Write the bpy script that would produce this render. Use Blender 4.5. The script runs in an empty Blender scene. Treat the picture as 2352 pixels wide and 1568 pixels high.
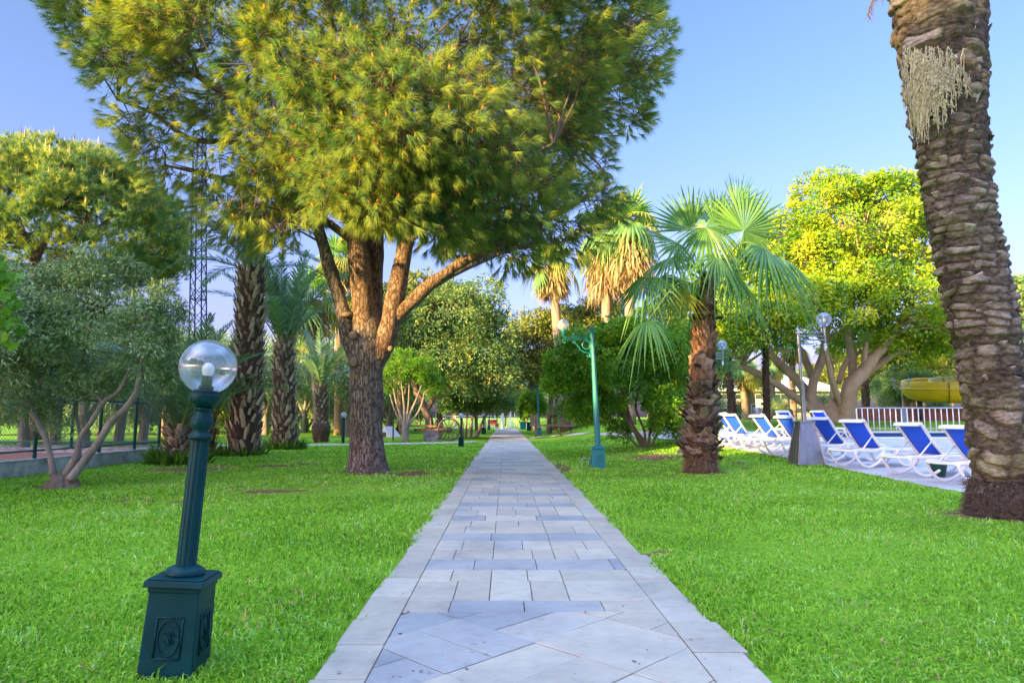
import bpy, math, random
import numpy as np
from mathutils import Vector, Matrix, Euler
from mathutils.geometry import delaunay_2d_cdt

R = math.radians
PI = math.pi
scene = bpy.context.scene
random.seed(7)
rng = np.random.default_rng(11)

# ------------------------------------------------------------------ camera, sky, sun, exposure
EYE = 1.2
cam_data = bpy.data.cameras.new('camera')
cam_data.lens = 24.0
cam_data.sensor_width = 36.0
cam_data.clip_start = 0.05
cam_data.clip_end = 3000.0
cam = bpy.data.objects.new('camera', cam_data)
scene.collection.objects.link(cam)
cam.location = (0.0, 0.0, EYE)
cam.rotation_euler = (R(90 + 6.33), 0.0, R(-0.55))
scene.camera = cam

SUN_EL, SUN_AZ = 14.0, 230.0          # azimuth measured clockwise from +Y
world = bpy.data.worlds.new('World')
scene.world = world
world.use_nodes = True
wn = world.node_tree
sky = wn.nodes.new('ShaderNodeTexSky')
sky.sky_type = 'NISHITA'
sky.sun_disc = False
sky.sun_elevation = R(SUN_EL)
sky.sun_rotation = R(SUN_AZ)
sky.air_density = 1.0
sky.dust_density = 3.6
sky.ozone_density = 3.0
bg = wn.nodes['Background']
bg.inputs['Strength'].default_value = 0.15
tint = wn.nodes.new('ShaderNodeMix'); tint.data_type = 'RGBA'; tint.blend_type = 'MULTIPLY'
tint.inputs['Factor'].default_value = 1.0; tint.inputs['B'].default_value = (0.70, 0.625, 0.705, 1)
spz = wn.nodes.new('ShaderNodeTexCoord'); sz = wn.nodes.new('ShaderNodeSeparateXYZ'); wn.links.new(spz.outputs['Generated'], sz.inputs[0])
lowr = wn.nodes.new('ShaderNodeValToRGB'); wn.links.new(sz.outputs['Z'], lowr.inputs['Fac'])
lowr.color_ramp.elements[0].position = 0.06; lowr.color_ramp.elements[0].color = (0.78, 0.56, 0.98, 1)
lowr.color_ramp.elements[1].position = 0.42; lowr.color_ramp.elements[1].color = (0.625, 0.60, 0.69, 1)
wn.links.new(lowr.outputs['Color'], tint.inputs['B'])
wn.links.new(sky.outputs['Color'], tint.inputs['A'])
# fill light added to the sky, out of view: the upper and the rear sky are brighter than the blue band ahead
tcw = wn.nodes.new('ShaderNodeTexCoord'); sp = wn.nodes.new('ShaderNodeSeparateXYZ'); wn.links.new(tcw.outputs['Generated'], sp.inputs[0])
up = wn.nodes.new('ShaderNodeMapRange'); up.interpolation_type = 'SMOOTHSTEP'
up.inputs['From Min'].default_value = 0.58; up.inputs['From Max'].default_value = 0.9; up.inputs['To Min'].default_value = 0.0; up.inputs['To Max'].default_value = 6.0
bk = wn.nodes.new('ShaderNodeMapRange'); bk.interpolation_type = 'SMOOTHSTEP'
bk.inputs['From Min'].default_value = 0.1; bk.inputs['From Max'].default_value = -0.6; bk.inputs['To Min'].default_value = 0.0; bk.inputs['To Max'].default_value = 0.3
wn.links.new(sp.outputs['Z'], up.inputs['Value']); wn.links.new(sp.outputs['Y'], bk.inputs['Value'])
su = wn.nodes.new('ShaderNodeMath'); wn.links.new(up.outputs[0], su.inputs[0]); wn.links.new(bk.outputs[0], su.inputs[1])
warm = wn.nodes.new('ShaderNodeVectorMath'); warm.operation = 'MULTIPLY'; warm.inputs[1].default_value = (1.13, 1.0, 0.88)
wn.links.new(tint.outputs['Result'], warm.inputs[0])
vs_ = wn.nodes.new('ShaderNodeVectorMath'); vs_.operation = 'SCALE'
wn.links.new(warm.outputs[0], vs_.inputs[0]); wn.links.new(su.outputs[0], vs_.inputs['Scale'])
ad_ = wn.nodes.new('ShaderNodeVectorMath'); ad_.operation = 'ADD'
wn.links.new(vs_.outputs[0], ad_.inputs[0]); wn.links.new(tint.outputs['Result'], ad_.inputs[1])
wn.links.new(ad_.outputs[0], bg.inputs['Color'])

sun_data = bpy.data.lights.new('sun', 'SUN')
sun_data.energy = 5.0
sun_data.angle = R(0.6)
sun_data.color = (1.0, 0.67, 0.24)
sun = bpy.data.objects.new('sun', sun_data)
scene.collection.objects.link(sun)
sdir = Vector((math.sin(R(SUN_AZ)) * math.cos(R(SUN_EL)), math.cos(R(SUN_AZ)) * math.cos(R(SUN_EL)), math.sin(R(SUN_EL))))
sun.rotation_euler = sdir.to_track_quat('Z', 'Y').to_euler()

scene.view_settings.view_transform = 'Standard'
scene.view_settings.look = 'None'
scene.view_settings.exposure = 2.1
scene.view_settings.gamma = 1.0
scene.view_settings.use_curve_mapping = False
scene.cycles.max_bounces = 6
scene.cycles.diffuse_bounces = 3
scene.cycles.transmission_bounces = 5
scene.cycles.transparent_max_bounces = 8

# ------------------------------------------------------------------ ground heights and picture-to-place helpers
def sstep(a, b, x):
    t = np.clip((np.asarray(x, float) - a) / (b - a), 0, 1)
    return t * t * (3 - 2 * t)

def terrain(x, y):
    prof = np.interp(y, [0, 12, 26, 34, 36, 43, 60, 100], [0, 0, .42, .42, .5, .92, 1.0, 1.0])
    return sstep(2.2, 6.5, x) * prof

CR = cam.rotation_euler.to_matrix()
def ray(px, py):
    d = CR @ Vector(((px - 1176) / 1568, -(py - 784) / 1568, -1.0))
    return d
def at(px, py, Y):
    """point at depth Y seen at (px, py); the numbers are read off a 2352 px wide print of the photo"""
    d = ray(px, py)
    t = Y / d.y
    return Vector((d.x * t, Y, EYE + d.z * t))
def gp(px, py):
    d = ray(px, py)
    z = 0.0
    p = None
    for _ in range(40):
        t = (z - EYE) / d.z
        p = Vector((d.x * t, d.y * t, z))
        z = 0.5 * z + 0.5 * float(terrain(p.x, p.y))
    p.z = float(terrain(p.x, p.y))
    return p
def gxy(x, y):
    return Vector((x, y, float(terrain(x, y))))
def project(P):
    P = np.asarray(P, float)
    M = np.array(CR)
    q = (P - np.array([0, 0, EYE])) @ M
    return 1176 + 1568 * q[:, 0] / -q[:, 2], 784 - 1568 * q[:, 1] / -q[:, 2]

# ------------------------------------------------------------------ mesh helpers
def _noise_tab():
    g = np.random.default_rng(5)
    return g.random((32, 32, 32))
_NT = _noise_tab()
def vnoise(P, scale=1.0, octaves=1):
    """smooth value noise in -1..1 for an (N,3) array"""
    P = np.asarray(P, float)
    out = np.zeros(len(P)); amp = 1.0; tot = 0
    for o in range(octaves):
        q = P * scale + o * 17.3
        i = np.floor(q).astype(int); f = q - i
        f = f * f * (3 - 2 * f)
        i0 = i % 32; i1 = (i + 1) % 32
        def T(a, b, c):
            return _NT[a[:, 0], b[:, 1], c[:, 2]]
        x0 = T(i0, i0, i0) * (1 - f[:, 0]) + T(i1, i0, i0) * f[:, 0]
        x1 = T(i0, i1, i0) * (1 - f[:, 0]) + T(i1, i1, i0) * f[:, 0]
        x2 = T(i0, i0, i1) * (1 - f[:, 0]) + T(i1, i0, i1) * f[:, 0]
        x3 = T(i0, i1, i1) * (1 - f[:, 0]) + T(i1, i1, i1) * f[:, 0]
        y0 = x0 * (1 - f[:, 1]) + x1 * f[:, 1]
        y1 = x2 * (1 - f[:, 1]) + x3 * f[:, 1]
        out += amp * ((y0 * (1 - f[:, 2]) + y1 * f[:, 2]) * 2 - 1)
        tot += amp; amp *= 0.5; scale *= 2
    return out / tot

class MB:
    def __init__(s):
        s.v = []; s.f = []; s.r = []; s.n = 0
    def add(s, v, f, r=None):
        v = np.asarray(v, float).reshape(-1, 3)
        fs = f if isinstance(f, list) and len(f) and isinstance(f[0], np.ndarray) else [np.asarray(f, int)]
        for a in fs:
            if a.size:
                s.f.append(a + s.n)
        s.v.append(v)
        s.r.append(np.zeros(len(v)) if r is None else np.broadcast_to(np.asarray(r, float), (len(v),)))
        s.n += len(v)
        return s
    def box(s, c, size, rot=None, taper=1.0, r=None, skew=(0, 0)):
        sx, sy, sz = size[0] / 2, size[1] / 2, size[2] / 2
        v = []
        for z in (-1, 1):
            k = taper if z > 0 else 1.0
            for x, y in ((-1, -1), (1, -1), (1, 1), (-1, 1)):
                v.append((x * sx * k + (skew[0] if z > 0 else 0), y * sy * k + (skew[1] if z > 0 else 0), z * sz))
        v = np.array(v)
        if rot is not None:
            v = v @ np.array(rot.to_3x3() if hasattr(rot, 'to_3x3') else Euler(rot).to_matrix()).T
        v = v + np.array(c)
        f = np.array([[0, 3, 2, 1], [4, 5, 6, 7], [0, 1, 5, 4], [1, 2, 6, 5], [2, 3, 7, 6], [3, 0, 4, 7]])
        return s.add(v, f, r)
    def beam(s, a, b, w, h, up=(0, 0, 1)):
        a = Vector(a); b = Vector(b); d = (b - a); L = d.length; d.normalize()
        upv = Vector(up)
        if abs(d.dot(upv)) > 0.98: upv = Vector((1, 0, 0))
        sd = d.cross(upv).normalized(); u2 = sd.cross(d)
        v = []
        for p in (a, b):
            for x, y in ((-1, -1), (1, -1), (1, 1), (-1, 1)):
                v.append(p + sd * (x * w / 2) + u2 * (y * h / 2))
        f = np.array([[0, 3, 2, 1], [4, 5, 6, 7], [0, 1, 5, 4], [1, 2, 6, 5], [2, 3, 7, 6], [3, 0, 4, 7]])
        return s.add([tuple(q) for q in v], f)
    def tube(s, pts, rad, n=8, cap=True, sub=1, rnd=None, wob=0.0, wobs=3.0, flat=None):
        P = np.array([tuple(p) for p in pts], float)
        rad = np.broadcast_to(np.asarray(rad, float), (len(P),)).copy()
        if sub > 1 and len(P) > 2:
            P, rad = catmull(P, rad, sub)
        elif sub > 1:
            t = np.linspace(0, 1, sub + 1)[:, None]
            P = P[0] * (1 - t) + P[1] * t
            rad = rad[0] + (rad[-1] - rad[0]) * t[:, 0]
        m = len(P)
        T = np.gradient(P, axis=0)
        T /= np.linalg.norm(T, axis=1)[:, None] + 1e-12
        up = np.array([0, 0, 1.0]) if abs(T[0, 2]) < 0.9 else np.array([1.0, 0, 0])
        U = np.zeros_like(P); u = np.cross(T[0], up); u /= np.linalg.norm(u)
        for i in range(m):
            u = u - T[i] * np.dot(u, T[i]); u /= np.linalg.norm(u) + 1e-12
            U[i] = u
        W = np.cross(T, U)
        a = np.linspace(0, 2 * PI, n, endpoint=False)
        fu, fw = (1, 1) if flat is None else flat
        ring = (np.cos(a)[None, :, None] * U[:, None, :] * fu + np.sin(a)[None, :, None] * W[:, None, :] * fw)
        V = P[:, None, :] + ring * rad[:, None, None]
        V = V.reshape(-1, 3)
        if wob:
            d = ring.reshape(-1, 3)
            V = V + d * (vnoise(V, wobs, 3) * wob)[:, None] * np.repeat(rad, n)[:, None]
        i = np.arange(m - 1)[:, None] * n; j = np.arange(n)[None, :]; k = (j + 1) % n
        F = np.stack([i + j, i + k, i + n + k, i + n + j], -1).reshape(-1, 4)
        fs = [F]
        if cap:
            fs.append(np.arange(n)[::-1].reshape(1, n).copy()); fs.append(((m - 1) * n + np.arange(n)).reshape(1, n))
        return s.add(V, fs, rnd)
    def lathe(s, prof, n=24, c=(0, 0, 0), rot=None, cap=True, flute=None):
        pr = np.array(prof, float)
        a = np.linspace(0, 2 * PI, n, endpoint=False)
        rr = pr[:, 0][:, None] * np.ones(n)[None, :]
        if flute is not None:
            k, dep, z0, z1 = flute
            m = ((pr[:, 1] >= z0 - 1e-6) & (pr[:, 1] <= z1 + 1e-6)).astype(float)[:, None]
            rr = rr * (1 - dep * m * np.maximum(0, np.cos(a * k))[None, :] ** 2)
        V = np.stack([rr * np.cos(a)[None, :], rr * np.sin(a)[None, :], pr[:, 1][:, None] * np.ones(n)[None, :]], -1).reshape(-1, 3)
        if rot is not None:
            V = V @ np.array(Euler(rot).to_matrix()).T
        V = V + np.array(c)
        m = len(pr)
        i = np.arange(m - 1)[:, None] * n; j = np.arange(n)[None, :]; k = (j + 1) % n
        F = np.stack([i + j, i + k, i + n + k, i + n + j], -1).reshape(-1, 4)
        fs = [F]
        if cap:
            fs.append(np.arange(n)[::-1].reshape(1, n).copy()); fs.append(((m - 1) * n + np.arange(n)).reshape(1, n))
        return s.add(V, fs)
    def ball(s, c, r, n=20, m=12, sc=(1, 1, 1)):
        th = np.linspace(0.02, PI - 0.02, m)
        prof = [(r * math.sin(t), -r * math.cos(t)) for t in th]
        mb = MB(); mb.lathe(prof, n)
        V = np.concatenate(mb.v) * np.array(sc) + np.array(c)
        return s.add(V, mb.f)
    def build(s, name, mat, parent=None, smooth=False, loc=None, smooth_angle=None):
        V = np.concatenate(s.v) if s.v else np.zeros((0, 3))
        me = bpy.data.meshes.new(name)
        me.vertices.add(len(V)); me.vertices.foreach_set('co', V.astype(np.float32).ravel())
        sizes = np.concatenate([np.full(len(a), a.shape[1]) for a in s.f])
        loops = np.concatenate([a.ravel() for a in s.f])
        me.loops.add(len(loops)); me.loops.foreach_set('vertex_index', loops.astype(np.int32))
        st = np.concatenate([[0], np.cumsum(sizes)[:-1]])
        me.polygons.add(len(sizes)); me.polygons.foreach_set('loop_start', st.astype(np.int32))
        me.update(calc_edges=True)
        me.polygons.foreach_set('use_smooth', np.full(len(sizes), bool(smooth)))
        if smooth and smooth_angle: me.set_sharp_from_angle(angle=R(smooth_angle))
        rr = np.concatenate(s.r)
        if rr.any():
            at_ = me.attributes.new('rnd', 'FLOAT', 'POINT'); at_.data.foreach_set('value', rr.astype(np.float32))
        me.materials.append(mat)
        o = bpy.data.objects.new(name, me)
        scene.collection.objects.link(o)
        if parent is not None: o.parent = parent
        if loc is not None: o.location = loc
        return o

def catmull(P, rad, sub):
    m = len(P)
    Q = np.vstack([2 * P[0] - P[1], P, 2 * P[-1] - P[-2]])
    rq = np.concatenate([[rad[0]], rad, [rad[-1]]])
    out = []; ro = []
    for i in range(1, m):
        p0, p1, p2, p3 = Q[i - 1], Q[i], Q[i + 1], Q[i + 2]
        for k in range(sub):
            t = k / sub
            out.append(0.5 * ((2 * p1) + (-p0 + p2) * t + (2 * p0 - 5 * p1 + 4 * p2 - p3) * t * t + (-p0 + 3 * p1 - 3 * p2 + p3) * t ** 3))
            ro.append(rq[i] * (1 - t) + rq[i + 1] * t)
    out.append(P[-1]); ro.append(rad[-1])
    return np.array(out), np.array(ro)

def empty(name, loc, label=None, cat=None, group=None, rz=0.0, rot=None):
    o = bpy.data.objects.new(name, None)
    o.empty_display_size = 0.2
    scene.collection.objects.link(o)
    o.location = loc
    o.rotation_euler = rot if rot is not None else (0, 0, rz)
    tag(o, label, cat, group)
    return o
def tag(o, label=None, cat=None, group=None, kind=None):
    if label: o['label'] = label
    if cat: o['category'] = cat
    if group: o['group'] = group
    if kind: o['kind'] = kind
    return o
def copy_tree(o, parent=None, loc=None, rz=None, sc=None, label=None, top=True):
    c = o.copy(); scene.collection.objects.link(c)
    if parent is not None: c.parent = parent
    if loc is not None: c.location = loc
    if rz is not None: c.rotation_euler = (0, 0, rz)
    if sc is not None: c.scale = (sc, sc, sc) if not isinstance(sc, tuple) else sc
    if label: c['label'] = label
    for ch in list(o.children):
        copy_tree(ch, c)
    return c

# ------------------------------------------------------------------ materials
def new_mat(name):
    m = bpy.data.materials.new(name); m.use_nodes = True
    nt = m.node_tree
    b = nt.nodes['Principled BSDF']
    return m, nt, b
def N(nt, t, **kw):
    n = nt.nodes.new(t)
    for k, v in kw.items():
        if hasattr(n, k): setattr(n, k, v)
    return n
def ramp(nt, stops, fac=None):
    n = nt.nodes.new('ShaderNodeValToRGB')
    e = n.color_ramp.elements
    while len(e) < len(stops): e.new(0.5)
    for i, (p, c) in enumerate(stops):
        e[i].position = p; e[i].color = (*c, 1) if len(c) == 3 else c
    if fac is not None: nt.links.new(fac, n.inputs['Fac'])
    return n
def coords(nt, obj=True, scale=(1, 1, 1)):
    tc = nt.nodes.new('ShaderNodeTexCoord'); mp = nt.nodes.new('ShaderNodeMapping')
    nt.links.new(tc.outputs['Object' if obj else 'Generated'], mp.inputs['Vector'])
    mp.inputs['Scale'].default_value = scale
    return mp.outputs['Vector']
def surf_mat(name, c1, c2, scale=4.0, rough=0.8, bump=0.3, bscale=None, stretch=(1, 1, 1), metallic=0.0, spec=0.3, voro=None, detail=8, bdist=0.02):
    m, nt, b = new_mat(name)
    v = coords(nt, True, stretch)
    nz = N(nt, 'ShaderNodeTexNoise'); nz.inputs['Scale'].default_value = scale; nz.inputs['Detail'].default_value = detail
    nz.inputs['Roughness'].default_value = 0.65
    nt.links.new(v, nz.inputs['Vector'])
    r = ramp(nt, [(0.3, c1), (0.7, c2)], nz.outputs['Fac'])
    col = r.outputs['Color']
    hsrc = nz.outputs['Fac']
    if voro:
        vo = N(nt, 'ShaderNodeTexVoronoi'); vo.feature = 'DISTANCE_TO_EDGE'; vo.inputs['Scale'].default_value = voro[0]
        ad = N(nt, 'ShaderNodeVectorMath'); ad.operation = 'ADD'
        sc = N(nt, 'ShaderNodeVectorMath'); sc.operation = 'SCALE'; sc.inputs['Scale'].default_value = 0.25
        nt.links.new(nz.outputs['Color'], sc.inputs[0]); nt.links.new(v, ad.inputs[0]); nt.links.new(sc.outputs[0], ad.inputs[1])
        nt.links.new(ad.outputs[0], vo.inputs['Vector'])
        rr = ramp(nt, [(0.0, (0, 0, 0)), (voro[1], (1, 1, 1))], vo.outputs['Distance'])
        mx = N(nt, 'ShaderNodeMix'); mx.data_type = 'RGBA'
        nt.links.new(rr.outputs['Color'], mx.inputs['Factor'])
        mx.inputs['A'].default_value = (*voro[2], 1); nt.links.new(col, mx.inputs['B'])
        col = mx.outputs['Result']
        ma = N(nt, 'ShaderNodeMath'); ma.operation = 'ADD'
        m2 = N(nt, 'ShaderNodeMath'); m2.operation = 'MULTIPLY'; m2.inputs[1].default_value = 0.5
        nt.links.new(nz.outputs['Fac'], m2.inputs[0]); nt.links.new(rr.outputs['Color'], ma.inputs[0]); nt.links.new(m2.outputs[0], ma.inputs[1])
        hsrc = ma.outputs[0]
    nt.links.new(col, b.inputs['Base Color'])
    b.inputs['Roughness'].default_value = rough
    b.inputs['Metallic'].default_value = metallic
    b.inputs['Specular IOR Level'].default_value = spec
    if bump:
        if bscale and not voro:
            n2 = N(nt, 'ShaderNodeTexNoise'); n2.inputs['Scale'].default_value = bscale; n2.inputs['Detail'].default_value = 6
            nt.links.new(v, n2.inputs['Vector']); hsrc = n2.outputs['Fac']
        bp = N(nt, 'ShaderNodeBump'); bp.inputs['Strength'].default_value = bump; bp.inputs['Distance'].default_value = bdist
        nt.links.new(hsrc, bp.inputs['Height']); nt.links.new(bp.outputs['Normal'], b.inputs['Normal'])
    return m
def leaf_mat(name, stops, rough=0.55, transl=0.35, tcol=None, noise=0.0, nsc=0.5, spec=0.3, tboost=1.4):
    """leaf colours picked by the per-leaf attribute rnd, with some light passing through"""
    m, nt, b = new_mat(name)
    a = N(nt, 'ShaderNodeAttribute'); a.attribute_name = 'rnd'
    fac = a.outputs['Fac']
    if noise:
        v = coords(nt)
        nz = N(nt, 'ShaderNodeTexNoise'); nz.inputs['Scale'].default_value = nsc; nz.inputs['Detail'].default_value = 3
        nt.links.new(v, nz.inputs['Vector'])
        mr = N(nt, 'ShaderNodeMapRange'); mr.inputs['From Min'].default_value = 0.3; mr.inputs['From Max'].default_value = 0.7
        mr.inputs['To Min'].default_value = -noise; mr.inputs['To Max'].default_value = noise
        nt.links.new(nz.outputs['Fac'], mr.inputs['Value'])
        ad = N(nt, 'ShaderNodeMath'); ad.operation = 'ADD'; ad.use_clamp = True
        nt.links.new(fac, ad.inputs[0]); nt.links.new(mr.outputs[0], ad.inputs[1]); fac = ad.outputs[0]
    r = ramp(nt, stops, fac)
    nt.links.new(r.outputs['Color'], b.inputs['Base Color'])
    b.inputs['Roughness'].default_value = rough
    b.inputs['Specular IOR Level'].default_value = spec
    tr = N(nt, 'ShaderNodeBsdfTranslucent')
    mxc = N(nt, 'ShaderNodeMix'); mxc.data_type = 'RGBA'; mxc.blend_type = 'MULTIPLY'; mxc.inputs['Factor'].default_value = 1.0
    nt.links.new(r.outputs['Color'], mxc.inputs['A']); mxc.inputs['B'].default_value = (tboost * 1.05, tboost, tboost * 0.5, 1)
    nt.links.new(mxc.outputs['Result'], tr.inputs['Color'])
    ms = N(nt, 'ShaderNodeMixShader'); ms.inputs['Fac'].default_value = transl
    nt.links.new(b.outputs[0], ms.inputs[1]); nt.links.new(tr.outputs[0], ms.inputs[2])
    nt.links.new(ms.outputs[0], nt.nodes['Material Output'].inputs['Surface'])
    return m
def plain(name, c, rough=0.5, metallic=0.0, spec=0.5, var=0.12, scale=6.0, bump=0.05, bscale=60):
    c1 = tuple(x * (1 - var) for x in c); c2 = tuple(min(1, x * (1 + var)) for x in c)
    return surf_mat(name, c1, c2, scale=scale, rough=rough, metallic=metallic, spec=spec, bump=bump, bscale=bscale, detail=4, bdist=0.005)

M = {}
M['grass'] = leaf_mat('grass_blades', [(0.0, (0.085, 0.21, 0.014)), (0.3, (0.18, 0.40, 0.024)), (0.7, (0.33, 0.60, 0.045)), (0.86, (0.36, 0.64, 0.16)), (0.95, (0.42, 0.68, 0.30)), (1.0, (0.50, 0.42, 0.19))], rough=0.5, transl=0.3, noise=0.14, nsc=0.7)
M['green_paint'] = plain('dark_green_enamel', (0.002, 0.040, 0.046), rough=0.36, spec=0.14, bump=0.25, bscale=35, var=0.25)
M['teal_paint'] = plain('teal_enamel', (0.010, 0.20, 0.24), rough=0.4, bump=0.15, bscale=30)
M['black_paint'] = plain('black_enamel', (0.008, 0.010, 0.012), rough=0.4)
M['white_plastic'] = plain('white_plastic', (0.78, 0.79, 0.80), rough=0.4, var=0.05)
M['blue_fabric'] = plain('royal_blue_mesh', (0.008, 0.10, 0.85), rough=0.6, var=0.08, scale=20)
M['steel'] = plain('brushed_steel', (0.30, 0.31, 0.33), rough=0.33, metallic=0.85, var=0.1)
M['grey_metal'] = plain('galvanised_metal', (0.42, 0.45, 0.48), rough=0.45, metallic=0.6)
M['white_paint'] = plain('white_paint', (0.74, 0.74, 0.72), rough=0.5, var=0.08)
M['bulb'] = plain('opal_glass', (0.85, 0.86, 0.88), rough=0.2, var=0.02)
# ------------------------------------------------------------------ setting: lawn, paved path, side path, pool deck, pool
def glass_mat(dif=0.10, name='clear_globe_glass'):
    m, nt, b = new_mat(name)
    tr = N(nt, 'ShaderNodeBsdfTransparent'); tr.inputs['Color'].default_value = (0.86, 0.90, 0.95, 1)
    gl = N(nt, 'ShaderNodeBsdfGlossy'); gl.inputs['Roughness'].default_value = 0.04; gl.inputs['Color'].default_value = (0.9, 0.93, 1, 1)
    lw = N(nt, 'ShaderNodeLayerWeight'); lw.inputs['Blend'].default_value = 0.35
    mr = N(nt, 'ShaderNodeMapRange'); mr.inputs['To Min'].default_value = 0.10; mr.inputs['To Max'].default_value = 0.85
    nt.links.new(lw.outputs['Fresnel'], mr.inputs['Value'])
    ms = N(nt, 'ShaderNodeMixShader')
    nt.links.new(mr.outputs[0], ms.inputs['Fac']); nt.links.new(tr.outputs[0], ms.inputs[1]); nt.links.new(gl.outputs[0], ms.inputs[2])
    v = coords(nt); vo = N(nt, 'ShaderNodeTexVoronoi'); vo.inputs['Scale'].default_value = 70; nt.links.new(v, vo.inputs['Vector'])
    rr = ramp(nt, [(0.0, (1, 1, 1)), (0.22, (0, 0, 0))], vo.outputs['Distance'])
    bp = N(nt, 'ShaderNodeBump'); bp.inputs['Strength'].default_value = 0.25; bp.inputs['Distance'].default_value = 0.003
    nt.links.new(rr.outputs['Color'], bp.inputs['Height']); nt.links.new(bp.outputs['Normal'], gl.inputs['Normal'])
    df = N(nt, 'ShaderNodeBsdfDiffuse'); df.inputs['Color'].default_value = (0.75, 0.8, 0.88, 1)
    m2 = N(nt, 'ShaderNodeMixShader'); m2.inputs['Fac'].default_value = dif
    nt.links.new(ms.outputs[0], m2.inputs[1]); nt.links.new(df.outputs[0], m2.inputs[2])
    nt.links.new(m2.outputs[0], nt.nodes['Material Output'].inputs['Surface'])
    return m
M['glass'] = glass_mat()
M['glass_milky'] = glass_mat(0.42, 'milky_globe_glass')

# bare, brownish spots of the lawn: (x, y, radius x, radius y, amount)
BARE = []
def bare(px, py, rx, ry, amt=1.0):
    p = gp(px, py); BARE.append((p.x, p.y, rx, ry, amt))
for a in [(950, 1087, .55, .9, 1.0), (1020, 1083, .3, .5, .6), (845, 1088, .75, .6, .7), (430, 1078, 1.2, .8, .9), (640, 1070, .9, .7, .75), (330, 1150, 1.2, .35, .5),
          (620, 1130, 1.0, .35, .75), (560, 1118, .6, .3, .5), (760, 1112, .9, .3, .55), (1480, 1268, .22, .14, 1.0), (1465, 1248, .12, .10, .8), (1500, 1050, .9, 1.3, .9), (1620, 1085, .55, .5, 1.0),
          (1700, 1062, .5, .5, .6), (1715, 1075, .4, .3, .6), (2300, 1185, .7, .55, 1.1), (2190, 1225, .22, .10, .4), (130, 1118, .5, .4, .9), (700, 1065, .6, .4, .6), (520, 1070, .8, .4, .7),
          (1355, 1145, .12, .5, .6), (1290, 1072, .2, 2.5, .75), (1085, 1050, .12, 3.0, .5), (1900, 1220, .18, .1, .3), (240, 1190, .3, .25, .3), (440, 1155, .5, .2, .4), (1545, 1420, .1, .08, .4)]:
    bare(*a)
def bareness(x, y):
    b = np.zeros_like(x)
    for (cx, cy, rx, ry, am) in BARE:
        b = np.maximum(b, am * np.exp(-(((x - cx) / rx) ** 2 + ((y - cy) / ry) ** 2)))
    return b

PATH_L, PATH_R = -0.905, 1.225
def deck_left(y):
    return np.interp(y, [-20, 9, 17, 20, 23, 28, 37], [7.6, 7.35, 7.25, 6.9, 6.5, 5.5, 4.6])
POOL = [(10.2, 25.6), (16.6, 25.6), (19.5, 27.0), (22.6, 30.5), (23.2, 35.0), (11.0, 35.0), (9.2, 31.0)]
COURT = (-17.5, -9.95, 6.0, 19.9)     # x0, x1, y0, y1 of the sports court behind the kerb wall

def inpoly(x, y, poly):
    c = np.zeros(np.shape(x), bool)
    n = len(poly)
    for i in range(n):
        x1, y1 = poly[i]; x2, y2 = poly[(i + 1) % n]
        k = ((y1 > y) != (y2 > y)) & (x < (x2 - x1) * (y - y1) / (y2 - y1 + 1e-12) + x1)
        c ^= k
    return c

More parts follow.
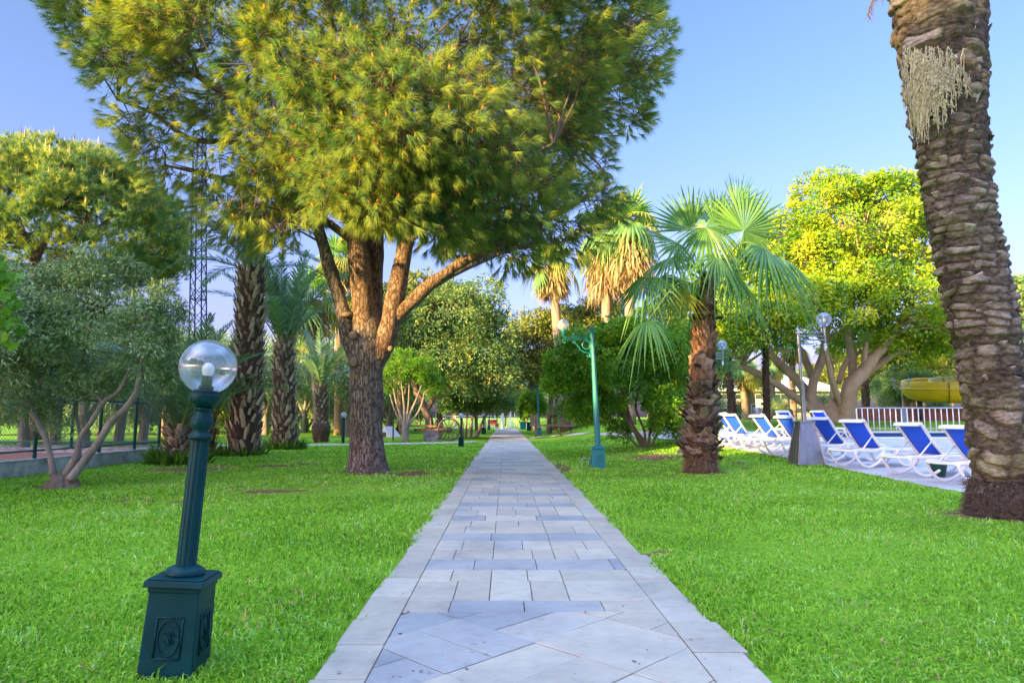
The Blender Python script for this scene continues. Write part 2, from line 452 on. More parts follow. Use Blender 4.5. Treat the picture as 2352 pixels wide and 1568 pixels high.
def build_lawn():
    def axis(lo, hi, near_lo, near_hi, step):
        a = list(np.arange(near_lo, near_hi, step))
        x = near_hi; s = step
        while x < hi:
            a.append(x); s *= 1.12; x += s
        x = near_lo; s = step; pre = []
        while x > lo:
            s *= 1.12; x -= s; pre.append(x)
        return np.array(sorted(pre) + a + [hi])
    xs = axis(-700, 700, -14, 26, 0.2); ys = axis(-300, 1200, 1.0, 38, 0.2)
    X, Y = np.meshgrid(xs, ys)
    Z = terrain(X, Y)
    P = np.stack([X.ravel(), Y.ravel(), np.zeros(X.size)], -1)
    near = np.exp(-((Y.ravel() - 10) / 30) ** 2)
    bump = vnoise(P, 0.35, 3) * 0.025 + vnoise(P, 2.2, 2) * 0.007
    onpath = (P[:, 0] > PATH_L - .15) & (P[:, 0] < PATH_R + .15) & (P[:, 1] < 75)
    z = Z.ravel() + np.where(onpath, -0.035, bump * near + 0.004)
    sx = (P[:, 0] > deck_left(P[:, 1]) + 0.12) & (P[:, 1] < 37.2) & (P[:, 0] < 60)
    z = np.where(sx, Z.ravel() - 0.06, z)
    big = [(a * 1.0, b) for a, b in POOL]
    inside = inpoly(P[:, 0], P[:, 1], big)
    z = np.where(inside, Z.ravel() - 2.2, z)
    P[:, 2] = z
    ny, nx = X.shape
    i = np.arange(ny - 1)[:, None] * nx; j = np.arange(nx - 1)[None, :]
    F = np.stack([i + j, i + j + 1, i + nx + j + 1, i + nx + j], -1).reshape(-1, 4)
    mb = MB(); mb.add(P, F, bareness(P[:, 0], P[:, 1]) + 1e-4)
    m, nt, b = new_mat('lawn_turf')
    v = coords(nt)
    n1 = N(nt, 'ShaderNodeTexNoise'); n1.inputs['Scale'].default_value = 0.45; n1.inputs['Detail'].default_value = 6; n1.inputs['Roughness'].default_value = 0.6
    n2 = N(nt, 'ShaderNodeTexNoise'); n2.inputs['Scale'].default_value = 14; n2.inputs['Detail'].default_value = 8; n2.inputs['Roughness'].default_value = 0.75
    nt.links.new(v, n1.inputs['Vector']); nt.links.new(v, n2.inputs['Vector'])
    mixf = N(nt, 'ShaderNodeMath'); mixf.operation = 'MULTIPLY_ADD'; mixf.inputs[1].default_value = 0.45
    nt.links.new(n2.outputs['Fac'], mixf.inputs[0])
    m3 = N(nt, 'ShaderNodeMath'); m3.operation = 'MULTIPLY'; m3.inputs[1].default_value = 0.55
    nt.links.new(n1.outputs['Fac'], m3.inputs[0]); nt.links.new(m3.outputs[0], mixf.inputs[2])
    r = ramp(nt, [(0.34, (0.09, 0.21, 0.013)), (0.5, (0.18, 0.37, 0.022)), (0.66, (0.26, 0.47, 0.035))], mixf.outputs[0])
    soil = ramp(nt, [(0.3, (0.10, 0.055, 0.028)), (0.7, (0.26, 0.155, 0.085))], n2.outputs['Fac'])
    a = N(nt, 'ShaderNodeAttribute'); a.attribute_name = 'rnd'
    ad = N(nt, 'ShaderNodeMath'); ad.operation = 'MULTIPLY_ADD'; ad.inputs[1].default_value = 1.0
    nn = N(nt, 'ShaderNodeTexNoise'); nn.inputs['Scale'].default_value = 5; nn.inputs['Detail'].default_value = 8; nt.links.new(v, nn.inputs['Vector'])
    mr = N(nt, 'ShaderNodeMapRange'); mr.inputs['From Min'].default_value = 0.3; mr.inputs['From Max'].default_value = 0.7; mr.inputs['To Min'].default_value = -0.5; mr.inputs['To Max'].default_value = 0.3
    nt.links.new(nn.outputs['Fac'], mr.inputs['Value']); nt.links.new(a.outputs['Fac'], ad.inputs[0]); nt.links.new(mr.outputs[0], ad.inputs[2])
    rr = ramp(nt, [(0.22, (0, 0, 0)), (0.5, (1, 1, 1))], ad.outputs[0])
    mx = N(nt, 'ShaderNodeMix'); mx.data_type = 'RGBA'
    nt.links.new(rr.outputs['Color'], mx.inputs['Factor']); nt.links.new(r.outputs['Color'], mx.inputs['A']); nt.links.new(soil.outputs['Color'], mx.inputs['B'])
    nt.links.new(mx.outputs['Result'], b.inputs['Base Color']); b.inputs['Roughness'].default_value = 0.9; b.inputs['Specular IOR Level'].default_value = 0.1
    bp = N(nt, 'ShaderNodeBump'); bp.inputs['Strength'].default_value = 0.8; bp.inputs['Distance'].default_value = 0.04
    n4 = N(nt, 'ShaderNodeTexNoise'); n4.inputs['Scale'].default_value = 30; n4.inputs['Detail'].default_value = 8; nt.links.new(v, n4.inputs['Vector'])
    nt.links.new(n4.outputs['Fac'], bp.inputs['Height']); nt.links.new(bp.outputs['Normal'], b.inputs['Normal'])
    o = mb.build('lawn', m, smooth=True); tag(o, kind='structure')
build_lawn()

# --- paved path of travertine slabs, each slab modelled with its joint
def slab_mat():
    m, nt, b = new_mat('travertine_slabs')
    v = coords(nt)
    a = N(nt, 'ShaderNodeAttribute'); a.attribute_name = 'rnd'
    r = ramp(nt, [(0.0, (0.41, 0.37, 0.29)), (0.25, (0.475, 0.43, 0.33)), (0.45, (0.51, 0.465, 0.36)), (0.5, (0.40, 0.39, 0.36)), (0.62, (0.37, 0.37, 0.34)), (0.8, (0.325, 0.335, 0.32)), (1.0, (0.28, 0.30, 0.30))], a.outputs['Fac'])
    n1 = N(nt, 'ShaderNodeTexNoise'); n1.inputs['Scale'].default_value = 9; n1.inputs['Detail'].default_value = 10; n1.inputs['Roughness'].default_value = 0.75
    nt.links.new(v, n1.inputs['Vector'])
    n2 = N(nt, 'ShaderNodeTexNoise'); n2.inputs['Scale'].default_value = 1.3; n2.inputs['Detail'].default_value = 5; nt.links.new(v, n2.inputs['Vector'])
    g = ramp(nt, [(0.28, (0.66, 0.65, 0.66)), (0.42, (0.92, 0.92, 0.92)), (0.55, (1, 1, 1)), (0.75, (1.14, 1.12, 1.08))], n1.outputs['Fac'])
    g2 = ramp(nt, [(0.3, (0.74, 0.75, 0.78)), (0.5, (0.97, 0.97, 0.97)), (0.7, (1.08, 1.05, 1.0))], n2.outputs['Fac'])
    mx = N(nt, 'ShaderNodeMix'); mx.data_type = 'RGBA'; mx.blend_type = 'MULTIPLY'; mx.inputs['Factor'].default_value = 1
    mx2 = N(nt, 'ShaderNodeMix'); mx2.data_type = 'RGBA'; mx2.blend_type = 'MULTIPLY'; mx2.inputs['Factor'].default_value = 1
    nt.links.new(r.outputs['Color'], mx.inputs['A']); nt.links.new(g.outputs['Color'], mx.inputs['B'])
    nt.links.new(mx.outputs['Result'], mx2.inputs['A']); nt.links.new(g2.outputs['Color'], mx2.inputs['B'])
    # small pits of the travertine
    vo = N(nt, 'ShaderNodeTexVoronoi'); vo.inputs['Scale'].default_value = 16; vo.inputs['Randomness'].default_value = 1; nt.links.new(v, vo.inputs['Vector'])
    pit = ramp(nt, [(0.035, (0.25, 0.22, 0.2)), (0.07, (1, 1, 1))], vo.outputs['Distance'])
    mx3 = N(nt, 'ShaderNodeMix'); mx3.data_type = 'RGBA'; mx3.blend_type = 'MULTIPLY'; mx3.inputs['Factor'].default_value = 0.8
    nt.links.new(mx2.outputs['Result'], mx3.inputs['A']); nt.links.new(pit.outputs['Color'], mx3.inputs['B'])
    nt.links.new(mx3.outputs['Result'], b.inputs['Base Color'])
    b.inputs['Roughness'].default_value = 0.62; b.inputs['Specular IOR Level'].default_value = 0.35
    bp = N(nt, 'ShaderNodeBump'); bp.inputs['Strength'].default_value = 0.5; bp.inputs['Distance'].default_value = 0.006
    nt.links.new(n1.outputs['Fac'], bp.inputs['Height']); nt.links.new(bp.outputs['Normal'], b.inputs['Normal'])
    return m
M['slab'] = slab_mat()
M['joint'] = surf_mat('joint_sand', (0.035, 0.03, 0.024), (0.10, 0.085, 0.06), scale=20, rough=0.95)

def clip_poly(poly, x0, x1, y0, y1):
    def clip(P, f, inter):
        out = []
        for i in range(len(P)):
            a, b = P[i], P[(i + 1) % len(P)]
            fa, fb = f(a), f(b)
            if fa >= 0: out.append(a)
            if (fa >= 0) != (fb >= 0):
                t = fa / (fa - fb); out.append((a[0] + (b[0] - a[0]) * t, a[1] + (b[1] - a[1]) * t))
        return out
    for f in (lambda p: p[0] - x0, lambda p: x1 - p[0], lambda p: p[1] - y0, lambda p: y1 - p[1]):
        if len(poly) < 3: return []
        poly = clip(poly, f, None)
    return poly
def add_slab(mb, poly, z, tone, g=0.003, h=0.06, bev=0.0025):
    """one slab: shrunk by the joint, with a small worn edge"""
    c = np.mean(poly, axis=0)
    P = np.array(poly)
    area = 0.5 * abs(np.dot(P[:, 0], np.roll(P[:, 1], 1)) - np.dot(P[:, 1], np.roll(P[:, 0], 1)))
    if area < 0.002: return
    def shrink(d):
        out = []
        n = len(P)
        ccw = np.sum(P[:, 0] * np.roll(P[:, 1], -1) - P[:, 1] * np.roll(P[:, 0], -1)) > 0
        for i in range(n):
            a, b, cc = P[i - 1], P[i], P[(i + 1) % n]
            e1 = b - a; e2 = cc - b
            l1 = np.linalg.norm(e1) + 1e-9; l2 = np.linalg.norm(e2) + 1e-9
            s = 1 if ccw else -1
            n1 = np.array([-e1[1], e1[0]]) / l1 * s; n2 = np.array([-e2[1], e2[0]]) / l2 * s
            k = n1 + n2; q = max(np.dot(k, k) / 2, 0.3)
            out.append(b + k / q * d)
        return np.array(out)
    A = shrink(g); B = shrink(g + bev)
    n = len(P)
    tz = random.uniform(-0.002, 0.002) + z
    tx, ty = random.uniform(-.003, .003), random.uniform(-.003, .003)
    def zz(Q): return tz + (Q[:, 0] - c[0]) * tx + (Q[:, 1] - c[1]) * ty
    V = np.vstack([np.c_[A, np.full(n, z - h)], np.c_[A, zz(A) - bev * .8], np.c_[B, zz(B)]])
    F = []
    for i in range(n):
        j = (i + 1) % n
        F.append((i, j, n + j, n + i)); F.append((n + i, n + j, 2 * n + j, 2 * n + i))
    mb.add(V, [np.array(F), np.arange(2 * n, 3 * n).reshape(1, n)], tone)

def build_path():
    mb = MB()
    Z = 0.012
    xl, xr = PATH_L + 0.27, PATH_R - 0.27
    def cream(): return random.choice([random.uniform(0.02, 0.44)] * 6 + [random.uniform(0.44, 0.5)])
    def blue(): return random.uniform(0.56, 0.95)
    # diagonal field close to the viewer
    y1 = 4.36
    a = 0.415
    # herringbone-like diagonal slabs: 45 degree lattice of 0.6 x 0.3
    ca = math.cos(PI / 4)
    for i in range(-14, 15):
        for j in range(-14, 15):
            for k in range(2):
                # basket: blocks of two slabs
                u0, v0 = i * 0.62, j * 0.62
                if (i + j) % 2 == 0:
                    rc = (u0, v0 + k * 0.31, u0 + 0.62, v0 + k * 0.31 + 0.31)
                else:
                    rc = (u0 + k * 0.31, v0, u0 + k * 0.31 + 0.31, v0 + 0.62)
                q = [(rc[0], rc[1]), (rc[2], rc[1]), (rc[2], rc[3]), (rc[0], rc[3])]
                q = [((x - y) * ca + 0.16, (x + y) * ca + 1.15) for x, y in q]
                cx = sum(p[0] for p in q) / 4; cy = sum(p[1] for p in q) / 4
                q = clip_poly(q, xl, xr, 0.4, y1)
                if len(q) < 3: continue
                # zigzag: the far left is blue grey, then a cream field, then blue grey again
                d = (cx - xl) * 0.9 + cy
                isb = (cy > 2.98 and cx < 0.36 - (y1 - cy) * 0.55) or (cy < 2.35 and abs(cx - 0.3) < 0.42 - abs(cy - 2.1)) or (cx < -.35 and 2.6 < cy < 3.0)
                add_slab(mb, q, Z, blue() if isb else cream())
    # one blue-grey row, then the straight courses
    y = y1
    def course(y0, y1_, tones, edges):
        for k in range(len(edges) - 1):
            q = [(edges[k], y0), (edges[k + 1], y0), (edges[k + 1], y1_), (edges[k], y1_)]
            add_slab(mb, q, Z, tones())
    course(y1, 4.62, lambda: random.choice([blue(), blue(), blue(), cream()]), [xl, -0.35, 0.12, 0.62, xr])
    y = 4.62
    W = xr - xl
    c1, c2 = xl + W / 3, xl + 2 * W / 3
    k = 0
    while y < 71:
        depth = 0.91 if k == 0 else random.uniform(0.80, 0.9)
        # cream band: two courses with the slabs of unequal depth
        h1 = depth * random.choice([0.38, 0.5, 0.5, 0.6])
        for (ya, yb) in ((y, y + h1), (y + h1, y + depth)):
            for (xa, xb) in ((xl, c1), (c1, c2), (c2, xr)):
                s = random.random()
                if s < 0.55:
                    m = xa + (xb - xa) * random.uniform(0.35, 0.65)
                    add_slab(mb, [(xa, ya), (m, ya), (m, yb), (xa, yb)], Z, cream()); add_slab(mb, [(m, ya), (xb, ya), (xb, yb), (m, yb)], Z, cream())
                elif s < 0.75 and y < 25:
                    m = xa + (xb - xa) * random.uniform(0.35, 0.65); yh = (ya + yb) / 2
                    add_slab(mb, [(xa, ya), (m, ya), (m, yb), (xa, yb)], Z, cream())
                    add_slab(mb, [(m, ya), (xb, ya), (xb, yh), (m, yh)], Z, cream()); add_slab(mb, [(m, yh), (xb, yh), (xb, yb), (m, yb)], Z, cream())
                else:
                    add_slab(mb, [(xa, ya), (xb, ya), (xb, yb), (xa, yb)], Z, cream())
        y += depth
        bb = random.uniform(0.40, 0.45)
        e = [xl]
        while e[-1] < xr - 0.7: e.append(e[-1] + random.uniform(0.38, 0.62))
        e.append(xr)
        course(y, y + bb, lambda: blue() if random.random() < 0.86 else random.uniform(0.4, 0.5), e)
        y += bb
        k += 1
    # edging slabs, slightly out of line
    for side in (-1, 1):
        y = 0.4
        while y < 71:
            L = random.uniform(0.38, 0.62)
            j = random.uniform(-0.035, 0.045)
            if side < 0: q = [(PATH_L - j, y), (xl, y), (xl, y + L), (PATH_L - j + random.uniform(-.01, .01), y + L)]
            else: q = [(xr, y), (PATH_R + j, y), (PATH_R + j + random.uniform(-.01, .01), y + L), (xr, y + L)]
            add_slab(mb, q, Z - 0.003, cream() if random.random() < .93 else random.uniform(.48, .6), g=0.005)
            y += L
    o = mb.build('paved_path', M['slab']); tag(o, kind='structure')
    jb = MB(); jb.box((0.16, 36, -0.022), (2.02, 71.5, 0.04)); o = jb.build('path_bed', M['joint']); tag(o, kind='structure')
build_path()

M['concrete'] = surf_mat('pale_concrete', (0.36, 0.35, 0.33), (0.50, 0.49, 0.47), scale=3, rough=0.85, bump=0.2, bscale=40)
def strip_path(name, pts, w, z=0.03):
    mb = MB()
    P = [Vector(p) for p in pts]
    V = []
    for i, p in enumerate(P):
        t = (P[min(i + 1, len(P) - 1)] - P[max(i - 1, 0)]); t.z = 0; t.normalize()
        n = Vector((-t.y, t.x, 0))
        for s in (-1, 1):
            q = p + n * (s * w / 2)
            V.append((q.x, q.y, float(terrain(q.x, q.y)) + z))
    n = len(P)
    F = [(2 * i, 2 * i + 1, 2 * i + 3, 2 * i + 2) for i in range(n - 1)]
    V2 = [(x, y, zz - 0.05) for x, y, zz in V]
    F2 = [(2 * i, 2 * i + 2, 2 * n + 2 * i + 2, 2 * n + 2 * i) for i in range(n - 1)] + [(2 * i + 1, 2 * n + 2 * i + 1, 2 * n + 2 * i + 3, 2 * i + 3) for i in range(n - 1)]
    mb.add(V + V2, np.array(F + F2)); o = mb.build(name, M['concrete']); tag(o, kind='structure')
l0 = [gp(480, 1025), gp(640, 1023), gp(800, 1021.5), gp(1000, 1018), gp(1096, 1014)]
l0[0].x -= 14
SIDE_L = [(p.x, p.y) for p in l0]
strip_path('side_path', l0, 1.15)
r0 = [gp(1216, 1006.5), gp(1262, 1002), gp(1310, 998), gp(1350, 995)]
strip_path('kerb_strip', r0, 0.45, 0.03)

# --- pool deck with the pool cut out of it
def deck_mat():
    m, nt, b = new_mat('pool_deck_travertine')
    v = coords(nt)
    br = N(nt, 'ShaderNodeTexBrick'); br.inputs['Scale'].default_value = 1.0; br.inputs['Brick Width'].default_value = 0.6; br.inputs['Row Height'].default_value = 0.4
    br.inputs['Mortar Size'].default_value = 0.006; br.inputs['Color1'].default_value = (0.50, 0.475, 0.44, 1); br.inputs['Color2'].default_value = (0.60, 0.575, 0.54, 1)
    br.inputs['Mortar'].default_value = (0.26, 0.23, 0.20, 1); nt.links.new(v, br.inputs['Vector'])
    n1 = N(nt, 'ShaderNodeTexNoise'); n1.inputs['Scale'].default_value = 1.2; n1.inputs['Detail'].default_value = 9; nt.links.new(v, n1.inputs['Vector'])
    g = ramp(nt, [(0.3, (0.78, 0.78, 0.8)), (0.65, (1.05, 1.04, 1.03))], n1.outputs['Fac'])
    mx = N(nt, 'ShaderNodeMix'); mx.data_type = 'RGBA'; mx.blend_type = 'MULTIPLY'; mx.inputs['Factor'].default_value = 1
    nt.links.new(br.outputs['Color'], mx.inputs['A']); nt.links.new(g.outputs['Color'], mx.inputs['B'])
    nt.links.new(mx.outputs['Result'], b.inputs['Base Color']); b.inputs['Roughness'].default_value = 0.5
    bp = N(nt, 'ShaderNodeBump'); bp.inputs['Strength'].default_value = 0.3; bp.inputs['Distance'].default_value = 0.01
    nt.links.new(n1.outputs['Fac'], bp.inputs['Height']); nt.links.new(bp.outputs['Normal'], b.inputs['Normal'])
    return m
def build_deck():
    ysl = list(np.arange(-10, 37.01, 0.8))
    left = [(float(deck_left(y)), y) for y in ysl]
    outer = left + [(60, ysl[-1]), (60, -10)]
    verts = [Vector(p) for p in outer]; edges = [(i, (i + 1) % len(outer)) for i in range(len(outer))]
    b0 = len(verts)
    verts += [Vector(p) for p in POOL]; edges += [(b0 + i, b0 + (i + 1) % len(POOL)) for i in range(len(POOL))]
    for y in np.arange(-9.3, 36.5, 1.0):
        for x in list(np.arange(float(deck_left(y)) + 1, 24, 1.2)) + [30, 40, 50]:
            verts.append(Vector((x, y)))
    vs, es, fs, *_ = delaunay_2d_cdt(verts, edges, [], 0, 1e-5)
    V = np.array([(v.x, v.y, float(terrain(v.x, v.y)) + 0.012) for v in vs])
    F = np.array([f for f in fs if len(f) == 3])
    c = V[F].mean(1)
    keep = inpoly(c[:, 0], c[:, 1], outer) & ~inpoly(c[:, 0], c[:, 1], POOL)
    mb = MB(); mb.add(V, F[keep])
    o = mb.build('pool_deck', deck_mat()); tag(o, kind='structure')
    # pool shell, coping, water
    zt = 0.42
    n = len(POOL)
    sh = MB()
    V = [(x, y, zt + 0.0) for x, y in POOL] + [(x, y, zt - 1.4) for x, y in POOL]
    sh.add(V, [np.array([(i, (i + 1) % n, n + (i + 1) % n, n + i) for i in range(n)]), np.arange(n, 2 * n).reshape(1, n)])
    m, nt, b = new_mat('pool_tiles')
    v = coords(nt); br = N(nt, 'ShaderNodeTexBrick'); br.offset = 0; br.inputs['Scale'].default_value = 4; br.inputs['Brick Width'].default_value = .5; br.inputs['Row Height'].default_value = .5
    br.inputs['Color1'].default_value = (0.10, 0.36, 0.52, 1); br.inputs['Color2'].default_value = (0.14, 0.44, 0.60, 1); br.inputs['Mortar'].default_value = (0.4, 0.5, 0.55, 1)
    nt.links.new(v, br.inputs['Vector']); nt.links.new(br.outputs['Color'], b.inputs['Base Color'])
    o = sh.build('pool_basin', m); tag(o, kind='structure')
    wt = MB(); wt.add([(x, y, zt - 0.14) for x, y in POOL], np.arange(n).reshape(1, n))
    m, nt, b = new_mat('pool_water')
    b.inputs['Base Color'].default_value = (0.55, 0.82, 0.92, 1); b.inputs['Roughness'].default_value = 0.02; b.inputs['IOR'].default_value = 1.33
    b.inputs['Transmission Weight'].default_value = 0.75
    v = coords(nt); nz = N(nt, 'ShaderNodeTexNoise'); nz.inputs['Scale'].default_value = 1.6; nz.inputs['Detail'].default_value = 3; nt.links.new(v, nz.inputs['Vector'])
    bp = N(nt, 'ShaderNodeBump'); bp.inputs['Strength'].default_value = 0.05; bp.inputs['Distance'].default_value = 0.05
    nt.links.new(nz.outputs['Fac'], bp.inputs['Height']); nt.links.new(bp.outputs['Normal'], b.inputs['Normal'])
    o = wt.build('pool_water', m); tag(o, kind='structure')
    cp = MB()
    for i in range(n):
        a = Vector((*POOL[i], zt + 0.02)); b_ = Vector((*POOL[(i + 1) % n], zt + 0.02))
        cp.beam(a, b_, 0.34, 0.05)
    o = cp.build('pool_coping', M['white_paint']); tag(o, kind='structure')
    tl = MB()
    for i in range(n):
        a = Vector((*POOL[i], zt - 0.08)); b_ = Vector((*POOL[(i + 1) % n], zt - 0.08))
        tl.beam(a, b_, 0.03, 0.12)
    o = tl.build('pool_tile_band', plain('dark_blue_tiles', (0.02, 0.10, 0.32), rough=.3)); tag(o, kind='structure')
build_deck()

# --- grass blades: real blades, thinning out with distance
NO_GRASS = []     # (x, y, r) round trunks and plinths
def build_grass():
    dens0, Y0, Y1 = 5200.0, 1.7, 34.0
    # sample distance with density ~ dens0*(4/Y)^1.7 on a wedge that is wider than the picture
    ys = np.linspace(Y0, Y1, 4000)
    dens = dens0 * np.minimum(1, (3.2 / ys) ** 1.75)
    wid = 1.9 * ys + 3.5
    w = dens * wid
    tot = np.trapezoid(w, ys) if hasattr(np, 'trapezoid') else np.trapz(w, ys)
    n = int(tot)
    cdf = np.cumsum(w); cdf /= cdf[-1]
    Y = np.interp(rng.random(n), cdf, ys)
    X = (rng.random(n) - 0.5) * (1.9 * Y + 3.5)
    P = np.stack([X, Y, np.zeros(n)], -1)
    edge = vnoise(P, 3.0, 2) * 0.07 + vnoise(P, 14.0, 1) * 0.03
    ok = ~((X > PATH_L + 0.005 + edge) & (X < PATH_R - 0.005 - edge))
    ok &= X < deck_left(Y) + edge * 1.0
    ok &= ~((X > COURT[0]) & (X < COURT[1] + .1) & (Y > COURT[2]) & (Y < COURT[3] + .1))
    b = bareness(X, Y) + vnoise(P, 4.0, 3) * 0.3
    ok &= rng.random(n) > np.clip((b - 0.15) * 2.2, 0, 0.96)
    for (cx, cy, r) in NO_GRASS:
        ok &= (X - cx) ** 2 + (Y - cy) ** 2 > r * r
    sl = np.array(SIDE_L); sy = np.interp(X, sl[:, 0], sl[:, 1], left=-99, right=-99)
    ok &= ~((Y - sy < 0.6) & (Y - sy > -0.9))
    rk = np.array([(p.x, p.y) for p in r0]); ry = np.interp(X, rk[:, 0], rk[:, 1], left=-99, right=-99)
    ok &= ~(np.abs(Y - ry) < 0.28)
    X, Y, b = X[ok], Y[ok], b[ok]; n = len(X)
    Z = terrain(X, Y)
    clump = vnoise(np.stack([X, Y, np.zeros(n)], -1), 1.3, 2)
    clump2 = vnoise(np.stack([X, Y, np.ones(n)], -1), 7.0, 2)
    hgt = (0.024 + 0.028 * rng.random(n)) * (1 + 0.35 * clump + 0.3 * clump2)
    tall = rng.random(n) < 0.01
    hgt = np.where(tall, hgt * 1.8, hgt)
    hgt *= np.clip(1 + (Y - 6) * 0.02, 1, 1.35)
    wd = np.maximum(0.0034 + 0.0030 * rng.random(n), Y * 0.0009)
    ang = rng.random(n) * 2 * PI
    lean = 0.35 + 0.85 * rng.random(n)
    dx, dy = np.cos(ang), np.sin(ang)
    fa = rng.random(n) * 2 * PI
    sx, sy2 = np.cos(fa) * wd, np.sin(fa) * wd
    base = np.stack([X, Y, Z - 0.004], -1)
    side = np.stack([sx, sy2, np.zeros(n)], -1)
    d1 = np.stack([dx * lean * hgt * 0.35, dy * lean * hgt * 0.35, hgt * 0.7], -1)
    d2 = np.stack([dx * lean * hgt * 1.15, dy * lean * hgt * 1.15, hgt * (1.0 - 0.25 * lean)], -1)
    V = np.stack([base - side, base + side, base + d1 + side * .8, base + d1 - side * .8, base + d2], 1).reshape(-1, 3)
    k = np.arange(n)[:, None] * 5
    Q = k + np.array([[0, 1, 2, 3]]); T = k + np.array([[3, 2, 4]])
    rn = np.clip(0.05 + 0.78 * rng.random(n) + 0.16 * clump + 0.12 * clump2, 0.01, 0.94)
    big = vnoise(np.stack([X, Y, np.full(n, 7.0)], -1), 0.5, 3)
    rn = np.clip(rn + 0.22 * big, 0.01, 0.955)
    rn = np.where(rng.random(n) < 0.014 + np.clip(b, 0, 1) * 0.35, 1.0, rn)
    mb = MB(); mb.add(V, [Q, T], np.repeat(rn, 5))
    o = mb.build('grass', M['grass']); tag(o, 'short bright green lawn grass blades', 'grass', kind='stuff')
    print('grass blades', n)

def litter():
    n = 900
    Y = 2.2 + 22 * rng.random(n) ** 1.6; X = (rng.random(n) - .5) * 1.5 * Y
    on = (X > PATH_L) & (X < PATH_R); keep = ~on | (rng.random(n) < .75)
    X, Y, on = X[keep], Y[keep], on[keep]; n = len(X)
    keep = X < deck_left(Y) + 3; X, Y, on = X[keep], Y[keep], on[keep]; n = len(X)
    Z = terrain(X, Y) + np.where(on, .016, .035)
    a = rng.random(n) * 2 * PI; ax = np.stack([np.cos(a), np.sin(a), .15 * rng.normal(size=n)], -1); ax /= np.linalg.norm(ax, axis=1)[:, None]
    L = .012 + .028 * rng.random(n) ** 2; sd = np.stack([-np.sin(a), np.cos(a), .2 * rng.normal(size=n)], -1) * (L * (.15 + .25 * rng.random(n)))[:, None]
    P = np.stack([X, Y, Z], -1); V = np.stack([P, P + ax * L[:, None] * .5 + sd, P + ax * L[:, None], P + ax * L[:, None] * .5 - sd], 1).reshape(-1, 3)
    mb = MB(); mb.add(V, np.arange(4 * n).reshape(n, 4)); o = mb.build('fallen_leaves', surf_mat('dry_leaf_bits', (.06, .035, .02), (.22, .13, .07), scale=3, rough=.9)); tag(o, 'tiny dry leaf bits scattered over the path and lawn', 'leaf litter', kind='stuff')
litter()

def joint_sprigs():
    n = 2600; side = rng.random(n)
    Y = 2.0 + 14 * rng.random(n) ** 1.5
    X = np.where(side < .46, PATH_L + .0 + .07 * rng.random(n) ** 2, np.where(side < .92, PATH_R - .07 * rng.random(n) ** 2, np.where(rng.random(n) < .5, PATH_L + .27, PATH_R - .27) + .004 * rng.normal(size=n)))
    cl = vnoise(np.stack([X * 0, Y, side * 0], -1), 2.6, 2); keep = cl > .05; X, Y = X[keep], Y[keep]; n = len(X)
    P = np.stack([X, Y, np.full(n, .008)], -1); a = rng.random(n) * 2 * PI
    ax = np.stack([np.cos(a) * .9, np.sin(a) * .9, .5 + .5 * rng.random(n)], -1); ax /= np.linalg.norm(ax, axis=1)[:, None]
    L = .02 + .045 * rng.random(n); sd = np.stack([-np.sin(a), np.cos(a), 0 * a], -1) * .003
    V = np.stack([P - sd, P + sd, P + ax * L[:, None]], 1).reshape(-1, 3)
    mb = MB(); mb.add(V, np.arange(3 * n).reshape(n, 3), np.repeat(np.clip(.2 + .75 * rng.random(n), .01, 1), 3)); o = mb.build('edge_grass', M['grass']); tag(o, 'thin grass runners creeping over the edging of the path', 'grass', kind='stuff')
joint_sprigs()
# ------------------------------------------------------------------ vegetation builders
def unit(v):
    return v / (np.linalg.norm(v, axis=-1, keepdims=True) + 1e-9)
def rand_dirs(n):
    return unit(rng.normal(size=(n, 3)))
def leaf_quads(P, axis, length, width, rnd, nrm=None, fold=0.15):
    """kite-shaped leaves: base at P, pointing along axis"""
    n = len(P)
    if nrm is None: nrm = rand_dirs(n)
    side = unit(np.cross(axis, nrm)); nn = np.cross(side, axis)
    L = np.broadcast_to(np.asarray(length, float), (n,))[:, None]; W = np.broadcast_to(np.asarray(width, float), (n,))[:, None]
    a = P; b = P + axis * L * .45 + side * W * .5 + nn * L * fold; c = P + axis * L; d = P + axis * L * .45 - side * W * .5 + nn * L * fold
    V = np.stack([a, b, c, d], 1).reshape(-1, 3)
    F = np.arange(n * 4).reshape(n, 4)
    return V, F, np.repeat(rnd, 4)

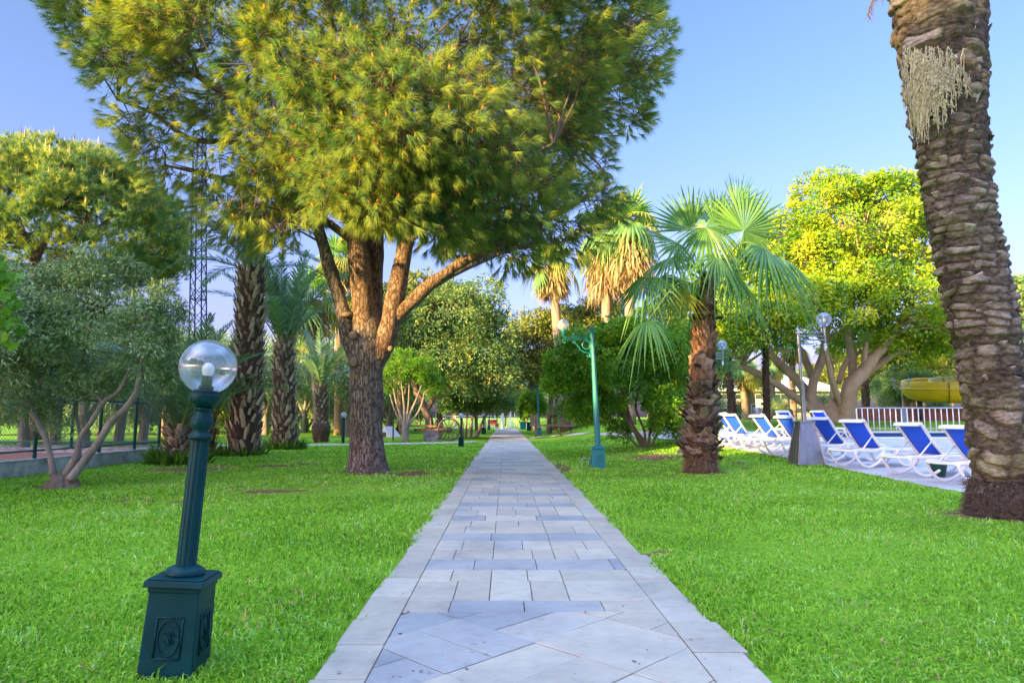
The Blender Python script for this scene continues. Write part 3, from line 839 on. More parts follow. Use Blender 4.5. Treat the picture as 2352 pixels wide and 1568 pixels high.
def crown_mesh(mb, blobs, n_clump, per, leaf, aspect=0.5, clump_r=0.45, hole=0.35, shell=0.55, droop=0.2, rbase=0.5, rvar=0.5, base=(0, 0, 0), nw=0.6, lv=0.12):
    """blobs: (centre, (rx, ry, rz)). Clumps of leaves sit through the outer part of each blob; noise opens gaps."""
    base = np.array(base)
    wts = np.array([b[1][0] * b[1][2] + b[1][0] * b[1][1] for b in blobs]); wts /= wts.sum()
    C = []; O = []; RR = []
    for (c, r), w in zip(blobs, wts):
        k = max(3, int(n_clump * w * 1.25))
        d = rand_dirs(k); d[:, 2] = np.where(d[:, 2] < -0.5, -d[:, 2] * rng.random(k), d[:, 2]); d = unit(d)
        rad = shell + (1.02 - shell) * rng.random(k) ** 0.6
        p = np.array(c)[None] + d * rad[:, None] * np.array(r)[None]
        ok = vnoise(p, 0.9 / max(0.6, clump_r * 1.6), 2) > -hole
        C.append(p[ok]); O.append(d[ok]); RR.append(rad[ok])
    C = np.vstack(C); O = np.vstack(O)
    m = len(C)
    cr = clump_r * (0.55 + 0.8 * rng.random(m))
    tone = np.clip(rbase + rvar * 0.45 * rng.normal(size=m) * 0.6 + 0.12 * vnoise(C, 0.6, 2), 0.02, 0.98)
    idx = np.repeat(np.arange(m), per)
    n = len(idx)
    d = rand_dirs(n); d = unit(d + O[idx] * 0.55 + np.array([0, 0, 0.25]))
    rr = cr[idx] * (0.35 + 0.65 * rng.random(n) ** 0.5)
    P = C[idx] + d * rr[:, None] * np.array([1, 1, 0.8])
    ax = unit(d * 0.7 + rand_dirs(n) * 0.6 + np.array([0, 0, -droop]))
    nr = unit(d * nw + rand_dirs(n) * 0.6 + np.array([0, 0, 0.5]))
    L = leaf * (0.6 + 0.8 * rng.random(n))
    rn = np.clip(tone[idx] + lv * rng.normal(size=n), 0.001, 1)
    V, F, r_ = leaf_quads(P - base, ax, L, L * aspect, rn, nr)
    mb.add(V, F, r_)
    return C, O

def Dblob(px, py, Y, rx, ry, rdep=None):
    """blob seen at (px, py) with the radii rx, ry in print px, at depth Y"""
    c = at(px, py, Y); s = Y / 1568
    return (tuple(c), (rx * s, (rdep if rdep else rx * s), ry * s))
def Dline(pts, Y):
    """stem line through print positions; a third number is an offset in depth"""
    return [at(p[0], p[1], Y + (p[2] if len(p) > 2 else 0)) for p in pts]

M['bark_brown'] = surf_mat('brown_bark', (0.10, 0.07, 0.05), (0.24, 0.18, 0.135), scale=5, stretch=(1, 1, 0.25), rough=0.9, bump=0.6, bdist=0.03, bscale=16)
M['bark_grey'] = surf_mat('grey_bark', (0.13, 0.115, 0.10), (0.30, 0.27, 0.235), scale=6, stretch=(1, 1, 0.35), rough=0.9, bump=0.5, bdist=0.03, bscale=14)
M['bark_fig'] = surf_mat('pale_fig_bark', (0.34, 0.23, 0.15), (0.56, 0.42, 0.29), scale=1.6, stretch=(1, 1, 0.5), rough=0.8, bump=0.3, bdist=0.03, bscale=8)
M['bark_pine'] = surf_mat('pine_bark_plates', (0.16, 0.12, 0.10), (0.34, 0.28, 0.24), scale=9, stretch=(1, 1, 0.2), rough=0.92, bump=0.9, bdist=0.02, voro=(17.0, 0.14, (0.075, 0.048, 0.034)))
M['bark_pine_red'] = surf_mat('young_pine_bark', (0.14, 0.085, 0.06), (0.29, 0.20, 0.15), scale=6, stretch=(1, 1, 0.35), rough=0.9, bump=0.9, bdist=0.025, voro=(15.0, 0.12, (0.10, 0.05, 0.03)))
M['twig'] = plain('twigs', (0.11, 0.075, 0.055), rough=0.9)

M['leaf_fig'] = leaf_mat('fig_leaves', [(0, (0.04, 0.11, 0.006)), (0.35, (0.12, 0.27, 0.008)), (0.7, (0.30, 0.42, 0.010)), (1, (0.46, 0.48, 0.02))], transl=0.38, noise=0.15, spec=0.5, rough=0.42)
M['leaf_dark'] = leaf_mat('dark_leaves', [(0, (0.04, 0.11, 0.035)), (0.5, (0.11, 0.24, 0.065)), (0.85, (0.22, 0.36, 0.08)), (1, (0.34, 0.40, 0.08))], transl=0.28, noise=0.15)
M['leaf_carob'] = leaf_mat('carob_leaves', [(0, (0.045, 0.12, 0.05)), (0.5, (0.13, 0.25, 0.085)), (0.85, (0.29, 0.37, 0.10)), (1, (0.46, 0.43, 0.12))], transl=0.3, noise=0.2)
M['leaf_olive'] = leaf_mat('olive_leaves', [(0, (0.07, 0.14, 0.055)), (0.5, (0.20, 0.32, 0.15)), (0.85, (0.38, 0.52, 0.29)), (1, (0.55, 0.65, 0.44))], transl=0.28, noise=0.12, tboost=1.1)
M['leaf_light'] = leaf_mat('feathery_leaves', [(0, (0.05, 0.14, 0.012)), (0.5, (0.12, 0.30, 0.02)), (1, (0.24, 0.40, 0.04))], transl=0.4, noise=0.12)
M['leaf_bush'] = leaf_mat('shrub_leaves', [(0, (0.05, 0.15, 0.018)), (0.5, (0.13, 0.32, 0.03)), (0.85, (0.28, 0.47, 0.03)), (1, (0.50, 0.58, 0.04))], transl=0.34, noise=0.15)
M['leaf_pale'] = leaf_mat('pale_yellow_green_leaves', [(0, (0.07, 0.12, 0.03)), (0.5, (0.19, 0.24, 0.05)), (1, (0.34, 0.36, 0.10))], transl=0.35, noise=0.2)
M['leaf_vine'] = leaf_mat('vine_leaves', [(0, (0.04, 0.14, 0.012)), (0.6, (0.12, 0.31, 0.02)), (1, (0.26, 0.40, 0.03))], transl=0.45)
M['needles'] = leaf_mat('pine_needles', [(0, (0.025, 0.10, 0.065)), (0.3, (0.10, 0.235, 0.095)), (0.58, (0.27, 0.375, 0.085)), (1, (0.50, 0.51, 0.08))], transl=0.42, tboost=1.2, noise=0.16, nsc=0.4, rough=0.45)
M['bud'] = plain('orange_pine_flowers', (0.62, 0.20, 0.025), rough=0.7)

def stem(parent, base, name, pts, w, mat, n=10, sub=6, wob=0.12, wobs=2.5, cap=True):
    mb = MB()
    P = [Vector(p) - Vector(base) for p in pts]
    mb.tube(P, w, n=n, sub=sub, wob=wob, wobs=wobs, cap=cap)
    return mb.build(name, mat, parent, smooth=True)

def branches_to(mb, starts, targets, base, r0=0.05, r1=0.012, n=4, sag=0.1, maxl=99):
    """a bent branch from the nearest start point to each target"""
    S = np.array([tuple(s) for s in starts])
    for t in targets:
        t = np.array(t)
        d = S - t; k = np.argmin(np.linalg.norm(d * np.array([1, 1, 1.3]), axis=1))
        s = S[k]; L = np.linalg.norm(t - s)
        if L < 0.2 or L > maxl: continue
        mid = (s + t) / 2 + rng.normal(size=3) * L * 0.08 + np.array([0, 0, L * sag])
        kk = min(1.0, L / 2.0) ** 0.5
        mb.tube([s - np.array(base), mid - np.array(base), t - np.array(base)], [r0 * kk, (r0 + r1) / 2 * kk, r1], n=n, sub=3, cap=False)

def broadleaf(name, label, cat, base, blobs, stems, leafmat, barkmat, n_clump=500, per=26, leaf=0.12, aspect=0.5, clump_r=0.45, hole=0.35,
              rbase=0.5, rvar=0.5, group=None, droop=0.2, nbranch=40, shell=0.55, stemname='trunk', crownname='crown', wob=0.12, rb=0.05, nw=0.6, lv=0.12):
    root = empty(name, base, label, cat, group)
    tips = []
    tb = MB()
    allp = []
    for k, (pts, w) in enumerate(stems):
        P = [Vector(p) - Vector(base) for p in pts]
        tb.tube(P, w, n=10, sub=6, wob=wob, wobs=2.5, cap=True)
        q, _ = catmull(np.array([tuple(p) for p in pts], float), np.array(np.broadcast_to(w, (len(pts),)), float), 4)
        allp.append(q[len(q) // 3:])
    if stems: tb.build(stemname, barkmat, root, smooth=True)
    mb = MB()
    C, O = crown_mesh(mb, blobs, n_clump, per, leaf, aspect, clump_r, hole, shell, droop, rbase, rvar, base, nw, lv)
    cr = mb.build(crownname, leafmat, root)
    if nbranch and stems:
        bb = MB()
        sel = rng.choice(len(C), min(nbranch, len(C)), replace=False)
        branches_to(bb, np.vstack(allp), C[sel], base, r0=rb, r1=rb * .2)
        o = bb.build('branches', barkmat, root, smooth=True)
    return root

# ---- palms
def pinnate_mesh(name, L=2.6, a0=15, a1=95, nl=46, leafl=0.42, w=0.028, mat=None, vee=50, rw=0.03, twist=0.0, seed=0, tipfade=0.35):
    """feather frond: starts at the origin going up and bends over towards +x"""
    r2 = np.random.default_rng(seed)
    m = 22
    t = np.linspace(0, 1, m)
    ang = R(a0) + (R(a1) - R(a0)) * t ** 1.4
    ds = L / (m - 1)
    x = np.concatenate([[0], np.cumsum(np.sin(ang[:-1]) * ds)]); z = np.concatenate([[0], np.cumsum(np.cos(ang[:-1]) * ds)])
    y = twist * t ** 2
    P = np.stack([x, y * np.ones(m), z], -1)
    mb = MB()
    mb.tube(P, np.interp(t, [0, 0.1, 1], [rw * 1.6, rw, rw * 0.15]), n=5, cap=False, flat=(1.0, 0.6), rnd=0.9)
    q = np.linspace(0.14, 0.995, nl)
    for s in (-1, 1):
        px = np.interp(q, t, P[:, 0]); py = np.interp(q, t, P[:, 1]); pz = np.interp(q, t, P[:, 2]); an = np.interp(q, t, ang)
        T = np.stack([np.sin(an), np.zeros(nl), np.cos(an)], -1)
        Nn = np.stack([-np.cos(an), np.zeros(nl), np.sin(an)], -1)
        B = np.array([0, 1.0, 0])[None] * s
        f = np.interp(q, [0.14, 0.3, 0.65, 1], [0.55, 0.95, 1.0, tipfade]) * (0.85 + 0.3 * r2.random(nl))
        fw = np.interp(q, [0, 1], [0.75, 1.35])
        D = unit(B * np.cos(R(vee) * 0.5) + Nn * np.sin(R(vee) * (0.25 + 0.6 * r2.random(nl)))[:, None] * 0.9 + T * fw[:, None] + r2.normal(size=(nl, 3)) * 0.10)
        ll = leafl * f
        A = np.stack([px, py, pz], -1)
        sag = np.array([0, 0, -1.0])
        sd = unit(np.cross(D, Nn)) * (w * 0.5)
        mid = A + D * ll[:, None] * 0.5 + sag * (ll * 0.05)[:, None]; tip = A + D * ll[:, None] + sag * (ll * 0.22)[:, None]
        V = np.stack([A - sd * .5, A + sd * .5, mid + sd, mid - sd, tip], 1).reshape(-1, 3)
        k = np.arange(nl)[:, None] * 5
        mb.add(V, [k + np.array([[0, 1, 2, 3]]), k + np.array([[3, 2, 4]])], np.repeat(np.clip(0.25 + 0.5 * r2.random(nl), 0.01, 1), 5))
    me_o = mb.build(name, mat)
    return me_o

def fan_mesh(name, pet=1.0, Rr=0.9, a0=20, a1=60, nseg=34, spread=150, droop=0.5, mat=None, seed=0, tilt=25, split=0.5):
    """fan leaf: petiole from the origin bending over +x, pleated round blade, hanging tips"""
    r2 = np.random.default_rng(seed)
    m = 9; t = np.linspace(0, 1, m); ang = R(a0) + (R(a1) - R(a0)) * t ** 1.2; ds = pet / (m - 1)
    x = np.concatenate([[0], np.cumsum(np.sin(ang[:-1]) * ds)]); z = np.concatenate([[0], np.cumsum(np.cos(ang[:-1]) * ds)])
    P = np.stack([x, np.zeros(m), z], -1)
    mb = MB(); mb.tube(P, np.interp(t, [0, 1], [0.035, 0.014]), n=6, flat=(1, .55), rnd=0.97)
    H = P[-1]
    an = ang[-1] + R(tilt)
    T = np.array([math.sin(an), 0, math.cos(an)]); B = np.array([0, 1.0, 0]); Nn = np.cross(T, B)
    if Nn[2] < 0: Nn = -Nn
    ph = np.linspace(-R(spread), R(spread), nseg + 1)
    K = 7
    rad = np.array([0.0, 0.18, 0.36, split, 0.68, 0.85, 1.0])
    rows = []
    for i in range(nseg):
        pm = (ph[i] + ph[i + 1]) / 2; half = (ph[i + 1] - ph[i]) / 2
        Lr = Rr * (0.72 + 0.28 * math.cos(pm * 0.75)) * (0.93 + 0.12 * r2.random())
        dr = droop * (0.7 + 0.6 * r2.random())
        tone = np.clip(0.3 + 0.45 * r2.random(), 0, 1)
        verts = []
        for k in range(K):
            r = rad[k] * Lr
            wdt = math.tan(half) * r if rad[k] <= split else math.tan(half) * split * Lr * (1 - (rad[k] - split) / (1 - split)) ** 0.8
            c = H + (T * math.cos(pm) + B * math.sin(pm)) * r
            sd = (-T * math.sin(pm) + B * math.cos(pm)) * wdt
            lift = Nn * (0.06 * math.sin(min(rad[k] / split, 1) * PI / 2)) * Rr * (1 - abs(pm) / PI)
            sag = np.array([0, 0, -1.0]) * dr * Rr * max(0, rad[k] - 0.25) ** 2
            jit = np.array([0, 0, 0]) if rad[k] < split else (r2.normal(size=3) * 0.03 * Rr * (rad[k] - split))
            o = c + lift + sag + jit
            pl = Nn * (half * r * 0.55 if rad[k] <= split else wdt * .5)
            verts += [o - sd - pl * 0.5, o + pl * 0.5, o + sd - pl * 0.5]
        F = []
        for k in range(K - 1):
            a = 3 * k
            F += [(a, a + 3, a + 4, a + 1), (a + 1, a + 4, a + 5, a + 2)]
        mb.add(verts, np.array(F), tone)
    return mb.build(name, mat)

def boots(mb, path, radf, rows, per_row, size, out=25, up=True, jitter=0.25, thick=0.3, start=0.0, end=1.0, curl=0.0, seed=3, taper=0.55):
    """old leaf bases in spirals round a trunk path (function t -> centre), each a tapered wedge"""
    r2 = np.random.default_rng(seed)
    g = PI * (3 - math.sqrt(5))
    n = rows * per_row
    for i in range(n):
        t = start + (end - start) * (i + r2.random() * .8) / n
        c = path(t); rr = radf(t)
        a = i * g + r2.normal() * 0.08
        o = np.array([math.cos(a), math.sin(a), 0]); tn = np.array([-math.sin(a), math.cos(a), 0])
        ln = size[1] * (1 + jitter * r2.normal()); wd = size[0] * (1 + jitter * 0.6 * r2.normal()); th = size[0] * thick
        dirv = unit(np.array([0, 0, 1.0]) * math.cos(R(out)) + o * math.sin(R(out)) + tn * 0.18 * r2.normal()) if up else unit(np.array([0, 0, -1.0]) * math.cos(R(out)) + o * math.sin(R(out)) + tn * .2 * r2.normal())
        nrm = unit(o - dirv * np.dot(o, dirv)); sd = np.cross(dirv, nrm)
        b = c + o * (rr - th * 0.6)
        V = []
        for (s, wf, tf, cu) in ((0, 1.0, 1.0, 0), (0.55, 0.5 + taper * .5, 0.9, curl * .3), (1.0, taper, 0.5, curl)):
            p = b + dirv * ln * s + nrm * cu * ln
            for (x, y) in ((-1, -0.35), (-.55, 0.8), (.55, 0.8), (1, -0.35)):
                V.append(p + sd * x * wd * .5 * wf + nrm * y * th * tf * .5)
        F = []
        for k in (0, 4):
            for j in range(4):
                F.append((k + j, k + (j + 1) % 4, k + 4 + (j + 1) % 4, k + 4 + j))
        F.append((8, 9, 10, 11))
        mb.add(V, np.array(F), float(np.clip(0.5 + 0.28 * r2.normal(), 0.01, 1)))

def boot_mat(name, stops, scale=14, bump=0.6):
    m, nt, b = new_mat(name)
    a = N(nt, 'ShaderNodeAttribute'); a.attribute_name = 'rnd'
    v = coords(nt, True, (1, 1, 0.3)); nz = N(nt, 'ShaderNodeTexNoise'); nz.inputs['Scale'].default_value = scale; nz.inputs['Detail'].default_value = 8
    nt.links.new(v, nz.inputs['Vector'])
    mr = N(nt, 'ShaderNodeMapRange'); mr.inputs['From Min'].default_value = .3; mr.inputs['From Max'].default_value = .7; mr.inputs['To Min'].default_value = -.3; mr.inputs['To Max'].default_value = .3
    nt.links.new(nz.outputs['Fac'], mr.inputs['Value'])
    ad = N(nt, 'ShaderNodeMath'); ad.operation = 'ADD'; ad.use_clamp = True; nt.links.new(a.outputs['Fac'], ad.inputs[0]); nt.links.new(mr.outputs[0], ad.inputs[1])
    r = ramp(nt, stops, ad.outputs[0]); nt.links.new(r.outputs['Color'], b.inputs['Base Color']); b.inputs['Roughness'].default_value = 0.85; b.inputs['Specular IOR Level'].default_value = .2
    bp = N(nt, 'ShaderNodeBump'); bp.inputs['Strength'].default_value = bump; bp.inputs['Distance'].default_value = .012
    nt.links.new(nz.outputs['Fac'], bp.inputs['Height']); nt.links.new(bp.outputs['Normal'], b.inputs['Normal'])
    return m
M['boot_date'] = boot_mat('date_palm_leaf_bases', [(0, (0.07, 0.05, 0.038)), (0.4, (0.24, 0.18, 0.13)), (0.75, (0.45, 0.38, 0.29)), (1, (0.58, 0.50, 0.38))])
M['boot_fan'] = boot_mat('fan_palm_leaf_bases', [(0, (0.05, 0.032, 0.028)), (0.4, (0.155, 0.105, 0.085)), (0.75, (0.29, 0.225, 0.19)), (1, (0.44, 0.38, 0.33))])
M['boot_red'] = boot_mat('reddish_leaf_bases', [(0, (0.055, 0.028, 0.022)), (0.4, (0.19, 0.095, 0.068)), (0.75, (0.33, 0.19, 0.14)), (1, (0.45, 0.31, 0.24))])
M['trunk_dark'] = surf_mat('fibrous_trunk', (0.035, 0.022, 0.015), (0.13, 0.085, 0.06), scale=9, stretch=(1, 1, .3), rough=.95, bump=.8, bscale=30, bdist=.03)
M['frond_date'] = leaf_mat('date_fronds', [(0, (0.035, 0.10, 0.06)), (0.4, (0.09, 0.20, 0.12)), (0.75, (0.18, 0.32, 0.20)), (0.9, (0.20, 0.28, 0.08)), (1, (0.26, 0.32, 0.10))], transl=0.25, rough=0.45, spec=.4, tboost=1.2)
M['frond_fan'] = leaf_mat('fan_fronds', [(0, (0.035, 0.12, 0.025)), (0.4, (0.10, 0.25, 0.045)), (0.8, (0.20, 0.40, 0.07)), (0.95, (0.36, 0.48, 0.07)), (1, (0.44, 0.46, 0.09))], transl=0.36, rough=0.38, spec=.5)
M['frond_gold'] = leaf_mat('yellowing_fronds', [(0, (0.12, 0.20, 0.03)), (0.5, (0.27, 0.31, 0.04)), (1, (0.42, 0.38, 0.06))], transl=0.35)
M['skirt'] = leaf_mat('dead_frond_skirt', [(0, (0.17, 0.11, 0.045)), (0.5, (0.38, 0.29, 0.13)), (1, (0.56, 0.47, 0.24))], transl=0.25, noise=0.2)

FR = {}
def lib(key, fn, **kw):
    """frond meshes are made once; every palm links the mesh data"""
    if key not in FR:
        o = fn('frond', **kw); FR[key] = o.data; bpy.data.objects.remove(o)
    return FR[key]
def add_frond(root, data, loc, rz, sc=1.0, tilt=0.0, roll=0.0, name='frond'):
    o = bpy.data.objects.new(name, data); scene.collection.objects.link(o); o.parent = root
    o.location = loc
    o.rotation_euler = (Matrix.Rotation(rz, 3, 'Z') @ Matrix.Rotation(tilt, 3, 'Y') @ Matrix.Rotation(roll, 3, 'X')).to_euler()
    o.scale = (sc, sc, sc)
    return o
for i, (a0, a1) in enumerate([(6, 38), (16, 75), (28, 105), (45, 125), (70, 140)]):
    lib('date%d' % i, pinnate_mesh, L=2.6, a0=a0, a1=a1, nl=52, leafl=0.46, w=0.034, mat=M['frond_date'], seed=i)
for i, (a0, a1, tl, dr) in enumerate([(5, 20, 8, 0.10), (12, 45, 18, 0.35), (25, 75, 28, 0.75), (45, 105, 30, 1.25), (70, 135, 25, 1.4)]):
    lib('fan%d' % i, fan_mesh, pet=1.05, Rr=0.95, a0=a0, a1=a1, tilt=tl, droop=dr, mat=M['frond_fan'], seed=i + 20)
    lib('fang%d' % i, fan_mesh, pet=1.05, Rr=0.95, a0=a0, a1=a1, tilt=tl, droop=dr, mat=M['frond_gold'], seed=i + 20, nseg=22)
    lib('fanl%d' % i, fan_mesh, pet=0.85, Rr=0.95, a0=a0, a1=a1, tilt=tl, droop=dr, mat=M['frond_fan'], seed=i + 40, nseg=18)

def trunk_paths(pts, w):
    P = np.array([tuple(p) for p in pts], float); w = np.array(np.broadcast_to(w, (len(P),)), float)
    if len(P) > 2: Q, rr = catmull(P, w, 8)
    else: Q, rr = P, w
    s = np.concatenate([[0], np.cumsum(np.linalg.norm(np.diff(Q, axis=0), axis=1))]); s /= s[-1]
    def path(t): return np.array([np.interp(t, s, Q[:, k]) for k in range(3)])
    def radf(t): return float(np.interp(t, s, rr))
    return path, radf

def date_palm(label, base, top, w, nf=26, fs=1.0, group=None, rows=26, per_row=7, size=(0.13, 0.26), out=28, set_=(0, 1, 2, 3), name='date_palm', azr=None, start=0.03, core='trunk_dark', bootm='boot_date', flare=1.15, lean=(0, 0)):
    base = Vector(base); top = Vector(top)
    root = empty(name, base, label, 'palm tree', group)
    mid = (base + top) / 2 + Vector((random.uniform(-.05, .05), 0, 0))
    pts = [base + Vector((0, 0, -0.1)) - base, mid - base, top - base]
    ww = [w * flare, w, w * 0.92]
    tb = MB(); tb.tube(pts, ww, n=16, sub=8, wob=.06, wobs=4); tr = tb.build('trunk', M[core], root, smooth=True)
    path, radf = trunk_paths(pts, ww)
    bm = MB(); boots(bm, path, radf, rows, per_row, size, out=out, start=start, end=1.0, seed=int(abs(base.x * 10)) + 1)
    o = bm.build('leaf_bases', M[bootm], root); tag(o, kind='stuff')
    g = PI * (3 - math.sqrt(5))
    for i in range(nf):
        k = i / nf
        az = i * g if azr is None else random.uniform(*azr)
        v = set_[min(len(set_) - 1, int(k * len(set_)))]
        add_frond(root, FR['date%d' % v], Vector(top - base) + Vector((math.cos(az), math.sin(az), 0)) * w * .35 + Vector((0, 0, -0.22 * k)), az, fs * random.uniform(.85, 1.12), tilt=random.uniform(-.08, .08), roll=random.uniform(-.25, .25))
    return root
# ------------------------------------------------------------------ the tall pine beside the path
def pine_tufts(mb, C, A, nn=34, ln=0.17, w=0.011, spread=1.0, tone=0.5, base=(0, 0, 0), droop=0.35, tvar=0.18):
    """C tuft bases, A shoot directions; needles fan out from each shoot"""
    m = len(C); idx = np.repeat(np.arange(m), nn); n = len(idx)
    t = rng.random(n)
    P = C[idx] + A[idx] * (t * 0.16)[:, None]
    perp = rand_dirs(n); perp = unit(perp - A[idx] * np.sum(perp * A[idx], 1)[:, None])
    D = unit(A[idx] * (0.35 + 0.9 * rng.random(n))[:, None] + perp * spread * (0.35 + 0.5 * rng.random(n))[:, None] + np.array([0, 0, -droop * 0.5]))
    L = ln * (0.7 + 0.5 * rng.random(n))
    sd = unit(np.cross(D, rand_dirs(n))) * (w * 0.5)
    tip = P + D * L[:, None] + np.array([0, 0, -1.0]) * (L * 0.18 * droop)[:, None]
    V = np.stack([P - sd, P + sd, tip], 1).reshape(-1, 3) - np.array(base)
    tt = np.clip(np.broadcast_to(tone, (m,)) + tvar * rng.normal(size=m), 0.02, 0.98)[idx] + 0.08 * rng.normal(size=n)
    mb.add(V, np.arange(n * 3).reshape(n, 3), np.repeat(np.clip(tt, 0.01, 1), 3))

def build_pine():
    base = gp(845, 1082); Yp = base.y
    NO_GRASS.append((base.x, base.y, 0.5))
    root = empty('pine_tree', base, 'tall multi-stemmed pine with thick cracked trunk and broad sunlit crown left of the path', 'pine tree')
    def disp_tube(pts, w, n, sub, amp, name, mat, flare=None, seed=0):
        P, rr = catmull(np.array([tuple(Vector(p) - base) for p in pts], float), np.array(w, float), sub)
        mb = MB(); mb.tube(P, rr, n=n)
        V = np.concatenate(mb.v)
        body = V[:len(P) * n].reshape(len(P), n, 3)
        C = body.mean(1, keepdims=True); d = body - C; dl = np.linalg.norm(d, axis=2, keepdims=True); dn = d / (dl + 1e-9)
        Q = body.reshape(-1, 3)
        # long vertical plates with furrows between them
        S = Q * np.array([1, 1, 0.22])
        h = 1 - np.abs(vnoise(S + seed, 9.0, 2)) * 2.2
        h2 = vnoise(Q, 5.0, 3)
        a = amp * (np.clip(h, -1, 1) * -0.6 + 0.35 * h2)
        big = vnoise(Q + 9, 1.7, 2) * 0.045
        k = a + big * (dl.reshape(-1) > 0.12)
        body = body + dn * k.reshape(len(P), n, 1)
        if flare is not None:
            z = body[:, :, 2]; f = np.exp(-np.clip(z + 0.0, 0, None) / 0.22)
            th = np.arctan2(dn[:, :, 1], dn[:, :, 0])
            body = body + dn * (f * flare * (0.5 + 0.5 * np.abs(np.cos(th * 2.5 + 0.6))))[:, :, None]
        V[:len(P) * n] = body.reshape(-1, 3); mb.v = [V]
        return mb.build(name, mat, root, smooth=True)
    Y = Yp
    s = Y / 1568
    tr = [(845, 1092), (843, 1060), (842, 1000), (842, 930), (843, 860), (846, 800), (842, 740), (834, 690)]
    disp_tube(Dline(tr, Y), [41 * s, 40 * s, 37.5 * s, 37 * s, 39 * s, 43 * s, 33 * s, 25 * s], 110, 46, 0.020, 'trunk', M['bark_pine'], flare=0.13)
    limbs = [
        ([(834, 850, .1), (806, 790, 0), (788, 720), (766, 640), (742, 560), (718, 480, .3), (700, 400, .6), (670, 300, .8), (620, 160, 1.2)], [22, 18, 16, 15.5, 16, 15, 12, 10, 6]),
        ([(843, 800, 0), (836, 720, -.1), (828, 640, -.2), (820, 560, -.2), (812, 490, 0), (790, 390, .2), (770, 260, .2), (760, 100, .3)], [30, 26, 24, 24, 24, 18, 14, 8]),
        ([(852, 760, .25), (858, 680, .3), (862, 600, .4), (862, 500, .5), (870, 380, .7), (900, 240, 1.0), (930, 80, 1.2)], [24, 22, 21, 21, 17, 13, 8]),
        ([(862, 830, -.05), (888, 770, -.15), (903, 710, -.2), (918, 640, -.2), (930, 560, -.1), (938, 500, 0), (960, 400, .2), (1010, 260, .4), (1050, 100, .5)], [26, 23, 22, 19, 18, 16, 14, 10, 7]),
        ([(905, 735, -.15), (935, 705, -.3), (985, 655, -.6), (1045, 612, -.9), (1105, 580, -1.2), (1180, 545, -1.4), (1280, 490, -1.6), (1400, 420, -1.6)], [18, 16, 14, 13, 12, 10, 8, 5]),
        ([(985, 660, -.5), (1040, 628, -.5), (1110, 595, -.2), (1180, 570, .2), (1270, 560, .6)], [10, 9, 9, 7, 5]),
        ([(820, 560, 0), (690, 470, .5), (560, 430, .6), (470, 400, .6), (380, 380, .5)], [10, 9, 8, 6, 3]),
        ([(730, 500, .2), (640, 330, -.4), (520, 220, -.8), (400, 140, -1), (300, 80, -1)], [13, 11, 9, 7, 3]),
        ([(700, 400, .6), (560, 330, .8), (440, 320, .9), (350, 260, .9), (270, 230, .9)], [9, 8, 7, 5, 2.5]),
        ([(960, 400, .2), (1130, 330, 1.0), (1290, 280, 1.6), (1420, 180, 1.8)], [10, 9, 7, 4]),
        ([(930, 560, 0), (1030, 480, -1.6), (1150, 400, -2.6), (1270, 330, -3.0)], [9, 8, 6, 3]),
        ([(800, 500, 0), (840, 420, -1.6), (880, 330, -2.8), (900, 230, -3.4)], [9, 8, 7, 4]),
    ]
    pts = []
    for k, (L, w) in enumerate(limbs):
        P = Dline(L, Y)
        big = k < 5
        disp_tube(P, [x * s for x in w], 60 if big else 14, 26 if big else 8, 0.012 if big else 0.004, 'limb', M['bark_pine'] if k == 0 or k > 4 else M['bark_pine_red'], seed=k * 7)
        q, _ = catmull(np.array([tuple(p) for p in P]), np.ones(len(P)), 6)
        pts.append(q[int(len(q) * (0.45 if big else 0.25)):])
    # cut knots on the trunk
    for (px, py, r) in [(812, 832, 10), (812, 770, 9), (811, 497, 11), (897, 800, 6), (818, 622, 6)]:
        c = at(px, py, Y - 38 * s - .0) - base
        kb = MB(); kb.lathe([(r * s * .55, 0.05), (r * s, 0.03), (r * s * 1.15, -0.02), (r * s * 1.0, -0.08)], n=14, c=tuple(c), rot=(R(90), 0, R(random.uniform(-20, 20))), cap=True); kb.build('knot', M['bark_brown'], root, smooth=True)
    kb = MB(); kb.tube([at(812, 722, Y - .2) - base, at(796, 722, Y - .25) - base, at(780, 724, Y - .2) - base], [7 * s, 6 * s, 4 * s], n=8)
    kb.build('branch_stub', M['bark_brown'], root, smooth=True)
    # ---- crown: pads of tufts inside the outline of the crown
    poly = [(95, -20), (118, 40), (150, 115), (200, 170), (205, 240), (262, 300), (262, 385), (300, 430), (330, 470), (395, 520), (460, 545), (500, 600), (560, 618), (620, 590), (690, 575), (740, 520), (760, 470),
            (800, 500), (880, 530), (960, 560), (1000, 590), (1080, 610), (1160, 640), (1230, 672), (1290, 650), (1330, 605), (1400, 585), (1440, 540), (1480, 470), (1500, 410), (1530, 340), (1560, 270), (1560, 120), (1530, 20), (1500, -80), (1400, -420), (1100, -700), (500, -700), (200, -350)]
    Cc = np.array(at(835, 40, 15.6)); Rd = np.array([7.3, 5.6, 5.9])
    pads = []
    tries = 0
    while len(pads) < 1050 and tries < 60:
        tries += 1
        d = rand_dirs(400); rad = 0.50 + 0.5 * rng.random(400) ** 0.55
        p = Cc + d * rad[:, None] * Rd
        p = p[(p[:, 2] < 15.2)]
        px, py = project(p)
        ok = inpoly(px, py, poly)
        # keep the pads a radius inside the outline
        for dx, dy in ((-38, 0), (38, 0), (0, 30), (0, -20)):
            ok &= inpoly(px + dx, py + dy, poly)
        # the left flank is thin
        thin = (px < 640) & (py > 180)
        ok &= ~(thin & (rng.random(len(px)) < 0.5))
        # leave the undersides open between the stems
        ok &= ~((py > 500) & (px > 650) & (px < 960))
        pads += [tuple(q) for q in p[ok]]
    pads = np.array(pads[:1050])
    # the low bright mass hanging towards the viewer
    ext = []
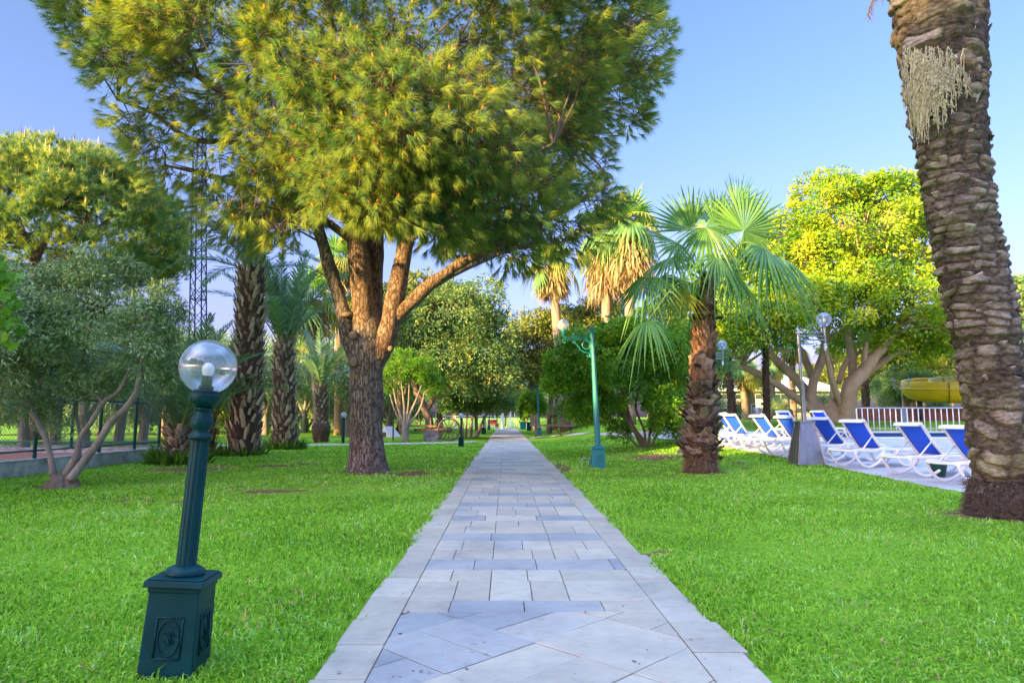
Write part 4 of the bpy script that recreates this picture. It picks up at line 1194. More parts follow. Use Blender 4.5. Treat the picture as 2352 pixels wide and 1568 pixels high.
    for (px, py, yy) in [(820, 430, 11.6), (880, 455, 11.4), (940, 440, 11.5), (790, 370, 11.4), (860, 380, 11.0), (940, 370, 11.0), (1010, 440, 11.6), (1000, 380, 11.2), (830, 300, 10.8), (920, 300, 10.6), (780, 300, 11.2), (1040, 310, 11.0), (850, 470, 11.9), (910, 485, 12.1), (800, 455, 12.0),
                         (740, 240, 11.2), (700, 180, 11.2), (1080, 420, 11.8), (1100, 500, 12.4), (1020, 510, 12.2), (1180, 470, 12.2), (960, 220, 10.6), (1060, 230, 10.8), (870, 200, 10.4), (780, 150, 10.6), (1150, 330, 11.4), (1240, 420, 12.0), (1300, 520, 12.6), (1200, 560, 12.8), (1350, 460, 12.6)]:
        for _ in range(3):
            c = at(px + random.uniform(-35, 35), py + random.uniform(-25, 25), yy + random.uniform(-.3, .6)); ext.append(tuple(c))
    pads = np.vstack([pads, np.array(ext)])
    bb = MB(); branches_to(bb, np.vstack(pts), pads, base, r0=0.032, r1=0.010, n=4, sag=0.04, maxl=2.3)
    br = bb.build('branches', M['twig'], root, smooth=True); tag(br, kind='stuff')
    # tufts
    C = []; A = []; tw = MB()
    cen = Cc
    for p in pads:
        o = unit((p - cen) / Rd)
        k = int(rng.integers(24, 34))
        rp = 0.55 + 0.35 * rng.random()
        d = unit(rand_dirs(k) + o * 0.9 + np.array([0, 0, 0.25]))
        c = p + d * (rp * (0.45 + 0.6 * rng.random(k)))[:, None] * np.array([1, 1, 0.7])
        a = unit(d * 0.6 + o * 0.5 + np.array([0, 0, 0.38]) + rand_dirs(k) * 0.3)
        C.append(c); A.append(a)
    C = np.vstack(C); A = np.vstack(A)
    px, py = project(C); ok = inpoly(px, py, poly) | (py < 0)
    C, A = C[ok], A[ok]
    own = np.array([np.argmin(np.sum((pads - c) ** 2, 1)) for c in C])
    # twigs from pad centre to tuft, as thin three-sided rods
    S = pads[own] + rand_dirs(len(C)) * 0.28 + (C - pads[own]) * 0.25; E = C + A * 0.05
    dd = unit(E - S); u = unit(np.cross(dd, np.array([0.3, 0.2, 0.9]))); v = np.cross(dd, u)
    r0, r1 = 0.008, 0.004
    ring = []
    for (ctr, r) in ((S, r0), ((S + E) / 2 - np.array([0, 0, 0.05]), 0.006), (E, r1)):
        for a in (0, 2 * PI / 3, 4 * PI / 3):
            ring.append(ctr + u * math.cos(a) * r + v * math.sin(a) * r)
    V = np.stack(ring, 1).reshape(-1, 3) - np.array(base)
    k = np.arange(len(C))[:, None] * 9
    F = np.vstack([k + np.array([[a, b, b + 3, a + 3]]) for s_ in (0, 3) for a, b in ((s_, s_ + 1), (s_ + 1, s_ + 2), (s_ + 2, s_))])
    t2 = MB(); t2.add(V, F); o = t2.build('twigs', M['twig'], root); tag(o, kind='stuff')
    mb = MB(); pine_tufts(mb, C, A, nn=60, ln=0.22, w=0.0080, spread=.62, tone=0.55, base=base, droop=0.6, tvar=.13)
    mb.build('crown', M['needles'], root)
    # orange flower candles standing on shoots
    sel = rng.random(len(C)) < 0.16
    f = MB()
    Cb = C[sel] + A[sel] * 0.17; Ab = unit(A[sel] * 0.5 + np.array([0, 0, 0.9]))
    q, F2, r_ = leaf_quads(Cb - np.array(base), Ab, 0.085, 0.034, np.full(len(Cb), .5), fold=0.0)
    q2, F3, r2 = leaf_quads(Cb - np.array(base), Ab, 0.085, 0.034, np.full(len(Cb), .5), nrm=unit(np.cross(Ab, unit(np.cross(Ab, rand_dirs(len(Cb)))))), fold=0.0)
    f.add(q, F2, r_); f.add(q2, F3, r2)
    o = f.build('flower_candle', M['bud'], root); tag(o, kind='stuff')
    print('pine tufts', len(C))
build_pine()

# ------------------------------------------------------------------ rounded pine at the left edge
def build_pine_left():
    Y = 30.0
    base = gxy(at(95, 700, Y).x, Y)
    root = empty('pine_tree', base, 'rounded pine with upright candles behind the olive tree at the left edge', 'pine tree')
    s = Y / 1568
    st = MB()
    L = [Dline([(88, 1010), (86, 880), (88, 760), (90, 660), (80, 600), (60, 540)], Y), Dline([(90, 670), (115, 610), (150, 585), (190, 550)], Y), Dline([(88, 690), (150, 650), (220, 620), (300, 590)], Y), Dline([(80, 600), (110, 540), (130, 480)], Y)]
    for P, w in zip(L, ([20, 18, 16, 15, 11, 7], [11, 9, 7, 4], [9, 8, 6, 3], [8, 6, 3])):
        st.tube([p - base for p in P], [x * s for x in w], n=9, sub=6, wob=.1)
    st.build('trunk', M['bark_pine_red'], root, smooth=True)
    cen = np.array(at(112, 545, Y)); Rd = np.array([300 * s, 4.6, 195 * s])
    d = rand_dirs(1150); d[:, 2] = np.where(d[:, 2] < -.55, -d[:, 2], d[:, 2]); rad = .6 + .42 * rng.random(1150) ** .6
    pads = cen + d * rad[:, None] * Rd
    pads = pads[(vnoise(pads, .8, 2) > -.4)]
    C = []; A = []
    for p in pads:
        o = unit((p - cen) / Rd); k = 13
        dd = unit(rand_dirs(k) + o * .9)
        C.append(p + dd * (0.55 * rng.random(k) ** .5)[:, None]); A.append(unit(dd * .4 + o * .3 + np.array([0, 0, 0.8]) + rand_dirs(k) * .2))
    C = np.vstack(C); A = np.vstack(A)
    mb = MB(); pine_tufts(mb, C, A, nn=24, ln=0.28, w=0.022, tone=0.5, base=base, droop=0.15)
    mb.build('crown', M['needles'], root)
    bb = MB(); q = np.vstack([catmull(np.array([tuple(p) for p in P]), np.ones(len(P)), 4)[0] for P in L]); branches_to(bb, q, pads[rng.choice(len(pads), 90, replace=False)], base, r0=.07, r1=.02)
    o = bb.build('branches', M['bark_pine_red'], root, smooth=True); tag(o, kind='stuff')
    # pale candles on top
    up = (A[:, 2] > .8) & (C[:, 2] > cen[2] + .2) & (rng.random(len(C)) < .22) & (np.abs((C - cen) / Rd)[:, 0] < 1)
    f = MB(); Cb = C[up] + np.array([0, 0, .12]); ln = .22 + .3 * rng.random(len(Cb))
    ax = unit(np.array([[0, 0, 1.0]]) + rand_dirs(len(Cb)) * .06)
    V, F, r_ = leaf_quads(Cb - np.array(base), ax, ln, 0.05, np.full(len(Cb), .5), fold=0); f.add(V, F, r_)
    o = f.build('candles', plain('pale_candles', (.42, .30, .14), rough=.8), root); tag(o, kind='stuff')
build_pine_left()
M['boot_old'] = boot_mat('old_weathered_leaf_bases', [(0, (0.035, 0.022, 0.018)), (0.45, (0.12, 0.085, 0.07)), (0.8, (0.25, 0.195, 0.16)), (1, (0.42, 0.35, 0.29))])
# ------------------------------------------------------------------ leaning palm trunk close on the right
def foreground_palm():
    Y = 8.4; s = Y / 1568
    base = gp(2312, 1183); base = Vector((at(2312, 1183, Y).x, Y, 0))
    NO_GRASS.append((base.x, base.y, 0.42))
    root = empty('date_palm', base, 'stout leaning palm trunk with rough scaly bark, close at the right edge', 'palm tree')
    ax = [(2330, 1200), (2322, 1160), (2308, 1090), (2297, 1000), (2285, 900), (2269, 800), (2252, 700), (2230, 600), (2207, 500), (2194, 400), (2182, 300), (2172, 200), (2163, 100), (2155, 0), (2146, -110), (2140, -220)]
    wd = [176, 168, 132, 136, 136, 140, 146, 148, 146, 152, 156, 176, 196, 204, 205, 200]
    P, rr = catmull(np.array([tuple(at(a, b, Y) - base) for a, b in ax]), np.array([w * .5 * s - .022 for w in wd]), 70)
    n = 420; m = len(P)
    mb = MB(); mb.tube(P, rr, n=n, cap=False)
    V = np.concatenate(mb.v).reshape(m, n, 3); C = V.mean(1, keepdims=True); d = V - C; dn = unit(d)
    h = P[:, 2]
    # spiral lattice of leaf scars: row pitch and count change with height
    pitch = np.interp(h, [0, 0.6, 1.6, 2.4, 4.2, 4.8, 7], [0.15, 0.16, 0.16, 0.105, 0.095, 0.16, 0.2])
    ph = np.concatenate([[0], np.cumsum(np.diff(h) / ((pitch[1:] + pitch[:-1]) / 2))])
    th = np.linspace(0, 1, n, endpoint=False)[None, :] * np.ones((m, 1))
    Q = V.reshape(-1, 3)
    w1 = vnoise(Q, 2.4, 3).reshape(m, n) + 0.45 * vnoise(Q + 11, 6.5, 2).reshape(m, n)
    R_ = ph[:, None] + 0.9 * th + 0.62 * w1          # climbing spiral
    row = np.floor(R_); fr = R_ - row
    K = 8.0
    A = th * K + 0.5 * (row % 2) + 0.37 * row + vnoise(Q + 30, 3.0, 2).reshape(m, n) * 0.75
    fa = A - np.floor(A)
    cell = np.floor(A) * 7.13 + row * 3.71
    rc = np.abs(np.modf(np.sin(cell) * 43758.5)[0])
    lens = (1 - np.abs(2 * fa - 1) ** 2.6)
    prof = np.clip(fr / 0.18, 0, 1) * np.clip((1 - fr) / 0.55, 0, 1) ** 0.6
    lo = np.interp(h, [0.25, .45, 1.7, 2.3, 4.2, 4.9, 7], [0.25, 0.75, 0.85, 0.9, 0.9, 1.25, 1.3])[:, None]
    rdg = 1 - np.abs(vnoise(Q * np.array([1, 1, 1.5]) + 50, 8.0, 2)).reshape(m, n) * 2
    disp = 0.046 * lens * prof * lo * (0.2 + 1.25 * rc) - 0.018 + 0.014 * rdg
    rough = vnoise(Q, 11.0, 3).reshape(m, n) * 0.012 + vnoise(Q * np.array([1, 1, 2.2]), 30.0, 2).reshape(m, n) * 0.006
    # the flared root ball
    f = np.exp(-np.clip(h, 0, None) / 0.16)[:, None]
    disp = disp * (1 - 0.7 * np.clip(1 - (h[:, None] - .1) / .4, 0, 1)) + rough * (1 + 1.5 * np.clip(1 - h[:, None] / .5, 0, 1)) + f * 0.10 * (0.6 + 0.6 * vnoise(Q + 4, 3.0, 3).reshape(m, n))
    # undercut where the stem rises out of the root collar
    disp -= 0.035 * np.exp(-((h[:, None] - 0.47 - 0.04 * w1) / 0.03) ** 2) - 0.03 * sstep(0.47, 0.40, h)[:, None] * 0 
    V = V + dn * disp[:, :, None]
    mb.v = [V.reshape(-1, 3)]; mb.r = [np.clip(0.25 + 0.55 * rc * lens + 0.15 * w1, 0.01, 1).reshape(-1)]
    k_cut = int(np.argmin(np.abs(h - 0.44)))
    m_, nt, b = new_mat('palm_trunk_scars')
    a = N(nt, 'ShaderNodeAttribute'); a.attribute_name = 'rnd'
    v = coords(nt, True, (1, 1, 1.8))
    nz = N(nt, 'ShaderNodeTexNoise'); nz.inputs['Scale'].default_value = 14; nz.inputs['Detail'].default_value = 10; nz.inputs['Roughness'].default_value = .7; nt.links.new(v, nz.inputs['Vector'])
    n2 = N(nt, 'ShaderNodeTexNoise'); n2.inputs['Scale'].default_value = 1.1; n2.inputs['Detail'].default_value = 4; nt.links.new(v, n2.inputs['Vector'])
    mr = N(nt, 'ShaderNodeMapRange'); mr.inputs['From Min'].default_value = .25; mr.inputs['From Max'].default_value = .75; mr.inputs['To Min'].default_value = -.42; mr.inputs['To Max'].default_value = .42
    nt.links.new(nz.outputs['Fac'], mr.inputs['Value'])
    ad = N(nt, 'ShaderNodeMath'); ad.operation = 'ADD'; ad.use_clamp = True; nt.links.new(a.outputs['Fac'], ad.inputs[0]); nt.links.new(mr.outputs[0], ad.inputs[1])
    r = ramp(nt, [(0.0, (0.03, 0.022, 0.019)), (0.3, (0.085, 0.064, 0.053)), (0.6, (0.185, 0.145, 0.118)), (1.0, (0.38, 0.315, 0.265))], ad.outputs[0])
    g2 = ramp(nt, [(0.4, (0.92, 0.98, 0.72)), (0.6, (1.05, 1.0, 0.98))], n2.outputs['Fac'])
    mx = N(nt, 'ShaderNodeMix'); mx.data_type = 'RGBA'; mx.blend_type = 'MULTIPLY'; mx.inputs['Factor'].default_value = 1
    nt.links.new(r.outputs['Color'], mx.inputs['A']); nt.links.new(g2.outputs['Color'], mx.inputs['B']); nt.links.new(mx.outputs['Result'], b.inputs['Base Color'])
    b.inputs['Roughness'].default_value = .9; b.inputs['Specular IOR Level'].default_value = .2
    bp = N(nt, 'ShaderNodeBump'); bp.inputs['Strength'].default_value = 1.0; bp.inputs['Distance'].default_value = .02
    nt.links.new(nz.outputs['Fac'], bp.inputs['Height']); nt.links.new(bp.outputs['Normal'], b.inputs['Normal'])
    mb.build('trunk', m_, root, smooth=True)
    # dark ragged root collar of fibres
    cb = MB(); q, r5 = catmull(np.array([tuple(at(a_, b_, Y) - base) for a_, b_ in [(2334, 1205), (2326, 1165), (2316, 1120), (2309, 1092)]]), np.array([102 * s, 92 * s, 80 * s, 70 * s]), 22)
    cb.tube(q, r5, n=200, cap=False)
    Vc = np.concatenate(cb.v); cc = Vc.reshape(len(q), 200, 3); dd = unit(cc - cc.mean(1, keepdims=True)).reshape(-1, 3)
    fl = vnoise(Vc * np.array([1, 1, .6]), 4.0, 3) * 0.10 + vnoise(Vc, 26, 3) * 0.035
    cb.v = [Vc + dd * fl[:, None]]
    cb.build('root_collar', surf_mat('root_fibre', (0.018, 0.013, 0.011), (0.085, 0.062, 0.05), scale=22, rough=.95, bump=1.0, bscale=70, bdist=.02), root, smooth=True)
    fm = MB()
    for i in range(1500):
        t = random.random() ** 1.5 * .42; a = random.uniform(0, 2 * PI); k_ = min(len(q) - 1, int((t + .06) / .5 * len(q))); c_ = q[k_]; r_ = r5[k_]
        o_ = np.array([math.cos(a), math.sin(a), 0]); p0 = np.array([c_[0], c_[1], max(.0, c_[2])]) + o_ * r_ * random.uniform(.95, 1.06)
        fm.tube([p0, p0 + o_ * random.uniform(.01, .06) + np.array([random.uniform(-.03, .03), random.uniform(-.03, .03), random.uniform(-.07, .03)])], [.005, .002], n=3, cap=False)
    o = fm.build('root_fibres', plain('root_fibres', (.10, .075, .058), rough=.9), root); tag(o, kind='stuff')
    # projecting old leaf bases round the top, then a ragged edge all the way up
    pts = [at(a_, b_, Y) - base for a_, b_ in [(2184, 330), (2172, 200), (2163, 100), (2155, 0), (2146, -110), (2140, -230)]]
    path, radf = trunk_paths(pts, [70 * s, 78 * s, 84 * s, 88 * s, 90 * s, 88 * s])
    bm = MB(); boots(bm, path, radf, 17, 13, (0.16, 0.18), out=30, jitter=.4, thick=.42, seed=5, taper=.75); 
    o = bm.build('leaf_bases', M['boot_old'], root); tag(o, kind='stuff')
    pts = [at(a_, b_, Y) - base for a_, b_ in [(2285, 900), (2252, 700), (2230, 600), (2207, 500), (2194, 400), (2182, 300)]]
    path, radf = trunk_paths(pts, [62 * s, 66 * s, 68 * s, 68 * s, 70 * s, 74 * s])
    bm = MB(); boots(bm, path, radf, 34, 15, (0.13, 0.06), out=52, jitter=.55, thick=.5, seed=9, taper=.8)
    o = bm.build('leaf_scars', M['boot_old'], root); tag(o, kind='stuff')
    # pale dry flower strands hanging on the trunk
    hb = MB()
    for i in range(330):
        px = random.gauss(2125, 38); py = random.uniform(105, 235)
        if px > 2185: py = random.uniform(110, 190); 
        if not 2070 < px < 2232: continue
        ln = random.uniform(14, 90) * (1.25 if px < 2130 else .9)
        x = px; P_ = []
        for k in range(6):
            t = k / 5
            cx = np.interp(py + ln * t, [0, 100, 200, 300, 400], [2155, 2163, 2172, 2182, 2194])
            off = (x - cx) * s; r_ = np.interp(py + ln * t, [0, 200, 300, 400], [102, 90, 80, 76]) * s + .02
            dep = math.sqrt(max(0.0, r_ * r_ - off * off)) if abs(off) < r_ else 0
            P_.append(at(x, py + ln * t, Y - dep - 0.045) - base); x += random.uniform(-2.2, 2.6)
        hb.tube(P_, [0.006, .006, .005, .005, .004, .003], n=3, cap=False)
        for _ in range(5):
            k = random.randint(0, 4); q0 = P_[k]; hb.tube([q0, q0 + Vector((random.uniform(-.04, .04), random.uniform(-.03, 0), random.uniform(-.07, -.01)))], [.008, .003], n=3, cap=False)
    o = hb.build('dry_flower_strands', plain('dry_flower_strands', (.48, .42, .27), rough=.8), root); tag(o, kind='stuff')
    # one dead frond hanging into the frame at the upper left of the trunk
    fb = MB()
    a0 = at(2080, -40, Y) - base; a1 = at(2035, -25, Y - .1) - base; a2 = at(2008, -5, Y - .15) - base; a3 = at(1992, 35, Y - .2) - base
    fb.tube([a0, a1, a2, a3], [.02, .016, .012, .005], n=5, sub=4)
    q, _ = catmull(np.array([tuple(a0), tuple(a1), tuple(a2), tuple(a3)]), np.ones(4), 10)
    for c in q[6:]:
        for sgn in (-1, 1):
            e = np.array([sgn * .03 + random.uniform(-.03, .03), random.uniform(-.08, .08), -random.uniform(.08, .2)])
            fb.tube([c, c + e], [.005, .002], n=3, cap=False)
    fb.build('dead_frond', plain('dead_brown_frond', (.13, .075, .045), rough=.8), root)
foreground_palm()

# ------------------------------------------------------------------ fan palm with a layered skirt of leaf bases
def fan_leaf(root, start, ctrl, hub, tip, Rr, nrm, droop=.4, spread=150, nseg=34, seed=0, mat='frond_fan', split=.5, w0=.034):
    r2 = np.random.default_rng(seed)
    mb = MB()
    mb.tube([start, ctrl, hub], [w0, w0 * .62, w0 * .42], n=6, sub=6, flat=(1, .6), rnd=.96)
    H = np.array(tuple(hub)); T = unit(np.array(tuple(tip)) - H); Nn = np.array(nrm, float); Nn = unit(Nn - T * np.dot(T, Nn)); B = np.cross(Nn, T)
    ph = np.linspace(-R(spread), R(spread), nseg + 1)
    rad = np.array([0.0, 0.18, 0.36, split, 0.68, 0.85, 1.0]); K = 7
    for i in range(nseg):
        pm = (ph[i] + ph[i + 1]) / 2; half = (ph[i + 1] - ph[i]) / 2
        Lr = Rr * (0.74 + 0.26 * math.cos(pm * 0.7)) * (0.93 + 0.13 * r2.random()); dr = droop * (0.6 + 0.8 * r2.random()); tone = float(np.clip(0.18 + 0.62 * r2.random(), 0.01, 1))
        verts = []
        jj = r2.normal(size=3)
        for k in range(K):
            r = rad[k] * Lr
            wdt = math.tan(half) * r if rad[k] <= split else math.tan(half) * split * Lr * (1 - (rad[k] - split) / (1 - split)) ** 0.8
            c = H + (T * math.cos(pm) + B * math.sin(pm)) * r
            sd = (-T * math.sin(pm) + B * math.cos(pm)) * wdt
            cup = Nn * (-0.22 * abs(math.sin(pm)) ** 1.5 * r)
            sag = np.array([0, 0, -1.0]) * dr * Rr * max(0, rad[k] - 0.2) ** 1.8
            o = c + cup + sag + jj * 0.05 * Rr * max(0, rad[k] - split)
            pl = Nn * (half * r * 0.6 if rad[k] <= split else wdt * .5)
            verts += [o - sd - pl * .5, o + pl * .5, o + sd - pl * .5]
        F = []
        for k in range(K - 1):
            a = 3 * k; F += [(a, a + 3, a + 4, a + 1), (a + 1, a + 4, a + 5, a + 2)]
        mb.add(verts, np.array(F), tone)
    return mb.build('frond', M[mat], root)

def main_fan_palm():
    base = gp(1610, 1084); Y = base.y; s = Y / 1568
    NO_GRASS.append((base.x, base.y, 0.45))
    root = empty('fan_palm', base, 'fan palm with peeling brown leaf bases on the right lawn before the pool deck', 'palm tree')
    ax = [(1610, 1092), (1610, 1040), (1611, 960), (1613, 880), (1617, 800), (1620, 730), (1624, 690), (1629, 645)]
    wd = [37, 34, 28, 24, 21, 20, 16, 12]
    P = [at(a, b, Y) - base for a, b in ax]
    tb = MB(); tb.tube(P, [w * s for w in wd], n=24, sub=8, wob=.08, wobs=6); tb.build('trunk', M['trunk_dark'], root, smooth=True)
    path, radf = trunk_paths(P, [w * s for w in wd])
    # lower: ragged, curling, greyed; upper: tight crossing leaf bases
    bm = MB()
    boots(bm, path, radf, 24, 9, (0.24, 0.19), out=30, jitter=.4, thick=.14, start=.10, end=.46, curl=.30, seed=2, taper=.7)
    boots(bm, path, radf, 12, 9, (0.18, 0.11), out=58, jitter=.5, thick=.12, start=.08, end=.44, curl=.5, seed=12, taper=.8)
    br_ = MB(); boots(br_, path, radf, 22, 7, (0.22, 0.22), out=13, jitter=.25, thick=.20, start=.44, end=.83, curl=.12, seed=4, taper=.8)
    boots(br_, path, radf, 10, 6, (0.16, 0.20), out=13, jitter=.2, thick=.22, start=.82, end=1.0, curl=.1, seed=6, taper=.6)
    o = bm.build('leaf_bases', M['boot_fan'], root); tag(o, kind='stuff')
    o = br_.build('crossed_leaf_bases', M['boot_red'], root); tag(o, kind='stuff')
    lb = MB(); boots(lb, path, radf, 4, 11, (0.13, 0.10), out=62, jitter=.45, thick=.25, start=.785, end=.81, curl=.35, seed=8, taper=.8)
    o = lb.build('ragged_ledge', M['trunk_dark'], root)
    fb = MB()
    for i in range(1100):
        t = random.uniform(.0, .14) if i % 5 else random.uniform(.1, .8); c = path(t); a = random.uniform(0, 2 * PI); o_ = np.array([math.cos(a), math.sin(a), 0]); r_ = radf(t)
        p0 = c + o_ * r_ * .95; e = o_ * random.uniform(.02, .09) + np.array([random.uniform(-.05, .05), random.uniform(-.05, .05), random.uniform(-.16, .04)])
        fb.tube([p0, p0 + e], [.006, .0025], n=3, cap=False)
    o = fb.build('trunk_fibres', plain('trunk_fibres', (.23, .15, .09), rough=.9), root); tag(o, kind='stuff')
    g = lambda px, py, dy=0: at(px, py, Y + dy) - base
    c0 = (1629, 648)
    # start, control, hub, tip point, radius, blade normal, droop, spread
    L = [
        ((1640, 645, .05), (1668, 590, .0), (1709, 530, -.1), (1800, 440, .0), 1.28, (.25, -1, -.1), .05, 150, 38),
        ((1627, 640, -.1), (1628, 590, -.5), (1622, 522, -.95), (1615, 640, -1.5), 1.12, (0, -.45, 1), .75, 172, 40),
        ((1625, 640, .15), (1600, 600, .5), (1588, 530, .8), (1530, 425, .9), 1.22, (-.3, -1, 0), .03, 60, 18),
        ((1630, 640, .1), (1640, 580, .6), (1650, 520, 1.0), (1665, 425, 1.1), 1.05, (0, -1, 0), .03, 75, 24),
        ((1625, 640, 0), (1592, 600, .0), (1560, 560, .2), (1478, 520, .1), 1.15, (-.2, -.5, .9), .22, 140, 30),
        ((1622, 648, -.1), (1555, 560, -.4), (1483, 637, -.7), (1425, 705, -.9), 1.12, (-.5, -.5, .7), .65, 115, 26),
        ((1622, 652, -.1), (1585, 630, -.5), (1568, 662, -.7), (1566, 720, -.75), .75, (-.3, -1, .2), .35, 60, 16),
        ((1638, 650, -.05), (1700, 560, -.3), (1757, 573, -.5), (1840, 630, -.7), 1.65, (.4, -.35, 1), .95, 165, 38),
        ((1640, 655, .1), (1700, 600, .5), (1790, 590, .8), (1880, 640, .9), 1.2, (.4, -.2, 1), .9, 150, 32),
        ((1622, 645, .1), (1580, 600, .6), (1590, 650, .8), (1600, 720, .9), 1.0, (0, -1, .3), .4, 120, 28),
        ((1634, 645, .2), (1660, 600, .8), (1680, 600, 1.2), (1700, 660, 1.4), 1.1, (0, -.6, .8), .8, 160, 30),
        ((1620, 652, .0), (1560, 610, .3), (1520, 640, .5), (1470, 700, .6), 1.05, (-.4, -.4, .9), .8, 150, 28),
        ((1634, 642, -.1), (1690, 600, -.5), (1700, 640, -.8), (1745, 690, -1.0), 1.05, (.4, -.3, 1), 1.2, 160, 32),
        ((1622, 644, -.1), (1575, 600, -.3), (1545, 590, -.5), (1490, 610, -.7), 1.1, (-.4, -.3, 1), .8, 155, 34),
        ((1628, 642, -.2), (1615, 600, -.8), (1650, 590, -1.2), (1690, 640, -1.5), 1.0, (.2, -.5, 1), 1.1, 165, 34),
        ((1632, 640, .1), (1660, 560, .3), (1690, 480, .5), (1740, 410, .6), 1.0, (.2, -1, .1), .04, 55, 20),
        ((1632, 640, 0), (1634, 580, .1), (1642, 520, .1), (1650, 440, .1), .95, (.5, -1, 0), .04, 40, 14),
        ((1618, 690, -.1), (1560, 650, -.9), (1486, 738, -1.6), (1430, 770, -1.9), .85, (-.3, -.3, 1), 1.5, 160, 30),
    ]
    for k, (a, b, h, t, Rr, nr, dr, sp, ns) in enumerate(L):
        fan_leaf(root, g(*a), g(*b), g(*h), g(*t), Rr * .94, nr, dr, sp, ns, seed=k + 3, mat='frond_gold' if k in (6,) else 'frond_fan', split=.52 if dr < .3 else .42)
main_fan_palm()

# ------------------------------------------------------------------ date palms of the left lawn
M['weed'] = leaf_mat('base_weeds', [(0, (.03, .10, .01)), (.6, (.09, .22, .02)), (1, (.2, .3, .05))], transl=.3)
def tuft_weeds(root, r, n, h, seed=1, sx=1.0):
    r2 = np.random.default_rng(seed); a = r2.random(n) * 2 * PI; rr = r * (0.8 + 0.5 * r2.random(n))
    P = np.stack([np.cos(a) * rr * sx, np.sin(a) * rr, np.zeros(n)], -1)
    ax = unit(np.stack([np.cos(a) * .5, np.sin(a) * .5, np.ones(n)], -1) + r2.normal(size=(n, 3)) * .35)
    L = h * (.4 + .8 * r2.random(n)); mb = MB(); V, F, q = leaf_quads(P, ax, L, L * .12 + .01, np.clip(.5 + .25 * r2.normal(size=n), .01, 1)); mb.add(V, F, q)
    o = mb.build('weeds', M['weed'], root); tag(o, kind='stuff')
b1 = gp(560, 1047); s1 = b1.y / 1568
P1 = date_palm('thick date palm trunk bristling with cut leaf stubs, second palm right of the bollard lamp globe', b1, at(577, 612, b1.y + .1), 31 * s1, nf=24, fs=1.05, rows=36, per_row=9, size=(0.14, 0.34), out=24, set_=(0, 1, 2, 3, 4), group='date palms on the left lawn', flare=1.12)
P1['label'] = 'tallest and thickest date palm of the left lawn, trunk bristling with cut stubs'
tuft_weeds(P1, 31 * s1 * 1.2, 260, .35, 3); NO_GRASS.append((b1.x, b1.y, .5))
for k, (px, py, px2, py2) in enumerate([(600, 900, 655, 800), (548, 640, 470, 620), (590, 620, 650, 700), (545, 760, 500, 640), (600, 930, 690, 920)]):
    pass
b2 = gp(655, 1032); s2 = b2.y / 1568
P2 = date_palm('medium date palm with upright blue-green fronds, just left of the pine trunk', b2, at(652, 785, b2.y), 23 * s2, nf=26, fs=1.42, rows=26, per_row=8, size=(0.15, 0.32), out=24, set_=(0, 0, 1, 1, 2), group='date palms on the left lawn', flare=1.25)
tuft_weeds(P2, 23 * s2 * 1.3, 300, .45, 5)
b3 = gp(737, 1016); s3 = b3.y / 1568
P3 = date_palm('small date palm on a swollen root ball between the medium palm and the pine trunk', b3, at(738, 888, b3.y), 13.5 * s3, nf=20, fs=1.1, rows=18, per_row=7, size=(0.13, 0.2), out=30, set_=(0, 1, 1, 2), group='date palms on the left lawn')
rb = MB(); rb.lathe([(.30, -.05), (.36, .15), (.43, .5), (.44, .75), (.36, .95), (.22, 1.02)], n=40)
V_ = np.concatenate(rb.v); rb.v = [V_ + unit(V_ - np.array([0, 0, .5])) * (vnoise(V_, 9, 3) * .08)[:, None]]
rb.build('root_ball', M['trunk_dark'], P3, smooth=True)
b0 = gp(408, 1066); s0 = b0.y / 1568
P0 = date_palm('low stumpy date palm behind the bollard lamp, its long fronds rising over the globe', b0, at(412, 985, b0.y), 26 * s0, nf=22, fs=1.22, rows=12, per_row=9, size=(0.16, 0.24), out=40, set_=(0, 1, 1, 2), group='date palms on the left lawn', flare=1.3)
tuft_weeds(P0, .5, 420, .5, 7)
b00 = gp(482, 1048)
P00 = date_palm('short date palm half hidden behind the bollard lamp post', b00, at(486, 955, b00.y), 13 * s0, nf=16, fs=1.0, rows=10, per_row=7, size=(0.12, 0.26), out=30, set_=(0, 1, 2), group='date palms on the left lawn')
tuft_weeds(P00, .3, 160, .4, 9)

# ---- tall fan palms with golden skirts of dead fronds, far behind
def skirt_palm(label, px, pyb, crown_y, Y, crown_r, skirt_len, w, group, green=14, lean=0, base_z=None, name='fan_palm'):
    top = at(px + lean, crown_y, Y); base = gxy(at(px, pyb, Y).x, Y)
    s = Y / 1568
    root = empty(name, base, label, 'palm tree', group)
    tb = MB(); tb.tube([Vector((0, 0, -.1)), (top - base) * .5, top - base], [w * 1.15, w * .95, w * .85], n=12, sub=8, wob=.05, wobs=3); tb.build('trunk', surf_or('smooth_palm_bark'), root, smooth=True)
    t = np.array(tuple(top - base))
    if skirt_len > 0:
        n = 1300; a = rng.random(n) * 2 * PI; z0 = -rng.random(n) * skirt_len * .75; r0 = .12 + .3 * rng.random(n) * crown_r
        P_ = t + np.stack([np.cos(a) * r0, np.sin(a) * r0, z0 + .1], -1)
        out = 0.25 + 0.5 * rng.random(n)
        ax = unit(np.stack([np.cos(a) * out, np.sin(a) * out, -np.ones(n)], -1) + rand_dirs(n) * .18)
        L = skirt_len * (.22 + .35 * rng.random(n))
        mb = MB(); V, F, q = leaf_quads(P_, ax, L, .05 + .06 * rng.random(n), np.clip(rng.random(n), .01, 1)); mb.add(V, F, q)
        mb.build('dead_frond_skirt', M['skirt'], root)
    g_ = PI * (3 - math.sqrt(5))
    for i in range(green):
        k = i / green; v = min(4, int(k * 5.2)); kind = 'fang' if (i * 7) % 10 < 4 else 'fanl'
        add_frond(root, FR['%s%d' % (kind, v)], Vector(t) + Vector((0, 0, -.25 * k * crown_r)), i * g_, crown_r / 1.75 * random.uniform(.85, 1.1), roll=random.uniform(-.3, .3))
    return root
_sm = {}
